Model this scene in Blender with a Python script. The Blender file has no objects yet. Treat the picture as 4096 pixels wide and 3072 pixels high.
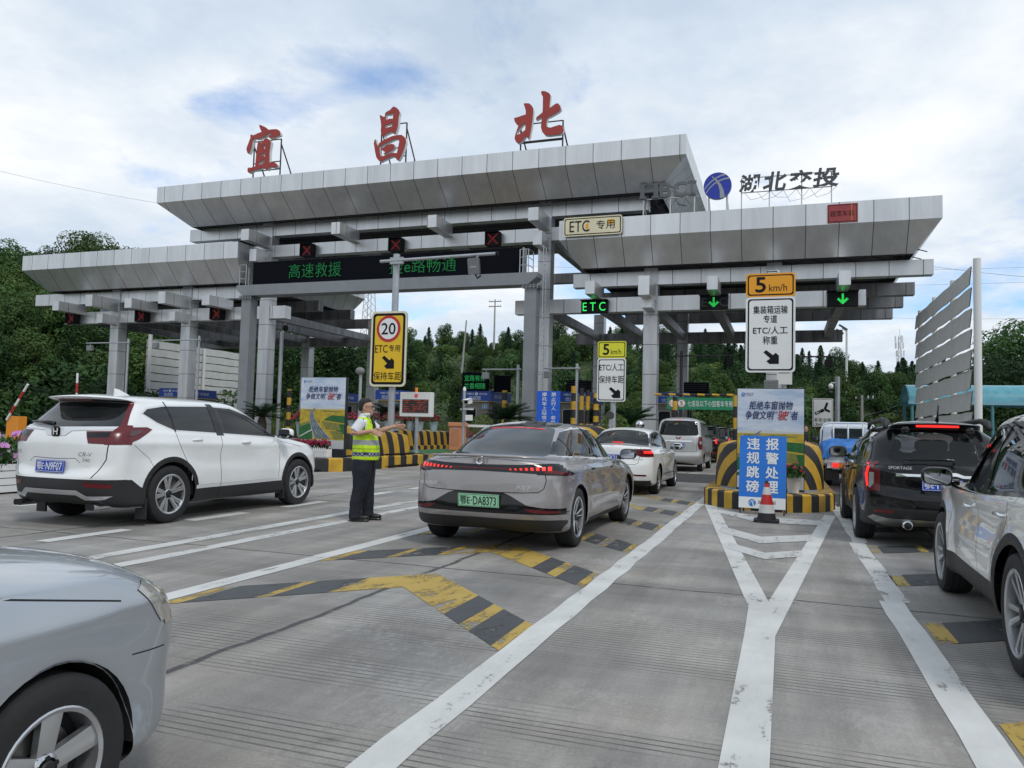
import bpy, bmesh, math, random
from mathutils import Vector, Matrix, noise as mnoise
R_ = math.radians
scene = bpy.context.scene
COL = scene.collection
# ---------------------------------------------------------------- camera
cd = bpy.data.cameras.new('camera'); cam = bpy.data.objects.new('camera', cd); COL.objects.link(cam)
cam.location = (0, 0, 1.36); cam.rotation_euler = (1.628579, -0.025775, 0.338896)
cd.sensor_width = 36; cd.lens = 27.10; cd.clip_start = 0.05; cd.clip_end = 3000
scene.camera = cam
# ---------------------------------------------------------------- light
SUN_EL, SUN_AZ = R_(52), R_(130)          # azimuth from +Y, clockwise: behind the camera, a little to the right
world = bpy.data.worlds.new('World'); scene.world = world; world.use_nodes = True
def build_world():
    nt = world.node_tree; nt.nodes.clear(); N = nt.nodes.new; L = nt.links.new
    out = N('ShaderNodeOutputWorld'); bg = N('ShaderNodeBackground'); bg.inputs[1].default_value = 0.1
    sky = N('ShaderNodeTexSky'); sky.sky_type = 'NISHITA'; sky.sun_disc = False
    sky.sun_elevation = SUN_EL; sky.sun_rotation = SUN_AZ; sky.altitude = 200; sky.dust_density = 1.2; sky.ozone_density = 2.0
    tc = N('ShaderNodeTexCoord'); sep = N('ShaderNodeSeparateXYZ'); L(tc.outputs['Generated'], sep.inputs[0])
    def mth(op, a, b=None, c=None):
        n = N('ShaderNodeMath'); n.operation = op
        for i, v in enumerate((a, b, c)):
            if v is None: continue
            if isinstance(v, (int, float)): n.inputs[i].default_value = v
            else: L(v, n.inputs[i])
        return n.outputs[0]
    zz = mth('MAXIMUM', sep.outputs[2], 0.0); zz = mth('ADD', zz, 0.22)
    u = mth('DIVIDE', sep.outputs[0], zz); v = mth('DIVIDE', sep.outputs[1], zz)
    cmb = N('ShaderNodeCombineXYZ'); L(u, cmb.inputs[0]); L(v, cmb.inputs[1])
    def noi(scale, detail, rough, off=(0, 0, 0), dist=0.0, stretch=(1, 1, 1)):
        mp = N('ShaderNodeMapping'); mp.inputs['Location'].default_value = off; mp.inputs['Scale'].default_value = stretch
        L(cmb.outputs[0], mp.inputs[0])
        n = N('ShaderNodeTexNoise'); n.inputs['Scale'].default_value = scale; n.inputs['Detail'].default_value = detail
        n.inputs['Roughness'].default_value = rough; n.inputs['Distortion'].default_value = dist
        L(mp.outputs[0], n.inputs['Vector']); return n.outputs[0]
    def ramp(f, stops):
        r = N('ShaderNodeValToRGB'); e = r.color_ramp.elements
        while len(e) > 1: e.remove(e[-1])
        for i, (p, c) in enumerate(stops):
            if i: el = e.new(p)
            else: el = e[0]; el.position = p
            el.color = (*c, 1)
        L(f, r.inputs[0]); return r.outputs[0]
    cover = noi(1.7, 9, .60, (3.1, 1.7, 0), .25)                     # where there is cloud
    def gap(px, py, sx, sy, amp):                                     # a clearer patch of sky
        ax = mth('MULTIPLY', mth('SUBTRACT', u, px), 1 / sx); ay = mth('MULTIPLY', mth('SUBTRACT', v, py), 1 / sy)
        r2 = mth('ADD', mth('MULTIPLY', ax, ax), mth('MULTIPLY', ay, ay)); return mth('MULTIPLY', mth('POWER', 2.718, mth('MULTIPLY', r2, -1)), amp)
    g = mth('ADD', gap(-1.0, 1.19, .19, .085, .175), gap(-.84, 1.27, .16, .05, .12)); g = mth('ADD', g, gap(.10, 2.55, 1.1, .25, .20)); g = mth('ADD', g, gap(-1.4, 2.35, .6, .2, .08))
    mask = ramp(mth('SUBTRACT', mth('ADD', cover, .08), g), [(.34, (0, 0, 0)), (.52, (1, 1, 1))])
    shade = mth('ADD', mth('MULTIPLY', noi(1.25, 10, .55, (7.3, 4.2, 0), .15), .65), mth('MULTIPLY', noi(3.6, 9, .6, (1.3, 9.2, 0), .1), .35))
    shade = mth('ADD', shade, mth('MULTIPLY', mth('SUBTRACT', .5, sep.outputs[2]), .10))
    tone = ramp(shade, [(.36, (5.2, 6.25, 7.6)), (.47, (6.5, 7.45, 8.6)), (.55, (7.9, 8.55, 9.3)), (.66, (9.7, 9.95, 10.2))])
    mix = N('ShaderNodeMix'); mix.data_type = 'RGBA'
    sb = N('ShaderNodeVectorMath'); sb.operation = 'MULTIPLY'; sb.inputs[1].default_value = (1.5, 1.75, 2.0); L(sky.outputs[0], sb.inputs[0])
    L(mask, mix.inputs[0]); L(sb.outputs[0], mix.inputs[6]); L(tone, mix.inputs[7])
    L(mix.outputs[2], bg.inputs[0]); L(bg.outputs[0], out.inputs[0])
build_world()
sd = bpy.data.lights.new('sun', 'SUN'); sd.energy = 1.25; sd.angle = R_(12); sd.color = (1, .96, .9)
sun = bpy.data.objects.new('sun', sd); COL.objects.link(sun)
sun.rotation_euler = (R_(90) - SUN_EL, 0, math.pi - SUN_AZ)
_d = Vector((math.sin(SUN_AZ) * math.cos(SUN_EL), math.cos(SUN_AZ) * math.cos(SUN_EL), math.sin(SUN_EL)))
sun.rotation_euler = _d.to_track_quat('Z', 'Y').to_euler()
scene.view_settings.view_transform = 'Standard'; scene.view_settings.look = 'None'
scene.view_settings.exposure = 0.05; scene.view_settings.gamma = 1.0
scene.cycles.max_bounces = 6; scene.cycles.transparent_max_bounces = 10
try: scene.cycles.use_denoising = True
except Exception: pass
# ---------------------------------------------------------------- materials
MATS = {}
def mat(name, col=(.5, .5, .5), rough=.5, metal=0., emit=None, estr=1., coat=0., noise=None, bump=None, trans=0., spec=None, alpha=None):
    """noise=(scale, amount) varies the colour; bump=(scale, strength)"""
    if name in MATS: return MATS[name]
    m = bpy.data.materials.new(name); m.use_nodes = True; MATS[name] = m
    nt = m.node_tree; b = nt.nodes['Principled BSDF']
    b.inputs['Base Color'].default_value = (*col, 1); b.inputs['Roughness'].default_value = rough; b.inputs['Metallic'].default_value = metal
    if spec is not None: b.inputs['Specular IOR Level'].default_value = spec
    if coat: b.inputs['Coat Weight'].default_value = coat; b.inputs['Coat Roughness'].default_value = .03
    if emit: b.inputs['Emission Color'].default_value = (*emit, 1); b.inputs['Emission Strength'].default_value = estr
    if trans: b.inputs['Transmission Weight'].default_value = trans; b.inputs['IOR'].default_value = 1.45
    if alpha is not None: b.inputs['Alpha'].default_value = alpha
    if noise or bump:
        tc = nt.nodes.new('ShaderNodeTexCoord')
    if noise:
        n = nt.nodes.new('ShaderNodeTexNoise'); n.inputs['Scale'].default_value = noise[0]; n.inputs['Detail'].default_value = 6; n.inputs['Roughness'].default_value = .6
        nt.links.new(tc.outputs['Object'], n.inputs['Vector'])
        mr = nt.nodes.new('ShaderNodeMapRange'); mr.inputs['From Min'].default_value = .3; mr.inputs['From Max'].default_value = .7
        mr.inputs['To Min'].default_value = 1 - noise[1]; mr.inputs['To Max'].default_value = 1 + noise[1] * .6
        nt.links.new(n.outputs[0], mr.inputs['Value'])
        mu = nt.nodes.new('ShaderNodeVectorMath'); mu.operation = 'SCALE'; mu.inputs[0].default_value = col
        nt.links.new(mr.outputs[0], mu.inputs['Scale']); nt.links.new(mu.outputs[0], b.inputs['Base Color'])
    if bump:
        n2 = nt.nodes.new('ShaderNodeTexNoise'); n2.inputs['Scale'].default_value = bump[0]; n2.inputs['Detail'].default_value = 5
        nt.links.new(tc.outputs['Object'], n2.inputs['Vector'])
        bp = nt.nodes.new('ShaderNodeBump'); bp.inputs['Strength'].default_value = bump[1]; bp.inputs['Distance'].default_value = .02
        nt.links.new(n2.outputs[0], bp.inputs['Height']); nt.links.new(bp.outputs[0], b.inputs['Normal'])
    return m
class NT:
    """small node helper for the bigger materials"""
    def __init__(s, m):
        s.nt = m.node_tree; s.b = s.nt.nodes['Principled BSDF']; s.L = s.nt.links.new
    def n(s, t, **k):
        x = s.nt.nodes.new(t)
        for a, v in k.items(): setattr(x, a, v)
        return x
    def m(s, op, a, b=None, c=None):
        x = s.n('ShaderNodeMath', operation=op)
        for i, v in enumerate((a, b, c)):
            if v is None: continue
            if isinstance(v, (int, float)): x.inputs[i].default_value = v
            else: s.L(v, x.inputs[i])
        return x.outputs[0]
    def noise(s, vec, scale, detail=4, rough=.55, stretch=(1, 1, 1), dist=0.):
        mp = s.n('ShaderNodeMapping'); mp.inputs['Scale'].default_value = stretch; s.L(vec, mp.inputs[0])
        x = s.n('ShaderNodeTexNoise'); x.inputs['Scale'].default_value = scale; x.inputs['Detail'].default_value = detail; x.inputs['Roughness'].default_value = rough; x.inputs['Distortion'].default_value = dist
        s.L(mp.outputs[0], x.inputs['Vector']); return x.outputs[0]
    def mr(s, v, a, b, c=0., d=1., clamp=True):
        x = s.n('ShaderNodeMapRange', clamp=clamp)
        for i, q in enumerate((a, b, c, d)): x.inputs[i + 1].default_value = q
        s.L(v, x.inputs[0]); return x.outputs[0]
    def mix(s, f, a, b):
        x = s.n('ShaderNodeMix', data_type='RGBA')
        for i, v in ((0, f), (6, a), (7, b)):
            if isinstance(v, (int, float)): x.inputs[i].default_value = v
            elif isinstance(v, tuple): x.inputs[i].default_value = (*v, 1)
            else: s.L(v, x.inputs[i])
        return x.outputs[2]
    def pos(s):
        g = s.n('ShaderNodeNewGeometry'); sp = s.n('ShaderNodeSeparateXYZ'); s.L(g.outputs['Position'], sp.inputs[0]); return g.outputs['Position'], sp.outputs
# ---------------------------------------------------------------- mesh building
class MB:
    def __init__(s): s.v = []; s.f = []; s.mi = []; s.mats = []
    def mid(s, m):
        if m not in s.mats: s.mats.append(m)
        return s.mats.index(m)
    def add(s, vs, fs, m):
        o = len(s.v); k = s.mid(m); s.v += [tuple(p) for p in vs]
        for f in fs: s.f.append([o + i for i in f]); s.mi.append(k)
        return s
    def quad(s, a, b, c, d, m): return s.add([a, b, c, d], [(0, 1, 2, 3)], m)
    def box(s, c, d, m, rot=None):
        """centre, full sizes"""
        h = [x / 2 for x in d]
        vs = [Vector((x * h[0], y * h[1], z * h[2])) for x in (-1, 1) for y in (-1, 1) for z in (-1, 1)]
        if rot is not None: vs = [rot @ p for p in vs]
        vs = [p + Vector(c) for p in vs]
        return s.add(vs, [(0, 1, 3, 2), (4, 6, 7, 5), (0, 4, 5, 1), (2, 3, 7, 6), (0, 2, 6, 4), (1, 5, 7, 3)], m)
    def br(s, a, b, m):
        """box between two corners"""
        return s.box([(a[i] + b[i]) / 2 for i in range(3)], [abs(b[i] - a[i]) for i in range(3)], m)
    def tube(s, pts, r, m, n=10, cap=True):
        pts = [Vector(p) for p in pts]; rs = r if isinstance(r, (list, tuple)) else [r] * len(pts)
        vs = []; fs = []; up = None
        for i, p in enumerate(pts):
            t = (pts[min(i + 1, len(pts) - 1)] - pts[max(i - 1, 0)]).normalized()
            if up is None: up = Vector((0, 0, 1)) if abs(t.z) < .9 else Vector((1, 0, 0))
            x = t.cross(up).normalized(); y = x.cross(t).normalized(); up = y
            for k in range(n):
                a = 2 * math.pi * k / n; vs.append(p + x * math.cos(a) * rs[i] + y * math.sin(a) * rs[i])
        for i in range(len(pts) - 1):
            for k in range(n):
                k2 = (k + 1) % n; fs.append((i * n + k, i * n + k2, (i + 1) * n + k2, (i + 1) * n + k))
        if cap: fs.append(tuple(range(n - 1, -1, -1))); fs.append(tuple((len(pts) - 1) * n + k for k in range(n)))
        return s.add(vs, fs, m)
    def cyl(s, p0, p1, r, m, n=16): return s.tube([p0, p1], r, m, n)
    def lathe(s, prof, m, n=24, org=(0, 0, 0), axis='Z', cap=True):
        """prof = [(r, h)]"""
        vs = []; fs = []
        for r, h in prof:
            for k in range(n):
                a = 2 * math.pi * k / n; c, q = r * math.cos(a), r * math.sin(a)
                p = (c, q, h) if axis == 'Z' else ((c, h, q) if axis == 'Y' else (h, c, q))
                vs.append(Vector(p) + Vector(org))
        for i in range(len(prof) - 1):
            for k in range(n):
                k2 = (k + 1) % n; fs.append((i * n + k, i * n + k2, (i + 1) * n + k2, (i + 1) * n + k))
        if cap:
            fs.append(tuple(range(n - 1, -1, -1))); fs.append(tuple((len(prof) - 1) * n + k for k in range(n)))
        return s.add(vs, fs, m)
    def prism(s, poly, m, org, u, v, depth, m2=None):
        """flat polygon (list of 2D points) on the plane org + a*u + b*v, extruded by the vector depth (front face at org)"""
        org, u, v, depth = Vector(org), Vector(u), Vector(v), Vector(depth); n = len(poly)
        A = [org + u * p[0] + v * p[1] for p in poly]; B = [p + depth for p in A]
        s.add(A, [tuple(range(n))], m)
        s.add(A + B, [(i, (i + 1) % n, n + (i + 1) % n, n + i) for i in range(n)], m2 or m)
        s.add(B, [tuple(range(n - 1, -1, -1))], m2 or m); return s
    def sheet(s, pts, z, m): return s.add([(p[0], p[1], z) for p in pts], [tuple(range(len(pts)))], m)
    def geo(s, g, m, org, u, v, off=(0, 0, 0)):
        """g = (verts2d, faces)"""
        org, u, v = Vector(org) + Vector(off), Vector(u), Vector(v)
        return s.add([org + u * p[0] + v * p[1] for p in g[0]], g[1], m)
    def build(s, name, parent=None, smooth=False, bevel=0., world=True, recalc=True, autos=None):
        me = bpy.data.meshes.new(name)
        vs = s.v
        if parent is not None and world:
            l = parent.location; vs = [(p[0] - l.x, p[1] - l.y, p[2] - l.z) for p in vs]
        me.from_pydata([tuple(p) for p in vs], [], s.f)
        for m in s.mats: me.materials.append(m)
        me.polygons.foreach_set('material_index', s.mi)
        if recalc or bevel:
            bm = bmesh.new(); bm.from_mesh(me)
            if recalc: bmesh.ops.recalc_face_normals(bm, faces=bm.faces)
            bm.to_mesh(me); bm.free()
        if smooth or autos: me.polygons.foreach_set('use_smooth', [True] * len(me.polygons))
        if autos: me.set_sharp_from_angle(angle=R_(autos))
        me.update()
        o = bpy.data.objects.new(name, me); COL.objects.link(o)
        if parent is not None: o.parent = parent
        if bevel:
            b = o.modifiers.new('bevel', 'BEVEL'); b.width = bevel; b.segments = 2; b.limit_method = 'ANGLE'; b.angle_limit = R_(40)
        return o
def tag(o, label, cat, group=None, kind=None):
    if label: o['label'] = label
    if cat: o['category'] = cat
    if group: o['group'] = group
    if kind: o['kind'] = kind
    return o
def thing(name, label, cat, loc=(0, 0, 0), rotz=0., group=None):
    o = bpy.data.objects.new(name, None); COL.objects.link(o); o.location = loc; o.rotation_euler = (0, 0, rotz)
    o.empty_display_size = .2
    return tag(o, label, cat, group)
def structure(o): o['kind'] = 'structure'; return o
def stuff(o): o['kind'] = 'stuff'; return o
def copy_tree(o, parent=None):
    c = o.copy(); COL.objects.link(c)
    if parent is not None: c.parent = parent
    for ch in list(o.children): copy_tree(ch, c)
    return c
# ---------------------------------------------------------------- lettering
_TG = {}
def glyphs(txt, bold=0., shear=0., spacing=1.0):
    key = (txt, bold, shear, spacing)
    if key in _TG: return _TG[key]
    c = bpy.data.curves.new('lettering', 'FONT'); c.body = txt; c.size = 1; c.offset = bold; c.shear = shear; c.space_character = spacing; c.resolution_u = 4
    o = bpy.data.objects.new('lettering', c); COL.objects.link(o); bpy.context.view_layer.update()
    me = bpy.data.meshes.new_from_object(o.evaluated_get(bpy.context.evaluated_depsgraph_get()))
    vs = [(v.co.x, v.co.y) for v in me.vertices]; fs = [tuple(p.vertices) for p in me.polygons]
    bpy.data.objects.remove(o); bpy.data.curves.remove(c); bpy.data.meshes.remove(me)
    x0, x1 = min(p[0] for p in vs), max(p[0] for p in vs); y0, y1 = min(p[1] for p in vs), max(p[1] for p in vs)
    vs = [((p[0] - (x0 + x1) / 2) / (x1 - x0), (p[1] - (y0 + y1) / 2) / (y1 - y0)) for p in vs]
    _TG[key] = (vs, fs, (x1 - x0) / (y1 - y0)); return _TG[key]
def put_text(mb, txt, m, org, u, v, w=None, h=None, bold=0., shear=0., off=(0, 0, 0), thick=None, spacing=1.0):
    """lettering centred on org; u, v unit vectors of the panel; w/h in metres (one may be left out); thick = vector of extrusion away from the front"""
    if bold > .012 and thick is None:                                # heavy lettering: the glyph laid down several times, a hair apart
        vs, fs, asp = glyphs(txt, 0., shear, spacing); ww = w if w is not None else h * asp; b = bold * .55 * (h if h is not None else w / asp); n_ = Vector(u).cross(Vector(v))
        for i, (dx, dy) in enumerate(((1, 0), (-1, 0), (0, 1), (0, -1), (0, 0))): put_text(mb, txt, m, Vector(org) + Vector(u) * dx * b + Vector(v) * dy * b + n_ * (.0004 * i), u, v, w, h, 0., shear, off, None, spacing)
        return
    if thick is None: bold = min(bold, .0)
    vs, fs, asp = glyphs(txt, bold, shear, spacing)
    if w is None: w = h * asp
    if h is None: h = w / asp
    P = [(p[0] * w, p[1] * h) for p in vs]
    mb.geo((P, fs), m, org, u, v, off)
    if thick is not None:
        cnt = {}
        for f in fs:
            for i in range(len(f)):
                a, b = f[i], f[(i + 1) % len(f)]; k = (min(a, b), max(a, b)); cnt.setdefault(k, []).append((a, b))
        t = Vector(thick); o = Vector(org) + Vector(off); uu, vv = Vector(u), Vector(v)
        W = [o + uu * p[0] + vv * p[1] for p in P]
        for k, l in cnt.items():
            if len(l) == 1:
                a, b = l[0]; mb.add([W[a], W[b], W[b] + t, W[a] + t], [(0, 1, 2, 3)], m)
def curve_shape(polys, thick, name='shape'):
    """polygons with holes (even-odd) -> (verts, faces) extruded -thick/2..thick/2 along local z"""
    c = bpy.data.curves.new(name, 'CURVE'); c.dimensions = '2D'; c.fill_mode = 'BOTH'; c.extrude = thick / 2
    for pl in polys:
        sp = c.splines.new('POLY'); sp.points.add(len(pl) - 1); sp.use_cyclic_u = True
        for i, p in enumerate(pl): sp.points[i].co = (p[0], p[1], 0, 1)
    o = bpy.data.objects.new(name, c); COL.objects.link(o); bpy.context.view_layer.update()
    me = bpy.data.meshes.new_from_object(o.evaluated_get(bpy.context.evaluated_depsgraph_get()))
    r = ([tuple(v.co) for v in me.vertices], [tuple(p.vertices) for p in me.polygons])
    bpy.data.objects.remove(o); bpy.data.curves.remove(c); bpy.data.meshes.remove(me); return r
X3, Y3, Z3 = Vector((1, 0, 0)), Vector((0, 1, 0)), Vector((0, 0, 1))
def rrect(w, h, r, n=5):
    P = []
    for cx, cy, a0 in ((w / 2 - r, h / 2 - r, 0), (-w / 2 + r, h / 2 - r, 90), (-w / 2 + r, -h / 2 + r, 180), (w / 2 - r, -h / 2 + r, 270)):
        for k in range(n + 1):
            a = R_(a0 + 90 * k / n); P.append((cx + r * math.cos(a), cy + r * math.sin(a)))
    return P
def circ(r, n=28, cx=0, cy=0): return [(cx + r * math.cos(2 * math.pi * k / n), cy + r * math.sin(2 * math.pi * k / n)) for k in range(n)]
# ---------------------------------------------------------------- ground
def concrete():
    m = mat('plaza concrete', (.27, .26, .25), .85); t = NT(m); P, s = t.pos()
    n1 = t.noise(P, .35, 6, .6); n2 = t.noise(P, 3.0, 7, .68, (1, .3, 1)); n3 = t.noise(P, 60, 4, .65); n4 = t.noise(P, 1.3, 6, .65, (1.6, .12, 1)); n5 = t.noise(P, .8, 7, .7, (.25, 1.6, 1))
    v = t.m('MULTIPLY', t.mr(n1, .3, .7, .78, 1.14), t.mr(n2, .28, .72, .76, 1.16))
    v = t.m('MULTIPLY', v, t.mr(n3, .25, .75, .80, 1.16))
    v = t.m('MULTIPLY', v, t.m('MULTIPLY', t.mr(n4, .34, .62, .72, 1.06), t.mr(n5, .35, .6, .80, 1.06)))
    trk = t.mr(t.m('ABSOLUTE', t.m('SUBTRACT', t.m('PINGPONG', t.m('ADD', s[0], 3.05), 2.7), .78)), .12, .55, 1, 0)     # darkened wheel tracks
    v = t.m('MULTIPLY', v, t.m('SUBTRACT', 1, t.m('MULTIPLY', trk, t.mr(n4, .3, .7, .05, .30))))
    col = t.mix(t.mr(t.noise(P, .6, 3), .35, .65), (.36, .332, .295), (.315, .305, .288))
    sc = t.n('ShaderNodeVectorMath', operation='SCALE'); t.L(col, sc.inputs[0]); t.L(v, sc.inputs['Scale']); col = sc.outputs[0]
    # oil drips along the lane centres
    d = t.noise(P, 2.3, 5, .7, (1, .5, 1)); dr = t.mr(d, .63, .70)
    col = t.mix(t.m('MULTIPLY', dr, .55), col, (.09, .085, .08))
    # pale rubbed areas
    pl = t.mr(t.m('ADD', t.m('MULTIPLY', t.noise(P, .7, 4, .6), .6), t.m('MULTIPLY', t.noise(P, 26, 5, .75, (1, .4, 1)), .4)), .53, .60); col = t.mix(t.m('MULTIPLY', pl, .22), col, (.50, .49, .47))
    # tined grooves in bands across the lanes
    gl = t.m('PINGPONG', s[1], .0275); gr = t.mr(gl, .0035, .008, 1, 0)
    band = t.mr(t.noise(P, .9, 4, .6, (.35, 1.5, 1)), .47, .55)
    near = t.mr(s[1], 9., 14., 1, 0)
    gm = t.m('MULTIPLY', t.m('MULTIPLY', gr, band), near); col = t.mix(t.m('MULTIPLY', t.m('MULTIPLY', gm, .85), t.mr(n2, .3, .55, .35, 1)), col, (.06, .058, .056))
    # slab joints: along the lanes and across them, slightly ragged
    wob = t.mr(t.noise(P, 1.7, 4), 0, 1, -.07, .07)
    def joint(val, period, off, w):
        a = t.m('ADD', t.m('ADD', val, wob), off); return t.mr(t.m('PINGPONG', a, period / 2), w * .5, w, 1, 0)
    j1 = joint(s[0], 5.1, 3.12 + 5.1, .034); j2 = joint(s[1], 5.0, -7.1 + .2, .022)
    j = t.m('MULTIPLY', t.m('MAXIMUM', j1, j2), t.mr(t.noise(P, 6, 3), .2, .42)); col = t.mix(t.m('MULTIPLY', j, .85), col, (.035, .035, .04))
    t.L(col, t.b.inputs['Base Color'])
    t.L(t.mr(n2, .3, .7, .7, .95), t.b.inputs['Roughness'])
    h = t.m('SUBTRACT', t.m('ADD', t.m('MULTIPLY', n3, .25), t.m('MULTIPLY', n2, .2)), t.m('ADD', gm, j))
    bp = t.n('ShaderNodeBump'); bp.inputs['Strength'].default_value = .35; bp.inputs['Distance'].default_value = .01
    t.L(h, bp.inputs['Height']); t.L(bp.outputs[0], t.b.inputs['Normal']); return m
g = MB(); g.sheet([(-500, -500), (500, -500), (500, 600), (-500, 600)], 0, concrete()); structure(g.build('ground', recalc=False))
def paint(name, col, wear, seed=0.):
    m = mat(name, col, .65); t = NT(m); P, s = t.pos()
    mp = t.n('ShaderNodeMapping'); mp.inputs['Location'].default_value = (seed, seed * 2, 0); t.L(P, mp.inputs[0]); V = mp.outputs[0]
    n1 = t.noise(V, 7, 7, .75, (1, .3, 1)); n2 = t.noise(V, 1.3, 4, .6); n3 = t.noise(V, 30, 4, .7)
    k = t.m('ADD', t.m('MULTIPLY', n1, .55), t.m('ADD', t.m('MULTIPLY', n2, .3), t.m('MULTIPLY', n3, .2)))
    a = t.mr(k, wear - .03, wear + .03, 0, 1)
    v = t.m('MULTIPLY', t.mr(n2, .3, .7, .78, 1.05), t.mr(n1, .2, .8, .85, 1.05))
    sc = t.n('ShaderNodeVectorMath', operation='SCALE'); sc.inputs[0].default_value = col; t.L(v, sc.inputs['Scale'])
    t.L(sc.outputs[0], t.b.inputs['Base Color']); t.L(a, t.b.inputs['Alpha']); return m
WH = paint('white road paint', (.66, .66, .63), .43, 0); WHW = paint('worn white road paint', (.60, .60, .575), .455, 5)
YE = paint('yellow road paint', (.48, .33, .075), .495, 9); BK = paint('black road paint', (.07, .074, .078), .465, 14); YEW = paint('worn yellow road paint', (.45, .33, .09), .53, 3)
mk = MB(); z1, z2 = .004, .008
def line(x0, x1, y0, y1, m=WH, z=z1):
    n = max(1, int((y1 - y0) / .5)); random.seed(int(x0 * 100 + y0 * 7)); w = [random.uniform(-.012, .012) for _ in range(n + 1)]
    for i in range(n):
        a, b = y0 + (y1 - y0) * i / n, y0 + (y1 - y0) * (i + 1) / n
        mk.sheet([(x0 + w[i], a), (x1 + w[i], a), (x1 + w[i + 1], b), (x0 + w[i + 1], b)], z, m)
line(-1.63, -1.44, -3, 13.2); line(-1.63, -1.44, 13.2, 19, WHW)                    # left edge of our lane divider
line(.76, .95, -3, 7.2); line(.80, .99, 7.2, 11, WHW); line(.85, 1.03, 11, 20.5)
mk.sheet([(-.24, -3), (-.05, -3), (-.05, 5.61), (-.25, 5.55)], z1, WH)
mk.sheet([(-.25, 5.55), (-.05, 5.61), (-.115, 6.74), (-.26, 6.45)], z1, WH)
mk.sheet([(-.26, 6.45), (-.115, 6.74), (-1.31, 15.95), (-1.50, 15.8)], z1, WH)
mk.sheet([(-.05, 5.61), (.84, 14.46), (.67, 14.6), (-.115, 6.74)], z1, WH)
def vee(yl, ym, yr, w, xl, xm, xr):
    mk.sheet([(xl, yl - w), (xm, ym - w), (xm, ym), (xl, yl)], .0065, WHW); mk.sheet([(xm, ym - w), (xr, yr - w), (xr, yr), (xm, ym)], .0065, WHW)
vee(14.67, 13.46, 13.59, .8, -1.12, -.37, .56); vee(11.85, 10.91, 11.51, .66, -.86, -.28, .36); vee(10.13, 9.46, 9.89, .5, -.64, -.2, .2)
line(-4.55, -4.36, -3, 12.5); line(-6.43, -6.23, -2, 24, WHW); line(-5.9, -5.72, -2, 24, WHW)
for y in (-1.0, 1.1, 3.7, 6.3, 8.5, 10.6, 13.1, 15.1, 17.3, 19.5): line(-7.7, -7.5, y, y + 1.15)
for y in (6.4, 8.6, 10.8, 13): line(-11.05, -10.85, y, y + 1.2)
for y in (4, 6.1, 8.2): line(-12.6, -12.4, y, y + 1.2)
def chevron(xc, xl, xr, y, w, slope, z=z1, fade=False):
    def arm(xa, xb, cols):
        t0 = 0.
        for frac, m in cols:
            t1 = t0 + frac
            A, B = xa + (xb - xa) * t0, xa + (xb - xa) * t1
            ya, yb = y - abs(A - xc) * slope, y - abs(B - xc) * slope
            mk.sheet([(A, ya - w), (B, yb - w), (B, yb), (A, ya)], z, m); t0 = t1
    y1_, k_ = (YEW, BK) if fade else (YE, BK)
    arm(xc, xr, [(.50, y1_), (.16, k_), (.09, y1_), (.19, k_), (.06, y1_)]); arm(xc, xl, [(.34, y1_), (.24, k_), (.06, y1_), (.28, k_), (.08, y1_)])
for k in range(6): chevron(-3.02, -4.34, -1.64, 6.6 + 2.08 * k, .68, 1.02, fade=k > 1)
for k in range(7): chevron(2.6, .98, 4.2, 5.5 + 2.1 * k, .6, .7, fade=k not in (0, 1))
structure(mk.build('road_markings', recalc=False))
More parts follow.
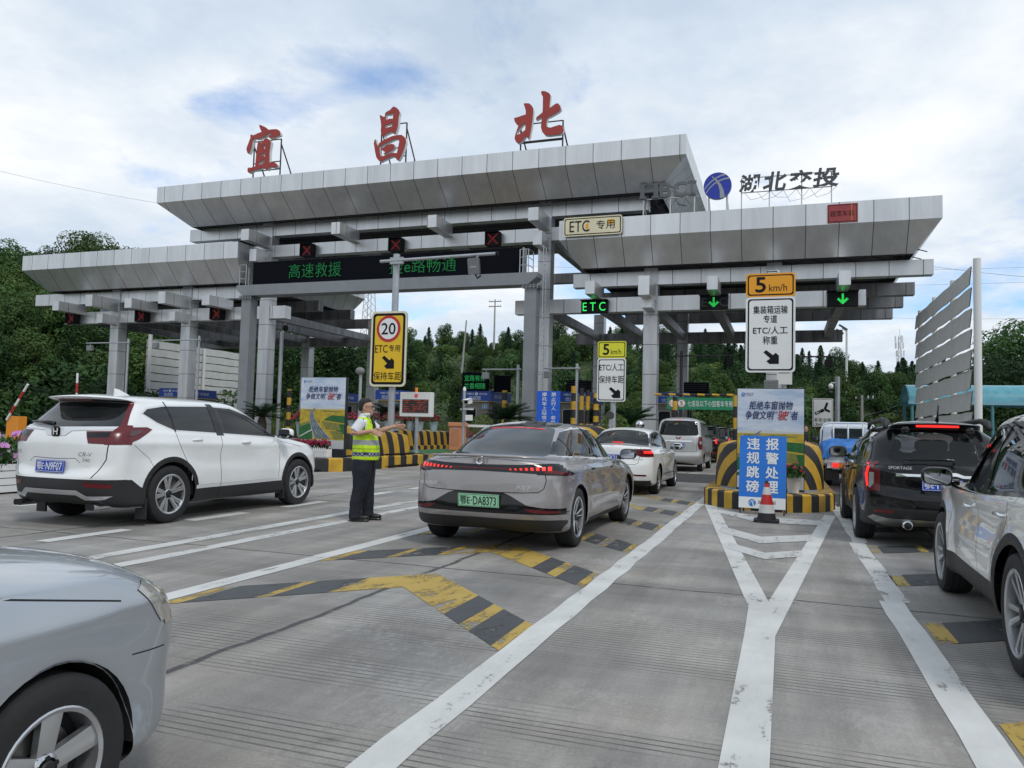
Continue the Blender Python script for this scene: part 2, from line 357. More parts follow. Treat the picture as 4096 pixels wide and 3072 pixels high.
# steel weighing plates let into the lane before each booth
for i, (x, y, w, l) in enumerate(((-3.0, 24.2, 2.9, 4.6), (2.45, 24.0, 2.9, 6.0))):
    p = MB(); pm = mat('scale plate steel', (.10, .09, .09), .45, .6, noise=(3, .4), bump=(40, .4)); p.sheet([(x - w / 2, y - l / 2), (x + w / 2, y - l / 2), (x + w / 2, y + l / 2), (x - w / 2, y + l / 2)], .005, pm)
    gm = mat('scale plate slot', (.03, .03, .03), .7)
    for k in range(9): p.sheet([(x - w / 2 + .2, y - l / 2 + .3 + k * l / 9), (x + w / 2 - .2, y - l / 2 + .3 + k * l / 9), (x + w / 2 - .2, y - l / 2 + .36 + k * l / 9), (x - w / 2 + .2, y - l / 2 + .36 + k * l / 9)], .009, gm)
    structure(p.build('road_scale_plate', recalc=False))
GLYPH_OUTLINES = {
 'yi': [[(-30.67,19.67),(-30.5,19.63),(-30.2,19.48),(-30.08,19.4),(-29.98,19.29),(-29.66,19.29),(-29.37,19.27),(-29.18,19.17),(-29.09,19.01),(-29.09,18.88),(-29.32,18.83),(-29.63,18.76),(-29.88,18.77),(-29.9,18.85),(-29.8,18.95),(-29.65,19.12),(-29.76,19.12),(-29.99,19.02),(-30.2,18.9),(-30.43,18.88),(-30.62,18.79),(-30.81,18.82),(-31.0,18.87),(-31.09,18.79),(-31.12,18.56),(-31.16,18.34),(-31.25,18.12),(-31.34,17.92),(-31.43,17.96),(-31.51,18.14),(-31.53,18.28),(-31.46,18.46),(-31.37,18.68),(-31.27,18.92),(-31.28,19.08),(-31.2,19.13),(-31.09,19.06),(-30.93,19.09),(-30.72,19.16),(-30.45,19.21),(-30.55,19.37),(-30.63,19.54)],[(-30.71,18.52),(-30.61,18.61),(-30.51,18.63),(-30.5,18.45),(-30.37,18.6),(-30.24,18.72),(-30.11,18.77),(-29.95,18.72),(-29.81,18.59),(-29.76,18.47),(-29.78,18.25),(-29.82,18.0),(-29.81,17.64),(-29.8,17.22),(-29.66,17.25),(-29.47,17.24),(-29.31,17.14),(-29.17,17.0),(-29.22,16.91),(-29.38,16.89),(-29.8,16.96),(-29.85,16.83),(-29.95,16.78),(-30.09,16.85),(-30.15,16.95),(-30.33,16.95),(-30.59,16.87),(-30.92,16.84),(-31.13,16.76),(-31.28,16.71),(-31.37,16.8),(-31.38,16.97),(-31.29,17.06),(-31.18,17.02),(-30.82,17.07),(-30.8,17.53),(-30.78,17.87),(-30.75,18.25)],[(-30.43,18.3),(-30.14,18.38),(-30.14,18.11),(-30.32,18.23)],[(-30.55,17.8),(-30.4,17.8),(-30.14,17.93),(-30.13,17.63),(-30.27,17.72),(-30.55,17.72)],[(-30.57,17.34),(-30.41,17.35),(-30.13,17.49),(-30.16,17.2),(-30.56,17.15)]],
 'chang': [[(-22.25,19.35),(-21.97,19.2),(-21.91,19.21),(-21.89,19.41),(-21.78,19.49),(-21.58,19.56),(-21.45,19.69),(-21.34,19.74),(-21.17,19.65),(-21.03,19.52),(-20.96,19.35),(-21.01,19.13),(-21.03,18.87),(-21.04,18.6),(-21.1,18.37),(-21.17,18.2),(-21.27,18.15),(-21.4,18.2),(-21.46,18.28),(-21.63,18.22),(-21.87,18.14),(-21.9,18.01),(-22.03,18.1),(-22.11,18.27),(-22.14,18.39),(-22.12,18.67),(-22.17,19.0),(-22.21,19.14)],[(-21.87,19.34),(-21.62,19.31),(-21.35,19.4),(-21.38,19.02),(-21.56,19.05),(-21.81,18.99),(-21.85,19.15)],[(-21.85,18.73),(-21.65,18.73),(-21.38,18.84),(-21.41,18.59),(-21.85,18.5)],[(-22.47,17.94),(-22.44,17.75),(-22.29,17.48),(-22.24,17.64),(-22.09,17.76),(-21.77,17.88),(-21.41,17.99),(-21.06,18.03),(-20.78,18.01),(-20.6,17.88),(-20.5,17.73),(-20.49,17.55),(-20.55,17.31),(-20.65,17.04),(-20.76,16.8),(-20.9,16.58),(-21.0,16.55),(-21.08,16.64),(-21.13,16.78),(-21.37,16.81),(-21.62,16.74),(-21.9,16.65),(-22.07,16.56),(-22.2,16.63),(-22.36,16.83),(-22.46,17.17),(-22.52,17.48),(-22.57,17.69),(-22.53,17.85)],[(-22.21,17.49),(-21.96,17.57),(-21.6,17.69),(-21.25,17.81),(-20.98,17.81),(-20.91,17.64),(-20.95,17.39),(-21.04,16.96),(-21.25,17.01),(-21.58,16.97),(-21.9,16.88),(-22.08,16.88),(-22.17,17.12)],[(-22.09,17.35),(-21.9,17.4),(-21.65,17.51),(-21.4,17.55),(-21.24,17.49),(-21.19,17.37),(-21.28,17.24),(-21.48,17.11),(-21.73,17.04),(-21.91,16.99),(-21.79,17.12),(-21.99,17.22)]],
 'bei': [[(-13.42,18.96),(-13.33,18.98),(-13.12,18.95),(-12.98,18.84),(-12.88,18.67),(-12.86,18.46),(-12.89,18.09),(-12.93,17.71),(-12.97,17.44),(-13.02,17.16),(-13.09,16.95),(-13.16,17.05),(-13.27,17.18),(-13.35,17.03),(-13.51,16.87),(-13.69,16.8),(-13.81,16.9),(-13.89,17.09),(-13.85,17.29),(-13.78,17.51),(-13.67,17.8),(-13.81,17.88),(-13.91,18.04),(-13.95,18.22),(-13.71,18.26),(-13.45,18.32),(-13.28,18.35),(-13.28,18.54),(-13.35,18.77)],[(-13.77,17.25),(-13.76,17.44),(-13.58,17.66),(-13.45,17.83),(-13.28,17.91),(-13.29,17.5),(-13.52,17.34)],[(-12.45,19.5),(-12.37,19.54),(-12.19,19.5),(-11.98,19.37),(-11.91,19.26),(-11.93,18.98),(-11.96,18.55),(-11.83,18.61),(-11.6,18.75),(-11.47,18.75),(-11.35,18.6),(-11.31,18.44),(-11.41,18.32),(-11.7,18.18),(-11.97,18.07),(-12.04,18.06),(-12.1,17.77),(-12.09,17.59),(-12.0,17.5),(-11.84,17.47),(-11.62,17.52),(-11.37,17.57),(-11.21,17.5),(-11.12,17.29),(-11.18,17.14),(-11.36,17.06),(-11.65,17.06),(-11.97,17.06),(-12.18,17.11),(-12.32,17.28),(-12.4,17.54),(-12.39,17.81),(-12.35,18.13),(-12.5,18.08),(-12.7,18.0),(-12.66,18.13),(-12.5,18.24),(-12.33,18.36),(-12.32,18.69),(-12.33,19.21),(-12.41,19.36)]],
}
# ---------------------------------------------------------------- toll canopy
def panel_mat(name, col, seam=1.45, off=0., streak=.5, rough=.36, dirty=.10):
    m = mat(name, col, rough, .7); t = NT(m); P, s = t.pos()
    g = t.n('ShaderNodeNewGeometry'); ns = t.n('ShaderNodeSeparateXYZ'); t.L(g.outputs['Normal'], ns.inputs[0])
    side = t.m('GREATER_THAN', t.m('ABSOLUTE', ns.outputs[0]), .5)
    def seamf(v, o): return t.mr(t.m('PINGPONG', t.m('ADD', v, o), seam / 2), .006, .024, 1, 0)
    sx = seamf(s[0], 60 + off); sy = seamf(s[1], off); sm = t.m('ADD', t.m('MULTIPLY', sx, t.m('SUBTRACT', 1, side)), t.m('MULTIPLY', sy, side))
    st = t.noise(P, 1.0, 5, .6, (5, 5, .22)); wh = t.mr(st, .58, .72); dk = t.mr(t.noise(P, .7, 5, .6, (2.5, 2.5, .35)), .35, .65, 1 - dirty, 1.05)
    pid = t.n('ShaderNodeTexWhiteNoise', noise_dimensions='1D'); t.L(t.m('FLOOR', t.m('DIVIDE', t.m('ADD', s[0], 60 + off), seam)), pid.inputs['W'])
    pv = t.mr(pid.outputs[0], 0, 1, .93, 1.05)
    sc = t.n('ShaderNodeVectorMath', operation='SCALE'); sc.inputs[0].default_value = col; t.L(t.m('MULTIPLY', dk, pv), sc.inputs['Scale'])
    up = t.mr(ns.outputs[2], -.35, -.15, 0, 1)
    c = t.mix(t.m('MULTIPLY', t.m('MULTIPLY', wh, streak), up), sc.outputs[0], (.78, .78, .76)); c = t.mix(sm, c, (.03, .03, .032))
    t.L(c, t.b.inputs['Base Color'])
    bp = t.n('ShaderNodeBump'); bp.inputs['Strength'].default_value = .12; bp.inputs['Distance'].default_value = .03; t.L(t.noise(P, .9, 2), bp.inputs['Height']); t.L(bp.outputs[0], t.b.inputs['Normal'])
    return m
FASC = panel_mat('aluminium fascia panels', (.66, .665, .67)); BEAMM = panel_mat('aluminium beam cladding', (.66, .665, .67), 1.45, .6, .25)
def col_mat():
    m = mat('column cladding', (.47, .48, .49), .38, .5); t = NT(m); P, s = t.pos()
    sm = t.mr(t.m('PINGPONG', t.m('ADD', s[2], .3), .775), .006, .022, 1, 0); d = t.mr(t.noise(P, .8, 5, .6, (3, 3, .4)), .35, .65, .8, 1.06)
    sc = t.n('ShaderNodeVectorMath', operation='SCALE'); sc.inputs[0].default_value = (.56, .57, .585); t.L(d, sc.inputs['Scale'])
    t.L(t.mix(sm, sc.outputs[0], (.03, .03, .03)), t.b.inputs['Base Color']); return m
COLM = col_mat(); DARK = mat('dark steel truss', (.05, .05, .055), .6); GALV = mat('galvanised steel', (.42, .44, .46), .45, .5, noise=(4, .15))
GREYP = mat('grey painted steel', (.23, .245, .26), .5, .1, noise=(1.2, .12)); BEAMD = panel_mat('darker beam cladding', (.30, .30, .31), 1.45, .6, 0., .5, .4)  # last cladding is for rear and cross beams, darker than the front ones
canopy = thing('toll_canopy', 'grey aluminium toll station canopy of three stepped roofs on square columns', 'canopy', (-12, 45, 0))
def roof(x0, x1, y0, y1, zt, zb, zi, ins, insr=None):
    insr = insr or ins; m = MB()
    A = [(x0, y0), (x1, y0), (x1, y1), (x0, y1)]; B = [(x0 + ins, y0 + ins), (x1 - insr, y0 + ins), (x1 - insr, y1 - ins), (x0 + ins, y1 - ins)]
    for i in range(4):
        j = (i + 1) % 4; a, b = A[i], A[j]; c, d = B[i], B[j]
        m.quad((*a, zt), (*b, zt), (*b, zb), (*a, zb), FASC); m.quad((*a, zb), (*b, zb), (*d, zi), (*c, zi), FASC)
        e = Vector((b[1] - a[1], a[0] - b[0], 0)).normalized() * .012     # shadow line under the fascia
    m.add([(*p, zt) for p in A], [(0, 1, 2, 3)], GREYP)
    o = m.build('roof', canopy)
    u = MB(); zu = zi + .55
    u.add([(p[0] + (.5 if i in (0, 3) else -.5), p[1] + (.5 if i < 2 else -.5), zu) for i, p in enumerate(B)], [(0, 1, 2, 3)], DARK)
    x = x0 + ins + .3
    while x < x1 - insr:                                             # open truss under the roof
        u.tube([(x, y0 + ins + .1, zi + .1), (x, y1 - ins - .1, zi + .1)], .04, DARK, 5); 
        for q in range(3): u.tube([(x, y0 + ins + .2 + q * 1.6, zi + .1), (x + .7, y0 + ins + 1. + q * 1.6, zu), (x + 1.45, y0 + ins + .2 + q * 1.6, zi + .1)], .025, DARK, 4)
        x += 1.45
    for q in range(int((y1 - y0 - 2 * ins) / 2.2)): u.tube([(x0 + ins, y0 + ins + .4 + q * 2.2, zi + .06), (x1 - insr, y0 + ins + .4 + q * 2.2, zi + .06)], .05, DARK, 5)
    t = u.build('truss', o, world=False)
    for v in t.data.vertices: v.co -= canopy.location
roof(-37.4, -4.6, 37.58, 48.7, 15.99, 14.98, 13.72, 1.5); roof(-11.1, 6.58, 38.06, 53.8, 12.21, 11.19, 9.86, 1.0); roof(-49.3, -31.4, 38.06, 53.2, 12.3, 11.3, 10.0, 1.15, .55)
def part(name, fn, bevel=0.): m = MB(); fn(m); return m.build(name, canopy, bevel=bevel)
FX = [(-42.8, 9.97), (-36.8, 9.97), (-30.7, 14.1), (-12.45, 14.1), (-6.6, 9.82), (-.5, 9.82)]
for x, zt in FX:
    part('column', lambda m: m.br((x - .36, 39.93, 0), (x + .36, 40.65, zt + .1), COLM))
    part('column', lambda m: m.br((x - .36, 53.3, 0), (x + .36, 54.02, min(zt, 9.8) - .2), COLM))
def beam(x0, x1, y, z0, z1, m_=None, w=.6): part('beam', lambda m: m.br((x0, y, z0), (x1, y + w, z1), m_ or BEAMM))
beam(-36.85, -6.8, 40, 13.05, 13.83); beam(-32.25, -11.5, 40, 11.71, 12.44); beam(-10.8, 6.53, 40, 9.05, 9.77); beam(-14.1, 3.65, 40, 7.68, 8.44)
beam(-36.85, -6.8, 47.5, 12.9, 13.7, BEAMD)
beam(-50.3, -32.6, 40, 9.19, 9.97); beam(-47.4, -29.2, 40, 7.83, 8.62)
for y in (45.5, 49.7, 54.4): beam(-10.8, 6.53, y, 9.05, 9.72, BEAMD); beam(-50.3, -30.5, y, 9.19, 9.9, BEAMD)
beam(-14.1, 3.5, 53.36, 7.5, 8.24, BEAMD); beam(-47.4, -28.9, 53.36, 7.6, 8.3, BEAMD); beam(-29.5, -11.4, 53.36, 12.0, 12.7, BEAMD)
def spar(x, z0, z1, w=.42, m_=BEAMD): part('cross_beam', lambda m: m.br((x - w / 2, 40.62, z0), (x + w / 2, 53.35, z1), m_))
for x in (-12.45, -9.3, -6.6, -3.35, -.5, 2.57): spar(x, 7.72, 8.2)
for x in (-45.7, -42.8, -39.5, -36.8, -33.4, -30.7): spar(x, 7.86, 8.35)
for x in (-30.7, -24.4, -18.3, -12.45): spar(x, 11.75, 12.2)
def stub(x, z, h=.68, w=.56, y=37.8, y1=39.99): part('bracket', lambda m: m.br((x - w / 2, y, z - h / 2), (x + w / 2, y1, z + h / 2), BEAMM))
for x in (-30.7, -24.4, -18.3, -12.45): stub(x, 12.62)
for x in (-30.7, -12.45): stub(x, 11.55, .75, .5, 38.6, 39.92)
for x in (-45.7, -39.5, -33.4): stub(x, 8.73, .62)
for x in (-42.8, -36.8): stub(x, 9.0, .75); stub(x, 7.95, .6, .5, 38.7, 39.92)
for x in (-9.34, -3.3, 2.57): stub(x, 8.62, .66, .5)
for x in (-6.6, -.5): stub(x, 8.62, .95, .55); stub(x, 7.95, .6, .5, 38.7, 39.92)
# ---------------------------------------------------------------- rooftop characters
RED = mat('faded red sign face', (.36, .042, .032), .55, noise=(2, .15)); WEDGE = mat('white sign edge', (.7, .7, .68), .5); FRAME = mat('rusty dark angle iron', (.06, .04, .04), .7)
for key, lab in (('yi', 'red rooftop character 宜 on the top roof, first of the three'), ('chang', 'red rooftop character 昌 in the middle of the top roof'), ('bei', 'red rooftop character 北 on the top roof nearest the round blue emblem')):
    P = GLYPH_OUTLINES[key]; xs = [p[0] for q in P for p in q]; zs = [p[1] for q in P for p in q]; cx = (min(xs) + max(xs)) / 2
    t = thing('rooftop_character', lab, 'sign letter', (cx, 38.7, 15.99), 0, 'red rooftop characters')
    vs, fs = curve_shape(P, .03); m = MB(); m.add([(v[0], 38.7 - v[2] - .1, v[1]) for v in vs], fs, RED); m.build('face', t, recalc=True)
    vs, fs = curve_shape(P, .2); m = MB(); m.add([(v[0] + .012, 38.72 - v[2] + .02, v[1] - .012) for v in vs], fs, WEDGE); m.build('return_edge', t, recalc=True)
    m = MB(); x0, x1, zt = min(xs) + .3, max(xs) - .15, max(zs) - (1.6 if key == 'bei' else .9)
    for x in (x0, x1):
        m.tube([(x, 38.95, 15.95), (x, 38.95, zt)], .045, FRAME, 6); m.tube([(x, 38.95, zt - .3), (x + .1, 40.6, 15.95)], .045, FRAME, 6); m.tube([(x, 38.95, 16.1), (x + .05, 39.9, 16.9)], .03, FRAME, 5)
    for z in (zt, (zt + 16) / 2, 16.9): m.tube([(x0, 38.95, z), (x1, 38.95, z)], .035, FRAME, 6)
    m.build('frame', t)
# grey company sign: HBCI, round emblem, four characters
DKG = mat('dark grey sign letters', (.075, .08, .085), .45, .3); LTG = mat('grey sign letters', (.14, .145, .15), .4, .4); STL = mat('bright sign posts', (.5, .5, .5), .35, .7)
t = thing('letter_sign', 'grey rooftop letters HBCI on posts over the right roof', 'sign', (-5.6, 38.7, 12.21))
for ch, x0, x1 in (('H', -7.0, -6.1), ('B', -6.02, -5.43), ('C', -5.35, -4.63), ('I', -4.62, -4.2)):
    m = MB()
    if ch == 'I': m.br((-4.5, 38.62, 13.25), (-4.32, 38.74, 13.98), LTG); m.br((-4.62, 38.62, 13.25), (-4.2, 38.735, 13.38), LTG); m.br((-4.62, 38.62, 13.85), (-4.2, 38.735, 13.98), LTG)
    else: put_text(m, ch, LTG, ((x0 + x1) / 2, 38.62, 13.61), X3, Z3, x1 - x0, .74, .03, thick=(0, .12, 0))
    if ch == 'H':
        for x in (-6.86, -6.24):
            for z in (13.28, 13.94): m.br((x - .18, 38.63, z - .05), (x + .18, 38.73, z + .05), LTG)
    m.build('letter', t, recalc=False)
m = MB(); m.br((-7.0, 38.76, 13.2), (-4.1, 38.8, 13.24), STL)
for x in (-6.85, -5.5, -4.3):
    m.tube([(x, 38.8, 12.2), (x, 38.8, 13.3)], .04, STL, 6); m.tube([(x + .12, 39.3, 12.2), (x, 38.8, 13.2)], .03, STL, 6)
for q in range(5): m.tube([(-6.8 + q * .5, 38.9, 13.2), (-6.6 + q * .55, 38.95, 12.75 - .1 * (q % 2)), (-6.1 + q * .45, 38.9, 13.2)], .01, DARK, 4)
m.build('frame', t)
BLUE = mat('emblem blue', (.012, .035, .36), .35); EGREY = mat('emblem grey', (.30, .32, .35), .4, .3); WHITE = mat('sign white', (.78, .79, .78), .45, noise=(1.5, .06)); LOGOB = mat('logo blue', (.01, .16, .52), .5)
def emblem(mb, org, u, v, n, r, field, band, e=.004):
    """blue disc crossed by a tapering road and two arcs"""
    org, u, v, n = Vector(org), Vector(u), Vector(v), Vector(n)
    mb.add([org + u * p[0] + v * p[1] for p in circ(r, 36)], [tuple(range(36))], field)
    def arc(pts, w0, w1, k):
        o = org + n * e * k; L = []
        for i, p in enumerate(pts):
            a, b = Vector(pts[max(i - 1, 0)]), Vector(pts[min(i + 1, len(pts) - 1)]); d = (b - a).normalized(); nn = Vector((-d.y, d.x)); w = w0 + (w1 - w0) * i / (len(pts) - 1)
            L.append((Vector(p) - nn * w / 2, Vector(p) + nn * w / 2))
        for i in range(len(L) - 1):
            mb.add([o + u * (q.x * r) + v * (q.y * r) for q in (L[i][0], L[i + 1][0], L[i + 1][1], L[i][1])], [(0, 1, 2, 3)], band)
    arc([(-.95, -.22), (-.75, .05), (-.45, .35), (-.1, .58), (.25, .75), (.55, .80)], .07, .13, 1)
    arc([(-.82, -.52), (-.58, -.15), (-.25, .15), (.1, .35), (.5, .48), (.86, .50)], .07, .13, 2)
    arc([(-.42, .72), (-.1, .42), (.15, .05), (.3, -.4), (.36, -.93)], .05, .36, 3)
t = thing('round_emblem', 'round blue emblem disc with grey crossing arcs on the right roof', 'emblem', (-3.17, 38.7, 12.21))
m = MB(); emblem(m, (-3.17, 38.6, 13.6), X3, Z3, (0, -1, 0), .67, BLUE, EGREY, .006); m.build('face', t, recalc=False)
m = MB(); m.lathe([(.66, 38.605), (.67, 38.61), (.67, 38.8), (.6, 38.82)], EGREY, 36, (-3.17, 0, 13.6), 'Y'); m.build('disc', t, autos=40)
for x in (-3.6, -2.72): m = MB(); m.tube([(x, 38.82, 12.2), (x, 38.82, 13.2)], .045, STL, 8); m.tube([(x + .06, 39.2, 12.2), (x, 38.85, 13.1)], .03, STL, 6); m.build('post', t)
t = thing('character_sign', 'dark grey four character company sign 湖北交投 on a thin rack', 'sign', (.1, 38.7, 12.21))
for ch, x, w, h in (('湖', -1.65, 1.0, .86), ('北', -.5, 1.1, .94), ('交', .65, 1.1, .9), ('投', 1.8, 1.16, .92)):
    m = MB(); put_text(m, ch, DKG, (x, 38.62, 13.62), X3, Z3, w, h, .022, .12, thick=(0, .1, 0)); m.build('letter', t, recalc=False)
m = MB()
for x in (-2.04, -.74, .73, 2.05): m.tube([(x, 38.8, 12.2), (x, 38.8, 13.9)], .03, STL, 6)
for z in (13.2, 13.92): m.tube([(-2.04, 38.8, z), (2.1, 38.8, z)], .025, STL, 6)
random.seed(4)
for q in range(6):
    x = -1.9 + q * .6; m.tube([(x, 38.8, 13.2), (x + .3, 38.82, 12.9 - random.random() * .3), (x + .8, 38.8, 12.95 - random.random() * .3), (x + 1.2, 38.8, 13.2)], .009, DARK, 4)
m.build('frame', t)
# ---------------------------------------------------------------- boards and lamps hung on the canopy
BLACK = mat('sign black', (.014, .014, .016), .7, spec=.15); LEDG = mat('green led', (.0, .2, .03), .5, emit=(.03, .85, .12), estr=1.1); LEDR = mat('red led', (.3, .01, .01), .5, emit=(.6, .02, .02), estr=.5); LEDBG = mat('led panel black', (.005, .006, .010), .85, spec=.08)
t = thing('lane_board', 'red board reading 超宽车道 on the right roof fascia', 'sign', (2.48, 38.0, 11.2)); RB = mat('red lane board', (.33, .045, .05), .5, noise=(2, .15))
m = MB(); m.br((1.84, 38.0, 11.24), (3.13, 38.05, 12.1), RB); m.build('board', t)
m = MB(); put_text(m, '超宽车道', BLACK, (2.46, 37.992, 11.66), X3, Z3, 1.0, .27, .012)
for a, b in (((1.88, 11.28), (3.09, 11.295)), ((1.88, 12.045), (3.09, 12.06)), ((1.88, 11.28), (1.895, 12.06)), ((3.075, 11.28), (3.09, 12.06))): m.br((a[0], 37.990, a[1]), (b[0], 37.998, b[1]), BLACK)
m.br((2.86, 37.985, 11.3), (2.885, 37.995, 12.1), mat('orange stripe', (.7, .3, .02), .5)); m.build('lettering', t, recalc=False)
CREAM = mat('faded cream sign', (.72, .66, .45), .5, noise=(1.5, .1)); ORG = mat('orange sign', (.80, .34, .012), .45); YEL = mat('yellow sign', (.78, .50, .015), .45, noise=(1.2, .06)); LEMON = mat('lemon sign', (.70, .68, .03), .45)
def board(name, lab, cat, w, h, org, layers, loc=None, r=.08, thick=.05, back=GALV, group=None):
    """a flat road sign facing -Y: org = centre of the face; layers = [(inset, colour)]"""
    t = thing(name, lab, cat, loc or (org[0], org[1], 0), 0, group)
    m = MB(); m.prism(rrect(w, h, r), layers[0][1], org, X3, Z3, (0, thick, 0), back)
    for i, (ins, c) in enumerate(layers[1:]): m.add([(org[0] + p[0], org[1] - .003 * (i + 1), org[2] + p[1]) for p in rrect(w - 2 * ins, h - 2 * ins, max(.01, r - ins * .5))], [tuple(range(24))], c)
    m.build('panel', t, recalc=False); return t
t = board('lane_sign', 'cream ETC 专用 sign at the tip of the right roof', 'sign', 3.06, .98, (-9.28, 37.85, 11.79), [(0, CREAM), (.06, BLACK), (.11, CREAM)], (-9.28, 37.9, 11.3), .12)
m = MB(); put_text(m, 'ETC', BLACK, (-9.95, 37.83, 11.8), X3, Z3, 1.05, .58, .01); put_text(m, '专用', BLACK, (-8.6, 37.83, 11.82), X3, Z3, .95, .46, .012)
m.prism(circ(.09, 12), ORG, (-9.55, 37.836, 11.78), X3 * .8, Z3 * 2, (0, .001, 0)); m.br((-8.47, 37.834, 11.83), (-8.17, 37.838, 12.07), mat('orange patch', (.75, .4, .03), .5)); m.build('lettering', t, recalc=False)
def lamp_x(x, z, lab, grp):
    t = thing('lane_signal', lab, 'lane signal', (x, 39.6, z - .37), 0, grp); w = .37
    m = MB(); m.br((x - w, 39.62, z - w), (x + w, 39.95, z + w), BLACK); m.br((x - w - .03, 39.42, z + w), (x + w + .03, 39.95, z + w + .03), BLACK)
    for s in (-1, 1): m.br((x + s * (w + .03), 39.42, z - w), (x + s * w, 39.95, z + w), BLACK)
    m.build('housing', t); m = MB()
    for k in range(9):
        q = -.26 + .52 * k / 8
        for sgn in (1, -1):
            for dx in (-.025, .025):
                if sgn < 0 and k == 4: continue
                m.add([(x + sgn * q + dx + p[0], 39.61, z + q + p[1]) for p in circ(.02, 6)], [tuple(range(6))], LEDR)
    m.build('led_cross', t, recalc=False); return t
for x, l in ((-27.55, 'near the right end of the rescue notice'), (-21.46, 'above the middle of the long display'), (-15.4, 'above the camera arm')): pass
for x, l in ((-27.53, 'red cross lane signal above the start of the long display'), (-21.46, 'red cross lane signal above the middle of the long display'), (-15.4, 'red cross lane signal near the end of the long display')): lamp_x(x, 11.9, l, 'red cross lane signals')
for x, l in ((-46.34, 'red cross lane signal at the far tip of the low roof'), (-40.19, 'red cross lane signal between the two slim columns of the low roof'), (-34.08, 'red cross lane signal beside the gantry post on the low roof')): lamp_x(x, 8.15, l, 'red cross lane signals')
def arrow_pts(w, h): return [(-.11 * w, h / 2), (.11 * w, h / 2), (.11 * w, -.12 * h), (.36 * w, .08 * h), (.5 * w, -.06 * h), (0, -h / 2), (-.5 * w, -.06 * h), (-.36 * w, .08 * h), (-.11 * w, -.12 * h)]
def dots(poly, step):
    xs = [p[0] for p in poly]; ys = [p[1] for p in poly]; out = []
    def inside(x, y):
        c = False
        for i in range(len(poly)):
            (x1, y1), (x2, y2) = poly[i], poly[i - 1]
            if (y1 > y) != (y2 > y) and x < (x2 - x1) * (y - y1) / (y2 - y1) + x1: c = not c
        return c
    nx, ny = int((max(xs) - min(xs)) / step) + 1, int((max(ys) - min(ys)) / step) + 1
    for i in range(nx):
        for j in range(ny):
            x, y = (i - (nx - 1) / 2) * step, min(ys) + j * step + step / 2
            if inside(x, y): out.append((x, y))
    return out
OFFL = mat('unlit led', (.035, .035, .035), .6)
for x, z, w, h, lab, kind in ((-9.53, 7.92, 1.4, .66, 'black lane signal showing green ETC letters', 'etc'), (-3.38, 7.97, 1.36, .68, 'black lane signal with green dotted arrow and unlit ETC letters', 'arrow'), (2.6, 7.95, 1.36, .72, 'black lane signal with solid green arrow behind the orange speed sign', 'arrow2')):
    t = thing('lane_signal', lab, 'lane signal', (x, 39.6, z - h / 2), 0, 'green lane signals'); m = MB(); m.br((x - w / 2, 39.6, z - h / 2), (x + w / 2, 39.95, z + h / 2), BLACK); m.br((x - w / 2 - .03, 39.4, z + h / 2), (x + w / 2 + .03, 39.95, z + h / 2 + .03), BLACK); m.build('housing', t); m = MB()
    if kind == 'etc': put_text(m, 'E T C', LEDG, (x, 39.59, z), X3, Z3, 1.22, .46, .012)
    else:
        if kind == 'arrow': put_text(m, 'E', OFFL, (x - .46, 39.592, z), X3, Z3, None, .44, .01); put_text(m, 'C', OFFL, (x + .46, 39.592, z), X3, Z3, None, .44, .01)
        for p in dots(arrow_pts(.48, .5), .05): m.add([(x + p[0] + q[0], 39.588, z + p[1] + q[1]) for q in circ(.024 if kind == 'arrow2' else .02, 6)], [tuple(range(6))], LEDG)
    m.build('led_symbol', t, recalc=False)
# ---------------------------------------------------------------- steel gantry with the long display
gan = thing('steel_gantry', 'grey steel gantry on two posts with ladder and handrails', 'gantry', (-20.6, 36.5, 0))
for x0, x1 in ((-29.46, -28.7), (-12.3, -11.8)):
    x1 = x0 + .62
    m = MB(); m.br((x0, 36.25, 0), (x1, 36.87, 8.45), GREYP); m.br((x0 - .12, 36.13, 8.42), (x1 + .12, 36.99, 8.46), GREYP); m.br((x0 - .12, 36.13, 8.50), (x1 + .12, 36.99, 8.54), GREYP)
    for k in range(5):
        for yy in (36.16, 36.96): m.cyl((x0 - .08 + k * .195, yy, 8.36), (x0 - .08 + k * .195, yy, 8.6), .022, GALV, 6)
    for s in (1, -1): m.add([(x0 + .31 - .02, 36.2, 8.4), (x0 + .31 + .02, 36.2, 8.4), (x0 + .31 + s * .75, 36.4, 8.62), (x0 + .31 + s * .75, 36.42, 8.62)], [(0, 1, 2, 3)], GREYP)
    m.build('post', gan)
m = MB(); xs = (-29.75, -29.2, -12.2, -11.62)
m.add([(x, y, z) for x, z in ((-29.75, 8.95), (-29.3, 8.56), (-12.1, 8.56), (-11.62, 8.95), (-11.62, 9.17), (-29.75, 9.17)) for y in (36.1, 37.0)], [(0, 2, 4, 6, 8, 10), (1, 11, 9, 7, 5, 3), (0, 1, 3, 2), (2, 3, 5, 4), (4, 5, 7, 6), (6, 7, 9, 8), (8, 9, 11, 10), (10, 11, 1, 0)], GREYP); m.build('beam', gan)
for x, s in ((-29.5, 1), (-12.0, -1)):
    m = MB()
    for dx in (0, .5):
        for y in (36.15, 36.95): m.tube([(x + s * dx * .9 - .1, y, 9.17), (x + s * dx * .9 - .1, y, 10.35)], .025, GALV, 6)
    for z in (9.55, 9.95, 10.35): m.tube([(x - .1, 36.15, z), (x + s * .45 - .1, 36.15, z)], .02, GALV, 6); m.tube([(x - .1, 36.15, z), (x - .1, 36.95, z)], .02, GALV, 6)
    m.build('handrail', gan)
m = MB()
for y in (36.3, 36.72): m.tube([(-11.36, y, 2.2), (-11.36, y, 10.5), (-11.6, y, 10.6)], .025, GALV, 6)
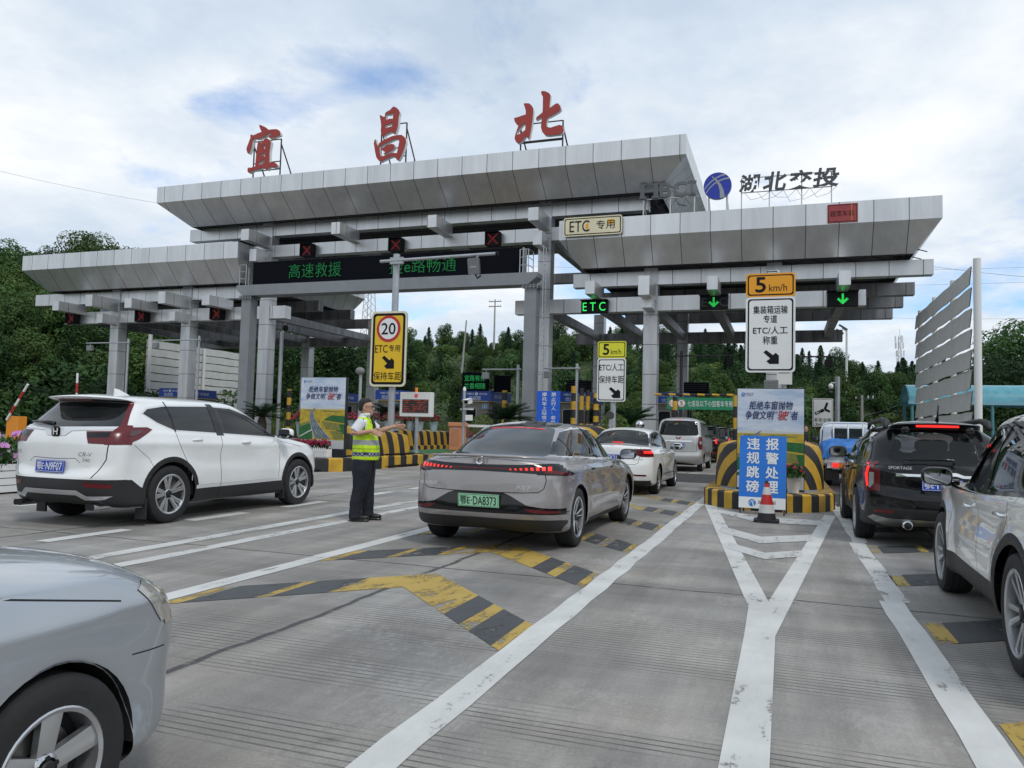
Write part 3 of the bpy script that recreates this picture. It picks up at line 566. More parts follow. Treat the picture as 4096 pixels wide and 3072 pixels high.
for k in range(27): m.cyl((-11.36, 36.3, 2.4 + k * .3), (-11.36, 36.72, 2.4 + k * .3), .014, GALV, 5)
for k in range(5): m.tube([(-11.68, 36.5, 2.8 + k * 1.4), (-11.36, 36.3, 2.8 + k * 1.4)], .02, GALV, 5)
m.build('ladder', gan)
t = thing('display_board', 'long black LED board with green characters on the steel gantry', 'display board', (-20.7, 36.4, 9.17))
m = MB(); m.br((-28.9, 36.42, 9.24), (-12.5, 36.9, 10.50), LEDBG); m.br((-12.5, 36.40, 9.22), (-12.44, 36.92, 10.52), GALV)
m.br((-28.9, 36.40, 10.5), (-12.5, 36.92, 10.53), BLACK); m.br((-28.9, 36.40, 9.2), (-12.5, 36.92, 9.24), BLACK); m.build('cabinet', t)
LEDT = mat('dim green led text', (0, .1, .02), .5, emit=(.02, .42, .10), estr=.5)
def led_text(m, txt, org, w, h, step=.045, mt=LEDT, bold=-.004):
    put_text(m, txt, mt, org, X3, Z3, w, h, bold)
    # dark grid between the lamps
    n = int(w / step); k = int(h / step)
    for i in range(n + 1): x = org[0] - w / 2 + i * w / n; m.br((x - .009, org[1] - .006, org[2] - h / 2), (x + .009, org[1] - .003, org[2] + h / 2), LEDBG)
    for j in range(k + 1): z = org[2] - h / 2 + j * h / k; m.br((org[0] - w / 2, org[1] - .007, z - .009), (org[0] + w / 2, org[1] - .004, z + .009), LEDBG)
m = MB(); led_text(m, '高速救援', (-24.75, 36.41, 9.9), 3.4, .8, .06); led_text(m, '搜e路畅通', (-18.1, 36.41, 9.87), 3.9, .8, .06)
m.build('led_text', t, recalc=False)
# ---------------------------------------------------------------- vehicle kit
def paintmat(name, col, metal=0., rough=.35, flake=True):
    m = mat(name, col, rough, metal, coat=1.0); t = NT(m); P, s = t.pos()
    d = t.mr(t.noise(P, 1.8, 5, .6), .3, .7, .93, 1.03); lo = t.mr(s[2], .15, .55, .72, 1.0)       # road film low on the body
    lo = t.m('MAXIMUM', lo, t.mr(t.noise(P, 9, 4, .7), .45, .65, .75, 1.0))
    sc = t.n('ShaderNodeVectorMath', operation='SCALE'); sc.inputs[0].default_value = col; t.L(t.m('MULTIPLY', d, lo), sc.inputs['Scale']); t.L(sc.outputs[0], t.b.inputs['Base Color'])
    return m
PW = paintmat('white car paint', (.82, .83, .82)); PPW = paintmat('pearl white car paint', (.76, .75, .70)); PG = paintmat('warm grey metallic paint', (.35, .325, .32), .55, .36); PS = paintmat('silver metallic paint', (.40, .425, .45), .6, .38); PB = paintmat('black car paint', (.004, .004, .0045), 0, .3); PB.node_tree.nodes['Principled BSDF'].inputs['Specular IOR Level'].default_value = .1; PB.node_tree.nodes['Principled BSDF'].inputs['Coat Weight'].default_value = .7; PVS = paintmat('van silver paint', (.52, .52, .51), .5, .4)
GLASS = mat('tinted car glass', (.010, .012, .013), .03, 0, spec=.65); GLASS2 = mat('clear dark car glass', (.028, .033, .034), .03, 0, spec=.6); GLASST = mat('see through car glass', (.02, .025, .026), .03, spec=.7, alpha=.42); SEAT = mat('car seat fabric', (.03, .03, .032), .8); PLAST = mat('black bumper plastic', (.018, .018, .019), .55, bump=(260, .08)); GAP = mat('panel gap', (.006, .006, .006), .8)
SATIN = mat('satin bright trim', (.66, .67, .68), .3, .15); BADGE = mat('badge silver', (.60, .60, .60), .4, .2); BADGED = mat('badge grey', (.10, .10, .105), .35, .3)
CHROME = mat('chrome trim', (.75, .76, .77), .12, 1.); GLBK = mat('gloss black trim', (.006, .006, .007), .08); TYRE = mat('tyre rubber', (.016, .016, .017), .75, noise=(8, .3), bump=(60, .15)); RIMM = mat('alloy wheel', (.55, .56, .57), .28, .85); RIMD = mat('dark alloy', (.03, .03, .032), .35, .5); DISC = mat('brake disc', (.18, .17, .16), .4, .8); LINER = mat('wheel arch liner', (.008, .008, .008), .9)
TAIL = mat('dark red tail lamp', (.11, .003, .006), .24, coat=.15); TAILON = mat('lit tail lamp', (.5, .01, .01), .3, emit=(1., .03, .025), estr=1.05); TAILDIM = mat('red reflector', (.24, .008, .01), .25); LAMPC = mat('clear lamp', (.35, .34, .31), .12, .2, coat=1.); MIRG = mat('mirror glass', (.5, .52, .55), .03, 1.); PLB = mat('plate blue', (.012, .06, .42), .4); PLG = mat('plate green', (.33, .66, .42), .4); PLW = mat('plate white lettering', (.8, .8, .8), .5); PLK = mat('plate black lettering', (.02, .02, .02), .5); AMBER = mat('amber lamp', (.6, .2, .01), .3)
def ring(yf, zf, yr, zr, w, zs, zs2=None, wf=None, wr=None, Lf=.55, Lr=.5, n=2.6, n2=None):
    return dict(yf=yf, zf=zf, yr=yr, zr=zr, w=w, zs=zs, zs2=zs if zs2 is None else zs2, wf=wf or w, wr=wr or w, Lf=Lf, Lr=Lr, n=n, n2=n2 or n)
def ring_pts(r, nc, nm):
    P = []; L = max(.02, r['yf'] - r['yr']); Lf, Lr = min(r['Lf'], L * .45), min(r['Lr'], L * .45); y1, y2 = r['yf'] - Lf, r['yr'] + Lr
    for i in range(nc):
        a = math.pi / 2 * i / nc; e = 2 / r['n']; q = math.sin(a) ** e; P.append((r['wf'] * q, y1 + Lf * math.cos(a) ** e, r['zf'] + (r['zs'] - r['zf']) * q ** 1.5))
    for i in range(nm + 1):
        t = i / nm; w = (1 - t) * r['wf'] + t * r['wr'] + 4 * t * (1 - t) * (r['w'] - (r['wf'] + r['wr']) / 2); P.append((w, y1 + (y2 - y1) * t, r['zs'] + (r['zs2'] - r['zs']) * t))
    for i in range(nc - 1, -1, -1):
        a = math.pi / 2 * i / nc; e = 2 / r['n2']; q = math.sin(a) ** e; P.append((r['wr'] * q, y2 - Lr * math.cos(a) ** e, r['zr'] + (r['zs2'] - r['zr']) * q ** 1.5))
    return P
def pchip(ys, k):
    """monotone cubic through ys at 0..n-1, k samples per interval"""
    n = len(ys); d = [ys[i + 1] - ys[i] for i in range(n - 1)]; m = [d[0]] + [0 if d[i - 1] * d[i] <= 0 else 2 * d[i - 1] * d[i] / (d[i - 1] + d[i]) for i in range(1, n - 1)] + [d[-1]]; out = []
    for i in range(n - 1):
        for j in range(k):
            t = j / k; t2, t3 = t * t, t * t * t; out.append((2 * t3 - 3 * t2 + 1) * ys[i] + (t3 - 2 * t2 + t) * m[i] + (-2 * t3 + 3 * t2) * ys[i + 1] + (t3 - t2) * m[i + 1])
    return out + [ys[-1]]
def inside(poly, a, b):
    c = False; n = len(poly)
    for i in range(n):
        (x1, y1), (x2, y2) = poly[i], poly[i - 1]
        if (y1 > b) != (y2 > b) and a < (x2 - x1) * (b - y1) / (y2 - y1) + x1: c = not c
    return c
def strip(pts, w):
    """thin polygon along a polyline"""
    A, B = [], []
    for i, p in enumerate(pts):
        a, b = Vector(pts[max(i - 1, 0)]), Vector(pts[min(i + 1, len(pts) - 1)]); d = (b - a).normalized(); n = Vector((-d.y, d.x)) * w / 2; A.append((p[0] + n.x, p[1] + n.y)); B.append((p[0] - n.x, p[1] - n.y))
    return A + B[::-1]
def grow(poly, d):
    n = len(poly); ar = sum(poly[i - 1][0] * poly[i][1] - poly[i][0] * poly[i - 1][1] for i in range(n)); s = 1 if ar > 0 else -1; out = []
    for i in range(n):
        p, a, b = Vector(poly[i]), Vector(poly[i - 1]), Vector(poly[(i + 1) % n]); n1 = (p - a).normalized(); n2 = (b - p).normalized(); q = Vector((n1.y + n2.y, -n1.x - n2.x)); q = q.normalized() * (d * s / max(.45, q.length / 2)) if q.length > 1e-6 else q; out.append((p.x + q.x, p.y + q.y))
    return out
PROJ = {'side': (1, 2), 'rear': (0, 2), 'front': (0, 2), 'top': (0, 1)}
def car_body(root, rings, feats, axles, rw, paint, arch=.05, res=(14, 40, 6), flare=.02, lim=(-1.2, 1.0), crease=None, arch_depth=.3):
    nc, nm, k = res; ctrl = [ring_pts(r, nc, nm) for r in rings]; ncol = len(ctrl[0]); cols = []
    for c in range(ncol): cols.append(list(zip(*[pchip([ctrl[i][c][a] for i in range(len(ctrl))], k) for a in range(3)])))
    nrow = len(cols[0]); bm = bmesh.new(); V = []
    for c in range(ncol):
        L = []
        for r in range(nrow):
            x, y, z = cols[c][r]; x = max(0., x)
            if x > .3:
                for ya in axles:
                    q = math.hypot(y - ya, (z - rw) * 1.0); x += flare * max(0, 1 - abs(q - rw - .08) / .22) ** 1.5
                if crease:
                    for zc, amp, wd in crease: x += amp * math.exp(-((z - zc - .02 * -y) / wd) ** 2) * min(1, max(0, (abs(y) < 2.1) * 1.))
            if c in (0, ncol - 1) or r in (0, nrow - 1): x = 0. if (c in (0, ncol - 1) or r in (0, nrow - 1)) else x
            L.append(bm.verts.new((x, y, z)))
        V.append(L)
    for c in range(ncol - 1):
        for r in range(nrow - 1):
            try: bm.faces.new((V[c][r], V[c + 1][r], V[c + 1][r + 1], V[c][r + 1]))
            except ValueError: pass
    bmesh.ops.remove_doubles(bm, verts=bm.verts, dist=.0004); bmesh.ops.recalc_face_normals(bm, faces=bm.faces)
    lay = bm.faces.layers.int.new('feat')
    def region(proj, c, n):
        if proj == 'side': return c.x > .42 and abs(n.x) > .42
        if proj == 'rear': return c.y < lim[0] and n.y < -.2
        if proj == 'front': return c.y > lim[1] and n.y > .35
        return n.z > .12
    def near(proj, poly, mg=.005):
        a, b = PROJ[proj]; a0, a1 = min(p[0] for p in poly) - mg, max(p[0] for p in poly) + mg; b0, b1 = min(p[1] for p in poly) - mg, max(p[1] for p in poly) + mg; out = []
        for f in bm.faces:
            va = [v.co[a] for v in f.verts]
            if max(va) < a0 or min(va) > a1: continue
            vb = [v.co[b] for v in f.verts]
            if max(vb) < b0 or min(vb) > b1: continue
            f.normal_update()
            if region(proj, f.calc_center_median(), f.normal): out.append(f)
        return out
    def cut(proj, poly):
        a, b = PROJ[proj]
        for i in range(len(poly)):
            p, q = poly[i - 1], poly[i]; da, db = q[0] - p[0], q[1] - p[1]
            if abs(da) + abs(db) < 1e-6: continue
            # only the faces that the edge itself crosses (with a little to spare)
            fs = near(proj, [p, q], .002); 
            if not fs: continue
            co = [0, 0, 0]; no = [0, 0, 0]; co[a], co[b] = p; no[a], no[b] = db, -da
            es = {e for f in fs for e in f.edges}; vs = {v for f in fs for v in f.verts}
            bmesh.ops.bisect_plane(bm, geom=fs + list(es) + list(vs), dist=1e-5, plane_co=co, plane_no=no)
    arches = []
    for ya in axles:
        R = rw + arch; arches.append([(ya + R * math.cos(2 * math.pi * i / 36), rw + R * math.sin(2 * math.pi * i / 36)) for i in range(36)])
    table = [(None, None, None, None)]
    allf = [(p, po, mt, nm_, md, off) for p, po, mt, nm_, md, off in feats]
    for (p, po, mt, nm_, md, off) in allf:
        cut(p, po); idx = len(table); table.append((mt, nm_, md, off)); a, b = PROJ[p]
        for f in near(p, po):
            c = f.calc_center_median()
            if inside(po, c[a], c[b]): f[lay] = idx
    dead = []
    for po in arches:
        cut('side', po)
        for f in near('side', po):
            c = f.calc_center_median()
            if inside(po, c.y, c.z): dead.append(f)
    bmesh.ops.delete(bm, geom=dead, context='FACES')
    bm.normal_update(); bm.verts.index_update()
    groups = {}
    for f in bm.faces:
        i = f[lay]; mt, nm_, md, off = table[i]; groups.setdefault((nm_, md) if nm_ else ('body', 'center'), []).append((f, mt or paint, off or 0.))
    made = {}
    for (nm_, md), fl in groups.items():
        for sgn in ((1, -1) if md == 'sides' else (0,)):
            mb_v, mb_f, mi, mats = [], [], [], []; mp = {}
            for side in ((1, -1) if sgn == 0 else (sgn,)):
                for f, mt, off in fl:
                    if mt not in mats: mats.append(mt)
                    ids = []
                    for v in f.verts:
                        key = (v.index, side if abs(v.co.x) > 1e-5 else 0)
                        if key not in mp: c = v.co + v.normal * off; mp[key] = len(mb_v); mb_v.append((c.x * side if abs(v.co.x) > 1e-5 else 0., c.y, c.z))
                        ids.append(mp[key])
                    mb_f.append(ids if side == 1 else ids[::-1]); mi.append(mats.index(mt))
            me = bpy.data.meshes.new(nm_); me.from_pydata(mb_v, [], mb_f)
            for m_ in mats: me.materials.append(m_)
            me.polygons.foreach_set('material_index', mi); me.polygons.foreach_set('use_smooth', [True] * len(mb_f)); me.update()
            o = bpy.data.objects.new(nm_, me); COL.objects.link(o); o.parent = root; made.setdefault(nm_, []).append(o)
    bm.free()
    # liners behind the wheels
    for ya in axles:
        for s in (1, -1):
            m = MB(); R = rw + arch + .004; n = 20; xs = (rings[3]['w'] - .03, .48); pr = [(ya + R * math.cos(math.pi * 1.06 * i / n - .03 * math.pi), rw + R * math.sin(math.pi * 1.06 * i / n - .03 * math.pi)) for i in range(n + 1)]
            m.add([(s * x, p[0], p[1]) for x in xs for p in pr], [(i, i + 1, n + 2 + i, n + 1 + i) for i in range(n)], LINER)
            m.add([(s * xs[1], p[0], p[1]) for p in pr] + [(s * xs[1], ya + R, .2), (s * xs[1], ya - R, .2)], [tuple(range(n + 1))], LINER); m.build('wheel_arch', root, smooth=True, world=False)
    m = MB(); y0, y1 = axles[0], axles[1]; m.box((0, (y0 + y1) / 2, .3), (1.0, y1 - y0 + 1.0, .14), LINER); m.build('underbody', root, world=False)
    return made
def wheel(root, x, y, r, style='five', w=.215, steer=0., rimr=None, rim=None, dark=None, cap=None):
    """x>0: right side. Built round the local origin, axis x outward"""
    s = 1 if x > 0 else -1; rr = rimr or r * .66; rim = rim or RIMM; h = w / 2
    m = MB(); prof = [(rr * .98, -h), (r * .86, -h), (r * .955, -h * .92), (r * .99, -h * .72), (r, -h * .3), (r, h * .3), (r * .99, h * .72), (r * .955, h * .92), (r * .88, h * 1.0), (r * .80, h * 1.02), (rr * 1.04, h * .92), (rr * .98, h * .7), (rr * .98, -h)]
    m.lathe([(a, s * b) for a, b in prof], TYRE, 40, (0, 0, 0), 'X', cap=False)
    for q in (-.45, 0, .45): m.lathe([(r * 1.001, s * h * (q - .04)), (r * 1.0015, s * h * q), (r * 1.001, s * h * (q + .04))], GAP, 40, (0, 0, 0), 'X', cap=False)
    o = m.build('wheel', root, world=False, autos=35); o.location = (x - s * h * .0, y, r); o.rotation_euler = (0, 0, steer)
    m = MB(); m.lathe([(rr * 1.05, s * h * .93), (rr * 1.02, s * h * .97), (rr * .95, s * h * .90), (rr * .93, s * h * .2), (rr * .93, -s * h * .8)], rim, 40, (0, 0, 0), 'X', cap=False)
    m.lathe([(rr * .92, s * h * .02), (rr * .3, s * h * .05), (.01, s * h * .05)], dark or LINER, 32, (0, 0, 0), 'X', cap=False)
    m.lathe([(rr * .72, s * h * .10), (rr * .70, s * h * .14), (rr * .3, s * h * .14)], DISC, 32, (0, 0, 0), 'X', cap=False)
    def spoke(a, w0, w1, r0, r1, z0, z1, th=.03, mt=rim):
        c, q = math.cos(a), math.sin(a); d = Vector((0, c, q)); t = Vector((0, -q, c)); X = Vector((s, 0, 0))
        P = [d * r0 + t * w0 + X * z0, d * r1 + t * w1 + X * z1, d * r1 - t * w1 + X * z1, d * r0 - t * w0 + X * z0]; B = [p - X * th for p in P]
        mid0, mid1 = d * r0 + X * (z0 + .006), d * r1 + X * (z1 + .005)
        m.add(P + B + [mid0, mid1], [(0, 1, 9, 8), (8, 9, 2, 3), (0, 4, 5, 1), (3, 2, 6, 7), (1, 5, 6, 2)], mt)
    zc, ze = h * .55, h * .78
    if style == 'five':
        for k in range(5): spoke(2 * math.pi * k / 5 + .3, rr * .17, rr * .21, rr * .22, rr * .97, zc, ze)
    elif style == 'vee':
        for k in range(5):
            a = 2 * math.pi * k / 5 + .5
            for d, mt in ((.20, rim), (-.20, rim)): spoke(a + d, rr * .07, rr * .13, rr * .2, rr * .97, zc, ze, .03, mt)
            spoke(a + .63, rr * .05, rr * .16, rr * .3, rr * .95, zc - .02, ze - .02, .02, RIMD)
    elif style == 'multi':
        for k in range(10): spoke(2 * math.pi * k / 10 + .1 + (.09 if k % 2 else -.09), rr * .05, rr * .075, rr * .18, rr * .97, zc, ze)
    elif style == 'blade':
        for k in range(5):
            a = 2 * math.pi * k / 5 + .2; spoke(a, rr * .08, rr * .24, rr * .2, rr * .97, zc, ze, .02, RIMD); spoke(a + .17, rr * .03, rr * .06, rr * .2, rr * .97, zc + .004, ze + .006); spoke(a - .2, rr * .02, rr * .03, rr * .2, rr * .97, zc + .004, ze + .006)
    elif style == 'steel':
        m.lathe([(rr * .95, s * h * .5), (rr * .8, s * h * .2), (rr * .4, s * h * .55), (.01, s * h * .6)], rim, 32, (0, 0, 0), 'X', cap=False)
    m.lathe([(rr * .26, s * (zc - .03)), (rr * .26, s * (zc + .004)), (rr * .20, s * (zc + .012))], rim, 24, (0, 0, 0), 'X', cap=False)
    for k in range(5):
        a = 2 * math.pi * k / 5 + .3; m.lathe([(.011, s * (zc + .013)), (.009, s * (zc + .016))], GAP, 8, (0, rr * .19 * math.cos(a), rr * .19 * math.sin(a)), 'X')
    m.build('rim', o, world=False, autos=35)
    m = MB(); m.lathe([(rr * .15, s * (zc + .0)), (rr * .15, s * (zc + .016)), (rr * .12, s * (zc + .022))], cap or RIMD, 20, (0, 0, 0), 'X'); m.build('hub_cap', o, world=False, autos=40)
    return o
def pebble(m, c, d, mt, p=2.6, n=14, rot=None):
    """rounded box (superellipsoid)"""
    vs, fs = [], []; sg = lambda v: (abs(v) ** (2 / p)) * (1 if v >= 0 else -1)
    for i in range(n + 1):
        a = -math.pi / 2 + math.pi * i / n
        for j in range(2 * n):
            b = math.pi * j / n; q = Vector((sg(math.cos(a)) * sg(math.cos(b)) * d[0] / 2, sg(math.cos(a)) * sg(math.sin(b)) * d[1] / 2, sg(math.sin(a)) * d[2] / 2)); q = rot @ q if rot is not None else q; vs.append(q + Vector(c))
    for i in range(n):
        for j in range(2 * n): j2 = (j + 1) % (2 * n); fs.append((i * 2 * n + j, i * 2 * n + j2, (i + 1) * 2 * n + j2, (i + 1) * 2 * n + j))
    m.add(vs, fs, mt)
def mirror(root, x, y, z, mt, low=None, sc=1.):
    for s in (1, -1):
        m = MB(); pebble(m, (s * (x + .11 * sc), y, z), (.24 * sc, .12 * sc, .155 * sc), mt, 3); m.tube([(s * (x - .06), y + .03, z - .05), (s * (x + .05), y + .01, z - .055)], .028, low or GLBK, 8)
        o = m.build('mirror', root, smooth=True, world=False); m = MB(); m.add([(s * (x + .11 * sc) + p[0], y - .062 * sc, z + p[1]) for p in rrect(.20 * sc, .125 * sc, .04)], [tuple(range(24))], MIRG); m.build('mirror_glass', o, world=False)
        if low: m = MB(); pebble(m, (s * (x + .11 * sc), y - .004, z - .035 * sc), (.236 * sc, .124 * sc, .10 * sc), low, 3); m.build('mirror_base', o, smooth=True, world=False)
def handle(root, pts, mt, x):
    for y, z, xx in pts:
        for s in (1, -1):
            m = MB(); m.tube([(s * (xx - .01), y - .10, z), (s * (xx + .03), y - .085, z), (s * (xx + .035), y, z + .004), (s * (xx + .03), y + .085, z), (s * (xx - .01), y + .10, z)], [.012, .014, .016, .014, .012], mt, 8); m.build('handle', root, smooth=True, world=False)
def plate(root, x, y, z, txt, green=False, tilt=0., w=.44, h=.14):
    c = PLG if green else PLB; l = PLK if green else PLW; m = MB(); q = Matrix.Rotation(tilt, 3, 'X'); m.box((x, y, z), (w, .012, h), c, q)
    n = q @ Vector((0, -1, 0)); up = q @ Vector((0, 0, 1)); o = Vector((x, y, z)) + n * .0075
    for a, b in (((-w / 2 + .006, h / 2 - .010), (w / 2 - .006, h / 2 - .006)), ((-w / 2 + .006, -h / 2 + .006), (w / 2 - .006, -h / 2 + .010)), ((-w / 2 + .006, -h / 2 + .006), (-w / 2 + .010, h / 2 - .006)), ((w / 2 - .010, -h / 2 + .006), (w / 2 - .006, h / 2 - .006))):
        m.add([o + X3 * p[0] + up * p[1] for p in ((a[0], a[1]), (b[0], a[1]), (b[0], b[1]), (a[0], b[1]))], [(0, 1, 2, 3)], l)
    if txt:
        head, tail = txt; put_text(m, head, l, o - X3 * (w * .325), X3, up, w * .24, h * .66, .015); m.geo((circ(.008, 8), [tuple(range(8))]), l, o - X3 * (w * .165), X3, up); put_text(m, tail, l, o + X3 * (w * .155), X3, up, w * .56, h * .66, .018)
    for sx in (-1, 1):
        for sz in (-1, 1): m.lathe([(.009, 0), (.006, -.006)], CHROME, 8, o + X3 * sx * w * .28 + up * sz * h * .42, 'Y')
    m.build('number_plate', root, world=False, recalc=False)
def badge(root, fn, name='badge'): m = MB(); fn(m); return m.build(name, root, world=False, recalc=False)
def S(poly, mt, nm=None, off=0., md='sides'): return ('side', poly, mt, nm, md, off)
def Rr(poly, mt, nm=None, off=0., md='center'): return ('rear', poly, mt, nm, md, off)
def Tp(poly, mt, nm=None, off=0., md='center'): return ('top', poly, mt, nm, md, off)
def Fr(poly, mt, nm=None, off=0., md='center'): return ('front', poly, mt, nm, md, off)
def arc_poly(y, r, R, a0=-.25, a1=math.pi + .25, n=26): return [(y + R * math.cos(a0 + (a1 - a0) * i / n), r + R * math.sin(a0 + (a1 - a0) * i / n)) for i in range(n + 1)]

def cabin(t, yr, h, w):
    for y, n in ((.15, 2), (yr, 3)):
        for k in range(n):
            x = (-.36, .36)[k] if n == 2 else (-.42, 0, .42)[k]; m = MB(); pebble(m, (x, y - .1, h - .62), (.46 if n == 2 else .42, .16, .62), SEAT, 4, 8, Matrix.Rotation(.2, 3, 'X')); pebble(m, (x, y - .17, h - .25), (.26, .10, .17), SEAT, 3, 8); m.build('seat', t, smooth=True, world=False)
    m = MB(); m.br((-w + .2, .75, h - .62), (w - .2, 1.0, h - .5), SEAT); m.lathe([(.17, 0), (.19, .02), (.17, .04)], SEAT, 18, (-.36, .62, h - .5), 'Y', False); m.build('dashboard', t, world=False)
# ---------------------------------------------------------------- warm grey liftback, centre of the picture
def liftback():
    t = thing('car', 'warm grey metallic liftback car with full width red light bar and green plate', 'car', (-3.18, 10.3, 0), 0, 'cars queuing for the toll')
    rg = [ring(2.1, .24, -2.1, .27, .0, .24), ring(2.15, .20, -2.15, .24, .80, .20), ring(2.30, .28, -2.30, .30, .90, .28), ring(2.37, .48, -2.37, .44, .93, .48, wr=.90), ring(2.37, .60, -2.35, .64, .945, .66, wr=.91), ring(2.29, .74, -2.33, .84, .94, .82, .86, wf=.86, wr=.90),
          ring(1.95, .85, -2.31, .985, .915, .92, .95, wf=.80, wr=.875, Lr=.55), ring(1.35, .955, -2.30, 1.03, .885, .965, 1.0, wf=.76, wr=.83, Lr=.7), ring(1.22, .985, -1.93, 1.055, .855, .985, 1.035, wf=.76, wr=.75, Lf=.4, Lr=.75), ring(.80, 1.19, -1.48, 1.235, .76, 1.19, 1.21, wf=.70, wr=.66, Lf=.35, Lr=.6), ring(.30, 1.395, -.95, 1.405, .63, 1.365, 1.375, Lf=.3, Lr=.4, wr=.58), ring(.0, 1.455, -.55, 1.455, .40, 1.445), ring(-.2, 1.475, -.35, 1.475, 0., 1.475)]
    dlo = [(-1.84, 1.10), (-1.66, 1.185), (-1.22, 1.305), (-.7, 1.365), (-.25, 1.378), (.1, 1.36), (.42, 1.30), (.78, 1.16), (1.10, 1.0), (1.0, .985), (.2, 1.0), (-.8, 1.03), (-1.6, 1.055), (-1.77, 1.068)]
    ft = [S(grow(dlo, .03), SATIN), S(dlo, GLASS, 'window', -.004), S(strip([(-.33, 1.0), (-.28, 1.4)], .07), GLBK), S(strip([(-1.12, 1.02), (-1.16, 1.36)], .035), GLBK), S(strip([(.52, .97), (.62, 1.3)], .03), GLBK)]
    ft += [Tp([(0, .32), (.38, .28), (.44, .20), (.455, -.2), (.44, -.86), (0, -.92)], GLBK, 'roof_glass'), Tp([(0, 1.17), (.45, 1.12), (.70, .98), (.66, .72), (.56, .36), (.45, .30), (0, .34)], GLASS2, 'windshield', -.003),
           Tp([(0, -.93), (.43, -.90), (.475, -1.0), (.54, -1.35), (.595, -1.62), (.56, -1.75), (.40, -1.85), (0, -1.92)], GLASS2, 'rear_window', -.003), Tp([(0, -1.065), (.36, -1.03), (.36, -1.045), (0, -1.08)], TAILON, 'brake_light', .003)]
    bar = [(0, .958), (.45, .965), (.75, .982), (.97, .975), (.97, .868), (.78, .862), (.45, .880), (0, .888)]
    ft += [Rr(bar, GLBK, 'tail_light_bar', .004), S([(-2.4, .978), (-2.12, .95), (-1.86, .905), (-1.66, .862), (-1.74, .845), (-2.0, .852), (-2.4, .866)], GLBK, 'tail_light_bar', .004), S([(-2.16, .915), (-1.95, .885), (-1.76, .862), (-1.80, .855), (-2.0, .862), (-2.2, .88)], TAIL, 'tail_light', .006)]
    for k in range(8):
        x = .34 + k * .056; d = .012 + .0012 * k; ft.append(Rr([(x, .952 - .004 * (8 - k)), (x + d * 1.8, .952 - .004 * (8 - k)), (x + d * 1.8 + .008, .905), (x + .008, .905)], TAILON, 'tail_light', .007))
    ft += [Rr([(0, .925), (.33, .926), (.33, .912), (0, .911)], TAIL, 'tail_light', .007),
           Rr(strip([(.72, .865), (.735, .80), (.715, .71), (.66, .672), (.5, .664), (0, .658)], .009), GAP), Rr([(0, .665), (.27, .665), (.37, .63), (.55, .53), (.72, .505), (.98, .49), (.98, .425), (.5, .435), (0, .435)], GLBK), Rr([(.52, .498), (.86, .468), (.88, .44), (.60, .455)], TAIL, 'reflector', .004, 'sides'),
           Rr([(0, .385), (.86, .37), (.93, .355), (.85, .235), (0, .235)], PLAST), S(strip([(-2.36, .435), (-1.86, .455)], .008), GAP),
           S(strip([(-.28, .99), (-.26, .8), (-.27, .5), (-.30, .28)], .008), GAP), S(strip([(.95, .96), (1.02, .75), (.98, .5), (.86, .3)], .008), GAP), S(strip([(-1.16, 1.02), (-1.12, .85), (-1.02, .68)], .008), GAP), S(strip([(1.85, .86), (1.2, .945)], .007), GAP), S([(-.95, .29), (.95, .29), (.95, .20), (-.95, .20)], PLAST),
           Fr([(.55, .76), (.93, .80), (.93, .70), (.6, .70)], LAMPC, 'headlight', .003, 'sides'), S([(2.3, .70), (1.95, .76), (1.9, .82), (2.2, .80)], LAMPC, 'headlight', .003), S([(-.95, .90), (-.75, .90), (-.75, .878), (-.95, .876)], GAP), S([(.15, .885), (.35, .885), (.35, .865), (.15, .862)], GAP), S([(-1.62, .88), (-1.47, .90), (-1.45, .74), (-1.60, .72)], PG)]
    car_body(t, rg, ft, (-1.43, 1.43), .345, PG, .04, (18, 56, 8), .022, (-1.7, 1.2), [(.70, -.012, .10), (.86, .008, .05)])
    for x in (.80, -.80):
        for y in (-1.43, 1.43): wheel(t, x, y, .345, 'blade', .23)
    mirror(t, .90, 1.05, 1.03, GLBK)
    plate(t, .02, -2.385, .565, ('鄂E', 'DA8373'), True, .1, .48)
    def bd(m):
        put_text(m, 'A07', BADGE, (.52, -2.352, .725), X3, Z3, .17, .042, .01); put_text(m, '长安启源', BADGE, (-.60, -2.35, .735), X3, Z3, .20, .04, .01)
        for s in (-1, 1): m.br((s * .075 - .006, -2.338, .975), (s * .075 + .006, -2.325, 1.025), CHROME); 
        m.lathe([(.028, -2.335), (.042, -2.34), (.042, -2.325)], CHROME, 20, (0, 0, 1.0), 'Y', False)
    badge(t, bd)
    m = MB(); m.tube([(-.72, -2.17, 1.038), (-.4, -2.285, 1.05), (0, -2.32, 1.054), (.4, -2.285, 1.05), (.72, -2.17, 1.038)], [.008, .016, .018, .016, .008], PG, 8); m.build('spoiler', t, smooth=True, world=False)
liftback()
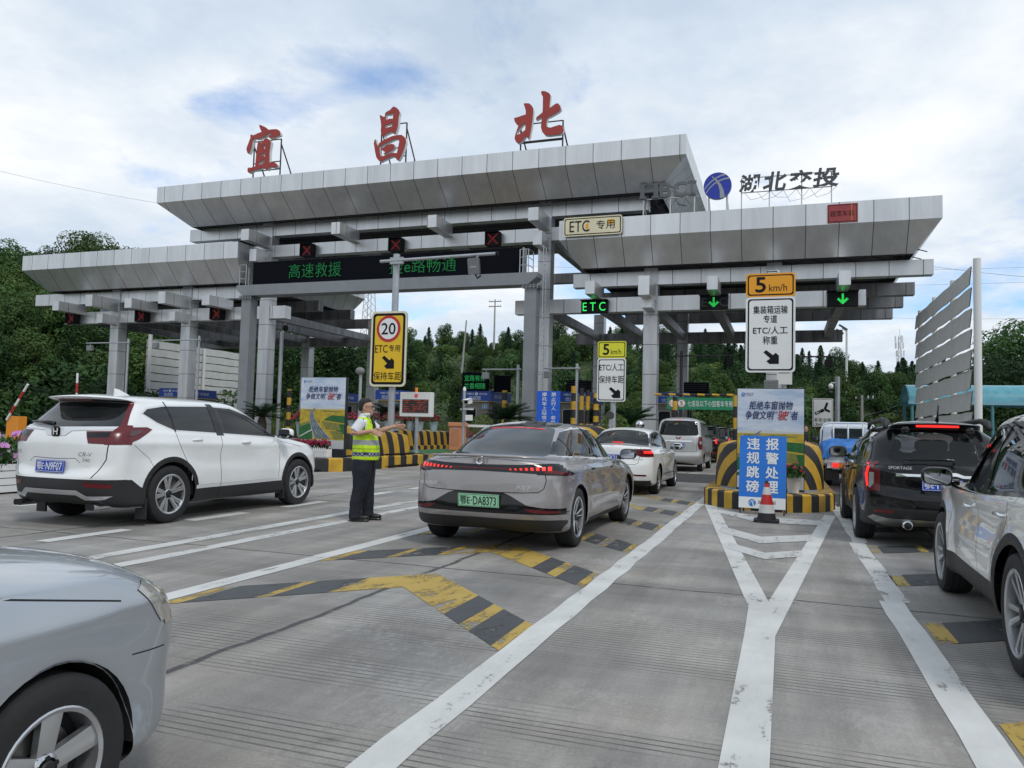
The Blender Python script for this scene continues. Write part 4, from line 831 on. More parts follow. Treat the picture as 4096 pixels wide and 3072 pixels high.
# ---------------------------------------------------------------- suv shapes
def suv_rings(l0=-2.47, l1=2.37, h=1.70, w=.93, belt=1.2, roofw=.70, hood=.93, tail=.25):
    """tail = how far the rear window leans in at the roof"""
    return [ring(l1 - .25, .27, l0 + .3, .3, 0., .25), ring(l1 - .22, .24, l0 + .26, .28, w - .13, .23), ring(l1 - .07, .30, l0 + .07, .36, w - .03, .30), ring(l1, .48, l0, .50, w, .50, wf=w - .07, wr=w - .04), ring(l1, .60, l0 + .01, .61, w + .005, .64, wf=w - .07, wr=w - .04, n=3), ring(l1 - .02, .76, l0 + .06, .72, w, .80, .82, wf=w - .07, wr=w - .03, n=3, Lr=.4),
            ring(l1 - .14, hood - .03, l0 + .05, belt - .20, w - .005, .98, 1.0, wf=w - .11, wr=w - .03, n=3, Lr=.4), ring(l1 - .65, hood + .07, l0 + .10, belt - .02, w - .03, belt - .12, belt - .04, wf=w - .14, wr=w - .06, Lf=.6, n=3, Lr=.4), ring(1.15, hood + .15, l0 + .17, belt + .06, w - .06, belt - .05, belt + .02, wf=w - .14, wr=w - .09, Lf=.45, n=3, Lr=.38),
            ring(.68, h - .30, l0 + .17 + tail * .6, h - .25, w - .13, h - .30, h - .27, wf=w - .20, wr=w - .16, Lf=.35, n=3, Lr=.32), ring(.24, h - .085, l0 + .17 + tail, h - .10, roofw + .03, h - .12, h - .12, wr=roofw, Lf=.3, n=3, Lr=.28), ring(.05, h - .03, l0 + .10 + tail * .6, h - .045, roofw - .06, h - .055, h - .06, Lf=.3, Lr=.25, n=3), ring(-.2, h, l0 + .6, h, .34, h - .012), ring(-.35, h + .004, l0 + .8, h + .004, 0., h + .004)]
def crv():
    t = thing('car', 'white SUV with black lower cladding, seen from behind at the far left', 'car', (-8.56, 9.6, 0), 0, 'cars queuing for the toll')
    rg = suv_rings(-2.47, 2.30, 1.675, .93, 1.215, .67, .92, .32); ax = (-1.42, 1.44); r = .38
    dlo = [(-1.80, 1.43), (-1.70, 1.49), (-1.4, 1.535), (-.6, 1.56), (-.1, 1.545), (.3, 1.45), (.65, 1.31), (.97, 1.165), (.9, 1.125), (-.2, 1.175), (-1.36, 1.225), (-1.62, 1.32)]
    ft = [S([(-2.6, .47), (2.6, .47), (2.6, .1), (-2.6, .1)], PLAST), Rr([(0, .605), (1.1, .605), (1.1, .1), (0, .1)], PLAST), Fr([(0, .44), (1.1, .44), (1.1, .1), (0, .1)], PLAST), S([(-2.6, .60), (-2.05, .60), (-1.88, .47), (-2.6, .45)], PLAST)]
    ft += [S(arc_poly(a, r, r + .115), PLAST) for a in ax]
    ft += [S([(-.98, .475), (.95, .475), (.95, .435), (-.98, .425)], SATIN, 'trim_strip', .006)]
    ft += [S(grow(dlo, .022), SATIN), S(dlo, GLASS, 'window', -.004), S(strip([(-1.34, 1.2), (-1.36, 1.6)], .025), GLBK), S([(-.56, 1.15), (-.40, 1.15), (-.46, 1.6), (-.58, 1.6)], GLBK), S([(-.35, 1.19), (.80, 1.15), (.62, 1.24), (.25, 1.40), (-.06, 1.50), (-.38, 1.52)], mat('painted cabin shade', (.004, .005, .006), .12), 'open_window', -.008)]  # open window is a black panel, the cabin's shade put into its colour
    ft += [S([(-2.6, 1.03), (-2.2, 1.035), (-1.98, 1.10), (-1.73, 1.225), (-1.80, 1.255), (-2.06, 1.25), (-2.12, 1.33), (-2.6, 1.33)], TAIL, 'tail_light', .006), S([(-2.35, 1.13), (-2.0, 1.15), (-1.88, 1.215), (-2.1, 1.205), (-2.35, 1.18)], mat('smoked red lamp', (.05, .004, .006), .08, coat=1.), 'tail_light', .007)]
    ft += [Rr([(0, 1.60), (.585, 1.585), (.635, 1.5), (.75, 1.26), (.70, 1.235), (0, 1.215)], GLASS, 'rear_window', .001), Rr([(.625, 1.59), (.585, 1.59), (.75, 1.26), (.74, 1.20), (.44, 1.19), (.52, 1.045), (.95, 1.035), (1.0, 1.26), (.79, 1.275)], TAIL, 'tail_light', .006, 'sides'), Rr([(.46, 1.175), (.74, 1.185), (.74, 1.12), (.50, 1.11)], GLBK, 'tail_light', .007, 'sides'), Rr([(0, 1.235), (.745, 1.255), (.74, 1.215), (.22, 1.19), (.15, 1.13), (0, 1.125)], SATIN, 'trim_bar', .006),
           Rr([(0, .47), (.42, .47), (.54, .40), (.80, .405), (.72, .36), (.50, .35), (.40, .41), (0, .41)], mat('silver skid', (.55, .55, .56), .3, .6), 'skid_plate', .004), Rr([(.50, .565), (.80, .55), (.80, .50), (.53, .51)], TAIL, 'reflector', .004, 'sides'), Rr(strip([(.76, 1.035), (.74, .85), (.66, .70), (.60, .62)], .012), GAP), Rr(strip([(0, .845), (.34, .855), (.42, .80)], .007), GAP)]
    ft += [S(strip([(-.47, 1.18), (-.50, .9), (-.47, .5), (-.52, .26)], .009), GAP), S(strip([(-1.36, 1.22), (-1.32, 1.05), (-1.16, .80)], .008), GAP), S(strip([(.86, 1.13), (.94, .9), (.88, .5)], .008), GAP), S(strip([(1.55, .97), (1.0, 1.06)], .007), GAP), S(strip([(-2.05, 1.03), (-1.8, .86), (-1.72, .72)], .006), GAP),
           S([(2.5, .80), (2.0, .90), (1.78, .98), (1.95, .985), (2.5, .93)], LAMPC, 'headlight', .003), Tp([(0, 1.10), (.5, 1.05), (.74, .92), (.66, .42), (.60, .30), (0, .33)], GLASS2, 'windshield', -.003)]
    car_body(t, rg, ft, ax, r, PW, .045, (18, 54, 8), .028, (-1.7, 1.3), [(.80, -.012, .12), (1.02, .012, .05)])
    for x in (.81, -.81):
        for y in ax: wheel(t, x, y, r, 'vee', .235)
    mirror(t, .89, .92, 1.19, PW, GLBK, 1.05); handle(t, [(-.98, 1.09, .90), (.05, 1.05, .905)], PW, .9)
    plate(t, -.03, -2.44, .75, ('鄂E', 'N9F07'), False, -.06, .47, .145)
    def bd(m):
        put_text(m, 'CR-V', BADGED, (.52, -2.425, .91), X3, Z3, .22, .05, .01, .2); put_text(m, '240', BADGED, (.53, -2.425, .84), X3, Z3, .13, .04, .01, .2); put_text(m, '东风本田', BADGED, (-.62, -2.425, .92), X3, Z3, .15, .05, .01)
    badge(t, bd)
    def em(m):
        for s in (-1, 1): m.add([(s * .045, -2.42, 1.225), (s * .024, -2.42, 1.225), (s * .018, -2.42, 1.14), (s * .036, -2.42, 1.14)], [(0, 1, 2, 3)], SATIN)
        m.br((-.022, -2.424, 1.172), (.022, -2.415, 1.188), SATIN); m.prism(rrect(.15, .125, .04), GLBK, (0, -2.408, 1.18), X3, Z3, (0, .03, 0), SATIN)
    badge(t, em, 'emblem')
    m = MB(); m.tube([(-.55, -2.29, 1.30), (-.3, -2.35, 1.295), (-.06, -2.39, 1.275)], [.016, .022, .03], GLBK, 8); m.build('wiper', t, smooth=True, world=False)
    m = MB(); w1, w2 = .57, .55; m.add([(-w1, -1.95, 1.63), (w1, -1.95, 1.63), (w2, -2.07, 1.615), (.3, -2.15, 1.622), (-.3, -2.15, 1.622), (-w2, -2.07, 1.615), (-w1, -1.85, 1.643), (w1, -1.85, 1.643), (w2, -2.06, 1.595), (.3, -2.14, 1.60), (-.3, -2.14, 1.60), (-w2, -2.06, 1.595), (0, -1.85, 1.668), (0, -2.15, 1.634)], [(5, 4, 13, 12, 6), (3, 2, 7, 12, 13), (5, 11, 10, 4), (4, 10, 9, 3, 13), (3, 9, 8, 2), (11, 8, 9, 10)], PW); m.build('spoiler', t, bevel=.01, world=False)
    m = MB(); m.br((-.26, -2.145, 1.576), (.26, -2.135, 1.592), TAIL); m.build('brake_light', t, world=False)
    m = MB(); m.add([(-.02, -1.55, 1.675), (.02, -1.55, 1.675), (.02, -1.30, 1.675), (-.02, -1.30, 1.675), (0, -1.56, 1.765), (0, -1.48, 1.755)], [(0, 1, 4), (0, 4, 5, 3), (1, 2, 5, 4), (2, 3, 5)], PW); m.build('antenna', t, world=False)
    for s in (1, -1):
        m = MB(); m.prism(rrect(.15, .075, .03), GAP, (s * .6, -2.39, .27), X3, Z3, (0, .25, 0), CHROME); m.build('exhaust', t, smooth=True, world=False)
        m = MB(); m.box((s * .85, -1.84, .22), (.16, .03, .26), PLAST); m.box((s * .85, 1.02, .24), (.16, .03, .2), PLAST); m.build('mud_flap', t, world=False)
crv()
def sportage():
    t = thing('car', 'black SUV with lit red tail lamps and chrome tailgate bar, blue plate', 'car', (1.81, 13.0, 0), 0, 'cars queuing for the toll')
    rg = suv_rings(-2.42, 2.1, 1.60, .875, 1.05, .55, .95, .28); ax = (-1.36, 1.27); r = .345
    dlo = [(-1.95, 1.22), (-1.75, 1.40), (-1.5, 1.46), (-.3, 1.48), (.25, 1.38), (.95, 1.07), (.9, 1.04), (-1.7, 1.12)]
    ft = [S([(-2.6, .42), (2.6, .42), (2.6, .1), (-2.6, .1)], PLAST), Rr([(0, .50), (1.1, .50), (1.1, .1), (0, .1)], PLAST)] + [S(arc_poly(a, r, r + .09), PLAST) for a in ax]
    ft += [S(dlo, GLASS, 'window', -.004), S([(-.55, 1.0), (-.42, 1.0), (-.46, 1.5), (-.58, 1.5)], GLBK), S([(-2.6, 1.08), (-2.05, 1.06), (-2.0, .95), (-2.12, .70), (-2.6, .70)], TAIL, 'tail_light', .006),
           Rr([(0, 1.45), (.38, 1.44), (.46, 1.39), (.56, 1.12), (.52, 1.06), (0, 1.04)], GLASST, 'rear_window', -.002), Rr([(.735, 1.05), (.76, 1.09), (1.0, 1.08), (1.0, .70), (.77, .705), (.725, .80)], TAIL, 'tail_light', .006, 'sides'), Rr([(.735, .93), (.785, .93), (.79, .735), (.77, .735), (.735, .80)], LAMPC, 'reverse_lamp', .009, 'sides'),
           Rr([(.775, 1.04), (.795, 1.05), (.825, .90), (.81, .75), (.795, .75), (.80, .90)], TAILON, 'tail_light', .010, 'sides'), Rr([(.84, 1.05), (.855, 1.05), (.88, .90), (.86, .74), (.845, .74), (.86, .90)], TAILON, 'tail_light', .010, 'sides'),
           Rr(strip([(.62, 1.03), (.63, .8), (.56, .56), (0, .54)], .010), GAP), Rr([(0, .955), (.16, .955), (.24, .925), (.50, .925), (.50, .895), (.22, .895), (.16, .915), (0, .915)], CHROME, 'trim_bar', .012), Rr([(.52, .475), (.73, .47), (.74, .43), (.55, .425)], TAIL, 'reflector', .004, 'sides'), Rr([(0, .37), (.60, .37), (.74, .40), (.80, .36), (.62, .26), (0, .25)], mat('satin skid', (.28, .28, .28), .3, .6), 'skid_plate', .006),
           S(strip([(-.5, 1.0), (-.5, .3)], .008), GAP), S(strip([(.8, 1.0), (.85, .5)], .008), GAP), Tp([(0, 1.05), (.5, 1.0), (.72, .88), (.6, .3), (0, .33)], GLASST, 'windshield', -.003)]
    cabin(t, -1.0, 1.52, .85)
    car_body(t, rg, ft, ax, r, PB, .04, (16, 40, 7), .022, (-1.7, 1.3))
    for x in (.78, -.78):
        for y in ax: wheel(t, x, y, r, 'five', .24)
    mirror(t, .85, .80, 1.13, PB, None, 1.15); handle(t, [(-1.0, .93, .88), (.05, .92, .885)], PB, .9)
    plate(t, -.0, -2.40, .805, ('鄂E', '12F86'), False, -.04)
    badge(t, lambda m: (put_text(m, 'SPORTAGE', BADGE, (-.46, -2.395, 1.0), X3, Z3, .26, .035, .02),))
    m = MB(); m.tube([(-.42, -2.30, 1.105), (0, -2.345, 1.115), (.13, -2.345, 1.11), (.14, -2.36, 1.05)], [.012, .018, .02, .02], GLBK, 8); m.build('wiper', t, smooth=True, world=False)
    m = MB(); m.br((-.24, -2.10, 1.51), (.24, -2.08, 1.54), TAILON); m.build('brake_light', t, world=False)
    m = MB(); m.tube([(.05, -1.75, 1.59), (.05, -1.80, 1.66), (.06, -1.83, 1.82)], [.03, .012, .009], GLBK, 8); m.build('antenna', t, smooth=True, world=False)
    for s in (1, -1):
        m = MB(); m.tube([(s * .57, .2, 1.50), (s * .57, .0, 1.585), (s * .57, -1.65, 1.61), (s * .575, -1.93, 1.575), (s * .585, -2.05, 1.50)], [.02, .032, .034, .05, .03], PLAST, 8); m.build('roof_rail', t, smooth=True, world=False)
        m = MB(); pebble(m, (s * .36, -2.09, 1.47), (.10, .05, .10), GLBK); m.build('hinge', t, smooth=True, world=False)
    m = MB(); m.tube([(-.38, -2.2, .30), (-.38, -2.43, .30)], .055, CHROME, 14); m.tube([(-.38, -2.3, .30), (-.38, -2.435, .30)], .044, GAP, 14); m.build('exhaust', t, smooth=True, world=False)
sportage()
def suv_right():
    t = thing('car', 'pearl white SUV with chrome door handles, cut off by the right edge', 'car', (2.22, 6.62, 0), R_(-1.2), 'cars queuing for the toll')
    rg = suv_rings(-2.35, 2.2, 1.61, .92, 1.05, .66, .93, .35); ax = (-1.32, 1.32); r = .355
    dlo = [(-1.75, 1.19), (-1.55, 1.33), (-1.2, 1.42), (-.5, 1.475), (.0, 1.45), (.38, 1.34), (.95, 1.03), (.90, .985), (-.4, 1.015), (-1.5, 1.07)]
    ft = [S([(-2.6, .43), (2.6, .43), (2.6, .1), (-2.6, .1)], PLAST)] + [S(arc_poly(a, r, r + .11), PLAST) for a in ax]
    ft += [S(grow(dlo, .03), GLBK), S(dlo, GLASS, 'window', -.004), S([(-.36, 1.0), (-.24, 1.0), (-.28, 1.6), (-.42, 1.6)], GLBK), S(grow([(-.2, 1.04), (.76, 1.015), (.38, 1.25), (.04, 1.385), (-.24, 1.41)], .0), mat('painted cabin shade', (.004, .005, .006), .12), 'open_window', -.02),  # black panel in the open window, painted for the shaded cabin
           S(strip([(-.30, 1.04), (-.30, .5), (-.33, .3)], .009), GAP), S(strip([(.80, 1.03), (.90, .8), (.84, .45)], .008), GAP), S(strip([(-1.3, 1.08), (-1.22, .95), (-1.0, .72), (-.93, .5)], .008), GAP), S(strip([(1.6, .97), (1.0, 1.02)], .007), GAP), S([(2.5, .72), (1.9, .80), (1.65, .93), (1.9, .93), (2.5, .88)], LAMPC, 'headlight', .003), Tp([(0, 1.08), (.5, 1.03), (.74, .90), (.66, .42), (.60, .30), (0, .33)], GLASS2, 'windshield', -.003)]
    car_body(t, rg, ft, ax, r, PPW, .04, (14, 64, 9), .04, (-1.7, 1.3), [(.78, -.02, .13), (.95, .014, .06)])
    for x in (.80, -.80):
        for y in ax: wheel(t, x, y, r, 'multi', .235, rimr=.245)
    mirror(t, .90, .80, 1.05, GLBK, None, 1.0); handle(t, [(-1.02, .90, .905), (.02, .87, .905)], CHROME, .9)
suv_right()
# ---------------------------------------------------------------- saloons
def sedan_rings(l0, l1, h, w, deck=1.06, hood=.92, roofw=.56, gb=-1.72):
    return [ring(l1 - .25, .24, l0 + .25, .28, 0., .24), ring(l1 - .22, .20, l0 + .22, .25, w - .14, .20), ring(l1 - .07, .28, l0 + .06, .30, w - .04, .28), ring(l1, .48, l0, .50, w - .01, .48, wf=w - .09, wr=w - .04), ring(l1, .60, l0 + .01, .62, w, .66, wf=w - .09, wr=w - .04, n=2.8), ring(l1 - .06, .74, l0 + .05, .80, w - .005, .82, .86, wf=w - .10, wr=w - .04, n=2.8), ring(l1 - .3, hood - .07, l0 + .06, deck - .05, w - .03, .92, .96, wf=w - .14, wr=w - .07, n=2.8, Lr=.4),
            ring(l1 - .85, hood + .01, l0 + .10, deck, w - .06, .96, deck - .03, wf=w - .15, wr=w - .12, n=2.8, Lr=.4), ring(1.18, hood + .07, gb, deck + .04, w - .09, .99, deck - .0, wf=w - .15, wr=w - .17, Lf=.4, Lr=.45), ring(.74, h - .25, gb + .38, h - .22, w - .17, h - .25, h - .24, wf=w - .21, wr=w - .24, Lf=.33, Lr=.4), ring(.28, h - .06, gb + .82, h - .055, roofw + .05, h - .09, h - .09, wr=roofw, Lf=.28, Lr=.3), ring(.0, h - .01, gb + 1.1, h - .01, roofw - .2, h - .02), ring(-.2, h, gb + 1.3, h, 0., h)]
def saloon(t, h, w, l0, l1, paint, lights, glass=GLASS, style='five', txt=None, res=(14, 34, 6), rimr=None, deck=1.06, trim=CHROME, clear=GLASS2, hood=.92):
    rg = sedan_rings(l0, l1, h, w, deck, hood); ax = (-1.37, 1.37); r = .325
    dlo = [(-1.50, 1.10), (-1.25, 1.20), (-.95, h - .15), (-.45, h - .10), (.05, h - .11), (.42, h - .21), (1.0, 1.0), (.9, .975), (-.8, 1.015), (-1.4, 1.05)]
    ft = [S(grow(dlo, .015), trim), S(dlo, glass, 'window', -.004), S([(-.36, .95), (-.27, .95), (-.32, h), (-.40, h)], GLBK), S(strip([(-1.12, 1.0), (-1.0, h - .15)], .03), GLBK)]
    ft += [Tp([(0, -.93), (.46, -.92), (.54, -1.0), (.66, -1.55), (.60, -1.66), (0, -1.72)], clear, 'rear_window', -.003), Tp([(0, 1.13), (.5, 1.08), (.70, .95), (.60, .42), (.5, .34), (0, .36)], clear, 'windshield', -.003)]
    ft += lights + [S(strip([(-.30, .98), (-.32, .3)], .008), GAP), S(strip([(.82, .97), (.90, .75), (.84, .35)], .008), GAP), S(strip([(-1.12, 1.02), (-1.05, .85), (-.93, .66)], .008), GAP), S(strip([(1.7, .84), (1.1, .96)], .007), GAP), S(strip([(l1 - .3, .60), (1.37 + .38, .62)], .006), GAP), S(strip([(-.95, .42), (.95, .40)], .02), PLAST), Rr([(0, .33), (.8, .33), (.8, .18), (0, .18)], PLAST), Rr(strip([(.60, deck - .03), (.60, .9), (.56, .70), (.5, .67), (0, .66)], .009), GAP),
             Fr([(.45, .78), (.95, .86), (.95, .70), (.5, .68)], LAMPC, 'headlight', .003, 'sides'), S([(l1, .70), (l1 - .34, .71), (l1 - .46, .86), (l1 - .36, .885), (l1, .85)], LAMPC, 'headlight', .004)]
    car_body(t, rg, ft, ax, r, paint, .035, res, .02, (-1.8, 1.3), [(.84, .010, .04)])
    for x in (w - .13, -w + .13):
        for y in ax: wheel(t, x, y, r, style, .215, rimr=rimr)
    mirror(t, w - .04, .90, 1.03, paint, GLBK); handle(t, [(-.92, .90, w - .025), (.05, .885, w - .02)], paint, .9)
def white_saloon():
    t = thing('car', 'white saloon with red angular tail lamps and round emblem, ahead of the grey car', 'car', (-3.47, 18.66, 0), 0, 'cars queuing for the toll')
    L = [Rr([(.34, .985), (.60, 1.0), (1.0, .99), (1.0, .83), (.60, .84), (.44, .89)], TAIL, 'tail_light', .005, 'sides'), S([(-2.6, 1.0), (-2.2, .97), (-2.05, .93), (-2.15, .83), (-2.6, .83)], TAIL, 'tail_light', .005), Rr([(.66, .955), (.82, .955), (.82, .90), (.66, .905)], TAILON, 'tail_light', .008, 'sides'), Rr([(.46, .46), (.72, .455), (.72, .42), (.48, .425)], TAIL, 'reflector', .004, 'sides')]
    saloon(t, 1.465, .885, -2.42, 2.25, PW, L, GLASS, 'multi', clear=GLASST); cabin(t, -.95, 1.46, .88); plate(t, -.02, -2.385, .80, ('鄂E', '5K218'))
    badge(t, lambda m: (m.lathe([(.055, -2.32), (.062, -2.335), (.07, -2.32)], CHROME, 24, (0, 0, 1.0), 'Y', False), put_text(m, 'VW', CHROME, (0, -2.332, 1.0), X3, Z3, .075, .075, .0)), 'emblem')
    badge(t, lambda m: put_text(m, 'SAGITAR', BADGED, (.56, -2.372, .775), X3, Z3, .22, .03, .01))
    m = MB(); m.br((-.12, -1.745, 1.115), (.12, -1.735, 1.13), TAILON); m.build('brake_light', t, world=False)
white_saloon()
def black_saloon(lab, loc, cat='car', res=(10, 24, 4), lit=True, mt=None):
    t = thing('car', lab, cat, loc, 0, 'cars queuing for the toll')
    L = [Rr([(.40, .98), (1.0, 1.0), (1.0, .84), (.42, .86)], TAIL, 'tail_light', .005, 'sides'), S([(-2.6, 1.0), (-2.1, .96), (-2.1, .86), (-2.6, .84)], TAIL, 'tail_light', .005)]
    if lit: L.append(Rr([(.5, .95), (.85, .96), (.85, .89), (.5, .9)], TAILON, 'tail_light', .008, 'sides'))
    saloon(t, 1.45, .90, -2.35, 2.3, mt or PB, L, GLASS, 'multi', None, res); return t
black_saloon('black saloon between the black SUV and the small white truck', (2.17, 18.5, 0), res=(14, 30, 6), lit=False)
black_saloon('black car with one lit tail lamp beyond the small white truck', (2.02, 33.2, 0))
def silver_car():
    t = thing('car', 'silver car nose and front wheel filling the lower left corner', 'car', (-2.84, .62, 0), R_(0.5), 'cars queuing for the toll'); t.scale = (.87, .87, .87)
    L = [Rr([(.40, .98), (1.0, 1.0), (1.0, .84), (.42, .86)], TAIL, 'tail_light', .005, 'sides')]
    saloon(t, 1.5, .90, -2.35, 2.27, PS, L, GLASS, 'five', None, (24, 60, 9), rimr=.205, hood=1.02)
silver_car()
# ---------------------------------------------------------------- more queue
def van():
    t = thing('van', 'silver minivan with tall tail lamps ahead of the white saloon', 'van', (-3.50, 30.0, 0), 0, 'cars queuing for the toll')
    rg = [ring(2.1, .28, -2.3, .35, 0., .28), ring(2.15, .25, -2.35, .32, .66, .25), ring(2.3, .35, -2.5, .40, .76, .35), ring(2.35, .55, -2.53, .55, .79, .55, n=3.5, Lr=.3), ring(2.32, .75, -2.50, .72, .80, .75, n=3.5, Lr=.3), ring(2.2, .95, -2.50, 1.0, .80, 1.0, n=3.5, Lr=.3), ring(1.8, 1.08, -2.48, 1.22, .79, 1.18, n=3.5, Lr=.28), ring(1.5, 1.2, -2.46, 1.3, .775, 1.26, n=3.5, Lr=.28), ring(1.0, 1.6, -2.36, 1.65, .72, 1.62, n=3.5, Lr=.28), ring(.7, 1.82, -2.26, 1.84, .65, 1.80, n=3.5, Lr=.28), ring(.4, 1.90, -2.0, 1.90, .45, 1.89), ring(.0, 1.93, -1.6, 1.93, 0., 1.93)]
    dlo = [(-2.2, 1.3), (-2.1, 1.72), (.55, 1.74), (.95, 1.6), (1.35, 1.24), (1.0, 1.2), (-2.1, 1.25)]
    ft = [S(dlo, GLASS, 'window', -.004), S([(-.1, 1.1), (.0, 1.1), (0, 1.9), (-.1, 1.9)], PVS), S([(-1.15, 1.1), (-1.07, 1.1), (-1.07, 1.9), (-1.15, 1.9)], PVS), Rr([(0, 1.80), (.52, 1.79), (.62, 1.70), (.68, 1.34), (.62, 1.28), (0, 1.26)], GLASST, 'rear_window', -.003), Rr([(.68, 1.24), (1., 1.24), (1., .78), (.70, .80), (.66, .95)], TAIL, 'tail_light', .006, 'sides'), S([(-2.7, 1.25), (-2.36, 1.22), (-2.36, .80), (-2.7, .78)], TAIL, 'tail_light', .006),
          Rr([(.72, 1.08), (.78, 1.08), (.78, .98), (.72, .98)], LAMPC, 'tail_light', .009, 'sides'), Rr([(0, 1.10), (.46, 1.10), (.46, 1.055), (0, 1.055)], CHROME, 'trim_bar', .008), Rr(strip([(.64, 1.25), (.62, .72), (0, .70)], .012), GAP), S(strip([(-.05, 1.2), (-.05, .35)], .01), GAP), S(strip([(-1.1, 1.2), (-1.1, .75)], .01), GAP), S(strip([(.95, 1.2), (.98, .8)], .01), GAP), Tp([(0, 1.45), (.6, 1.4), (.66, 1.3), (.58, .75), (0, .78)], GLASST, 'windshield', -.003)]
    cabin(t, -1.2, 1.85, .78)
    car_body(t, rg, ft, (-1.55, 1.45), .32, PVS, .035, (12, 26, 5), .015, (-1.9, 1.2))
    for x in (.67, -.67):
        for y in (-1.55, 1.45): wheel(t, x, y, .32, 'five', .18)
    mirror(t, .78, 1.2, 1.26, GLBK, None, 1.1); plate(t, 0, -2.545, .93, ('鄂E', 'N0616')); m = MB()
    for s in (-1, 1): m.prism([(0, 0), (s * .05, .055), (s * .10, .06), (s * .07, .02), (s * .03, -.03)], TAILDIM, (0, -2.50, 1.17), X3, Z3, (0, .01, 0))
    m.build('emblem', t, world=False); m = MB(); m.br((-.1, -2.28, 1.80), (.1, -2.27, 1.83), TAILON); m.build('brake_light', t, world=False)
van()
def far_suv(lab, loc, paint, kind='car', h=1.75, spare=False):
    t = thing('car', lab, kind, loc, 0, 'cars queuing for the toll'); ax = (-1.35, 1.35); r = .36
    dlo = [(-1.95, 1.24), (-1.85, h - .22), (-.3, h - .18), (.3, h - .24), (.95, 1.10), (.9, 1.08), (-1.8, 1.15)]
    ft = [S([(-2.6, .42), (2.6, .42), (2.6, .1), (-2.6, .1)], PLAST), S(dlo, GLASS, 'window', -.004), S([(-.5, 1.0), (-.4, 1.0), (-.4, h), (-.5, h)], PLAST), Rr([(0, h - .16), (.58, h - .18), (.66, 1.2), (0, 1.17)], GLASS, 'rear_window', -.003), Rr([(.70, 1.15), (.85, 1.15), (.85, .85), (.70, .85)], TAIL, 'tail_light', .006, 'sides'), Rr([(.73, 1.12), (.80, 1.12), (.80, .90), (.73, .90)], TAILON, 'tail_light', .009, 'sides'), Rr([(0, .55), (1., .55), (1., .1), (0, .1)], PLAST), Rr([(.6, .52), (.75, .52), (.75, .44), (.6, .44)], TAILDIM, 'reflector', .008, 'sides'), Tp([(0, 1.05), (.6, 1.0), (.66, .9), (.58, .35), (0, .38)], GLASS2, 'windshield', -.003)]
    car_body(t, suv_rings(-2.3, 2.25, h, .92, 1.13, .74, .98, .12), ft, ax, r, paint, .04, (8, 18, 4), .02, (-1.7, 1.2))
    for x in (.80, -.80):
        for y in ax: wheel(t, x, y, r, 'five', .23)
    mirror(t, .86, .8, 1.18, GLBK, None, 1.1)
    for s in (1, -1): m = MB(); m.tube([(s * .68, .3, h - .04), (s * .69, .1, h + .05), (s * .69, -1.7, h + .05), (s * .68, -1.9, h - .04)], .025, PLAST, 6); m.build('roof_rail', t, smooth=True, world=False)
    return t
far_suv('black boxy SUV with roof rails ahead of the silver minivan', (-3.75, 39.2, 0), PB)
far_suv('dark SUV second in line beyond the silver minivan', (-3.6, 45.6, 0), paintmat('charcoal car paint', (.03, .03, .032)))
far_suv('pale SUV leaving the booth, farthest in the middle lane', (-3.5, 53.5, 0), PVS)
far_suv('white SUV with dark windows beside the middle booth', (-9.7, 43.5, 0), PW)
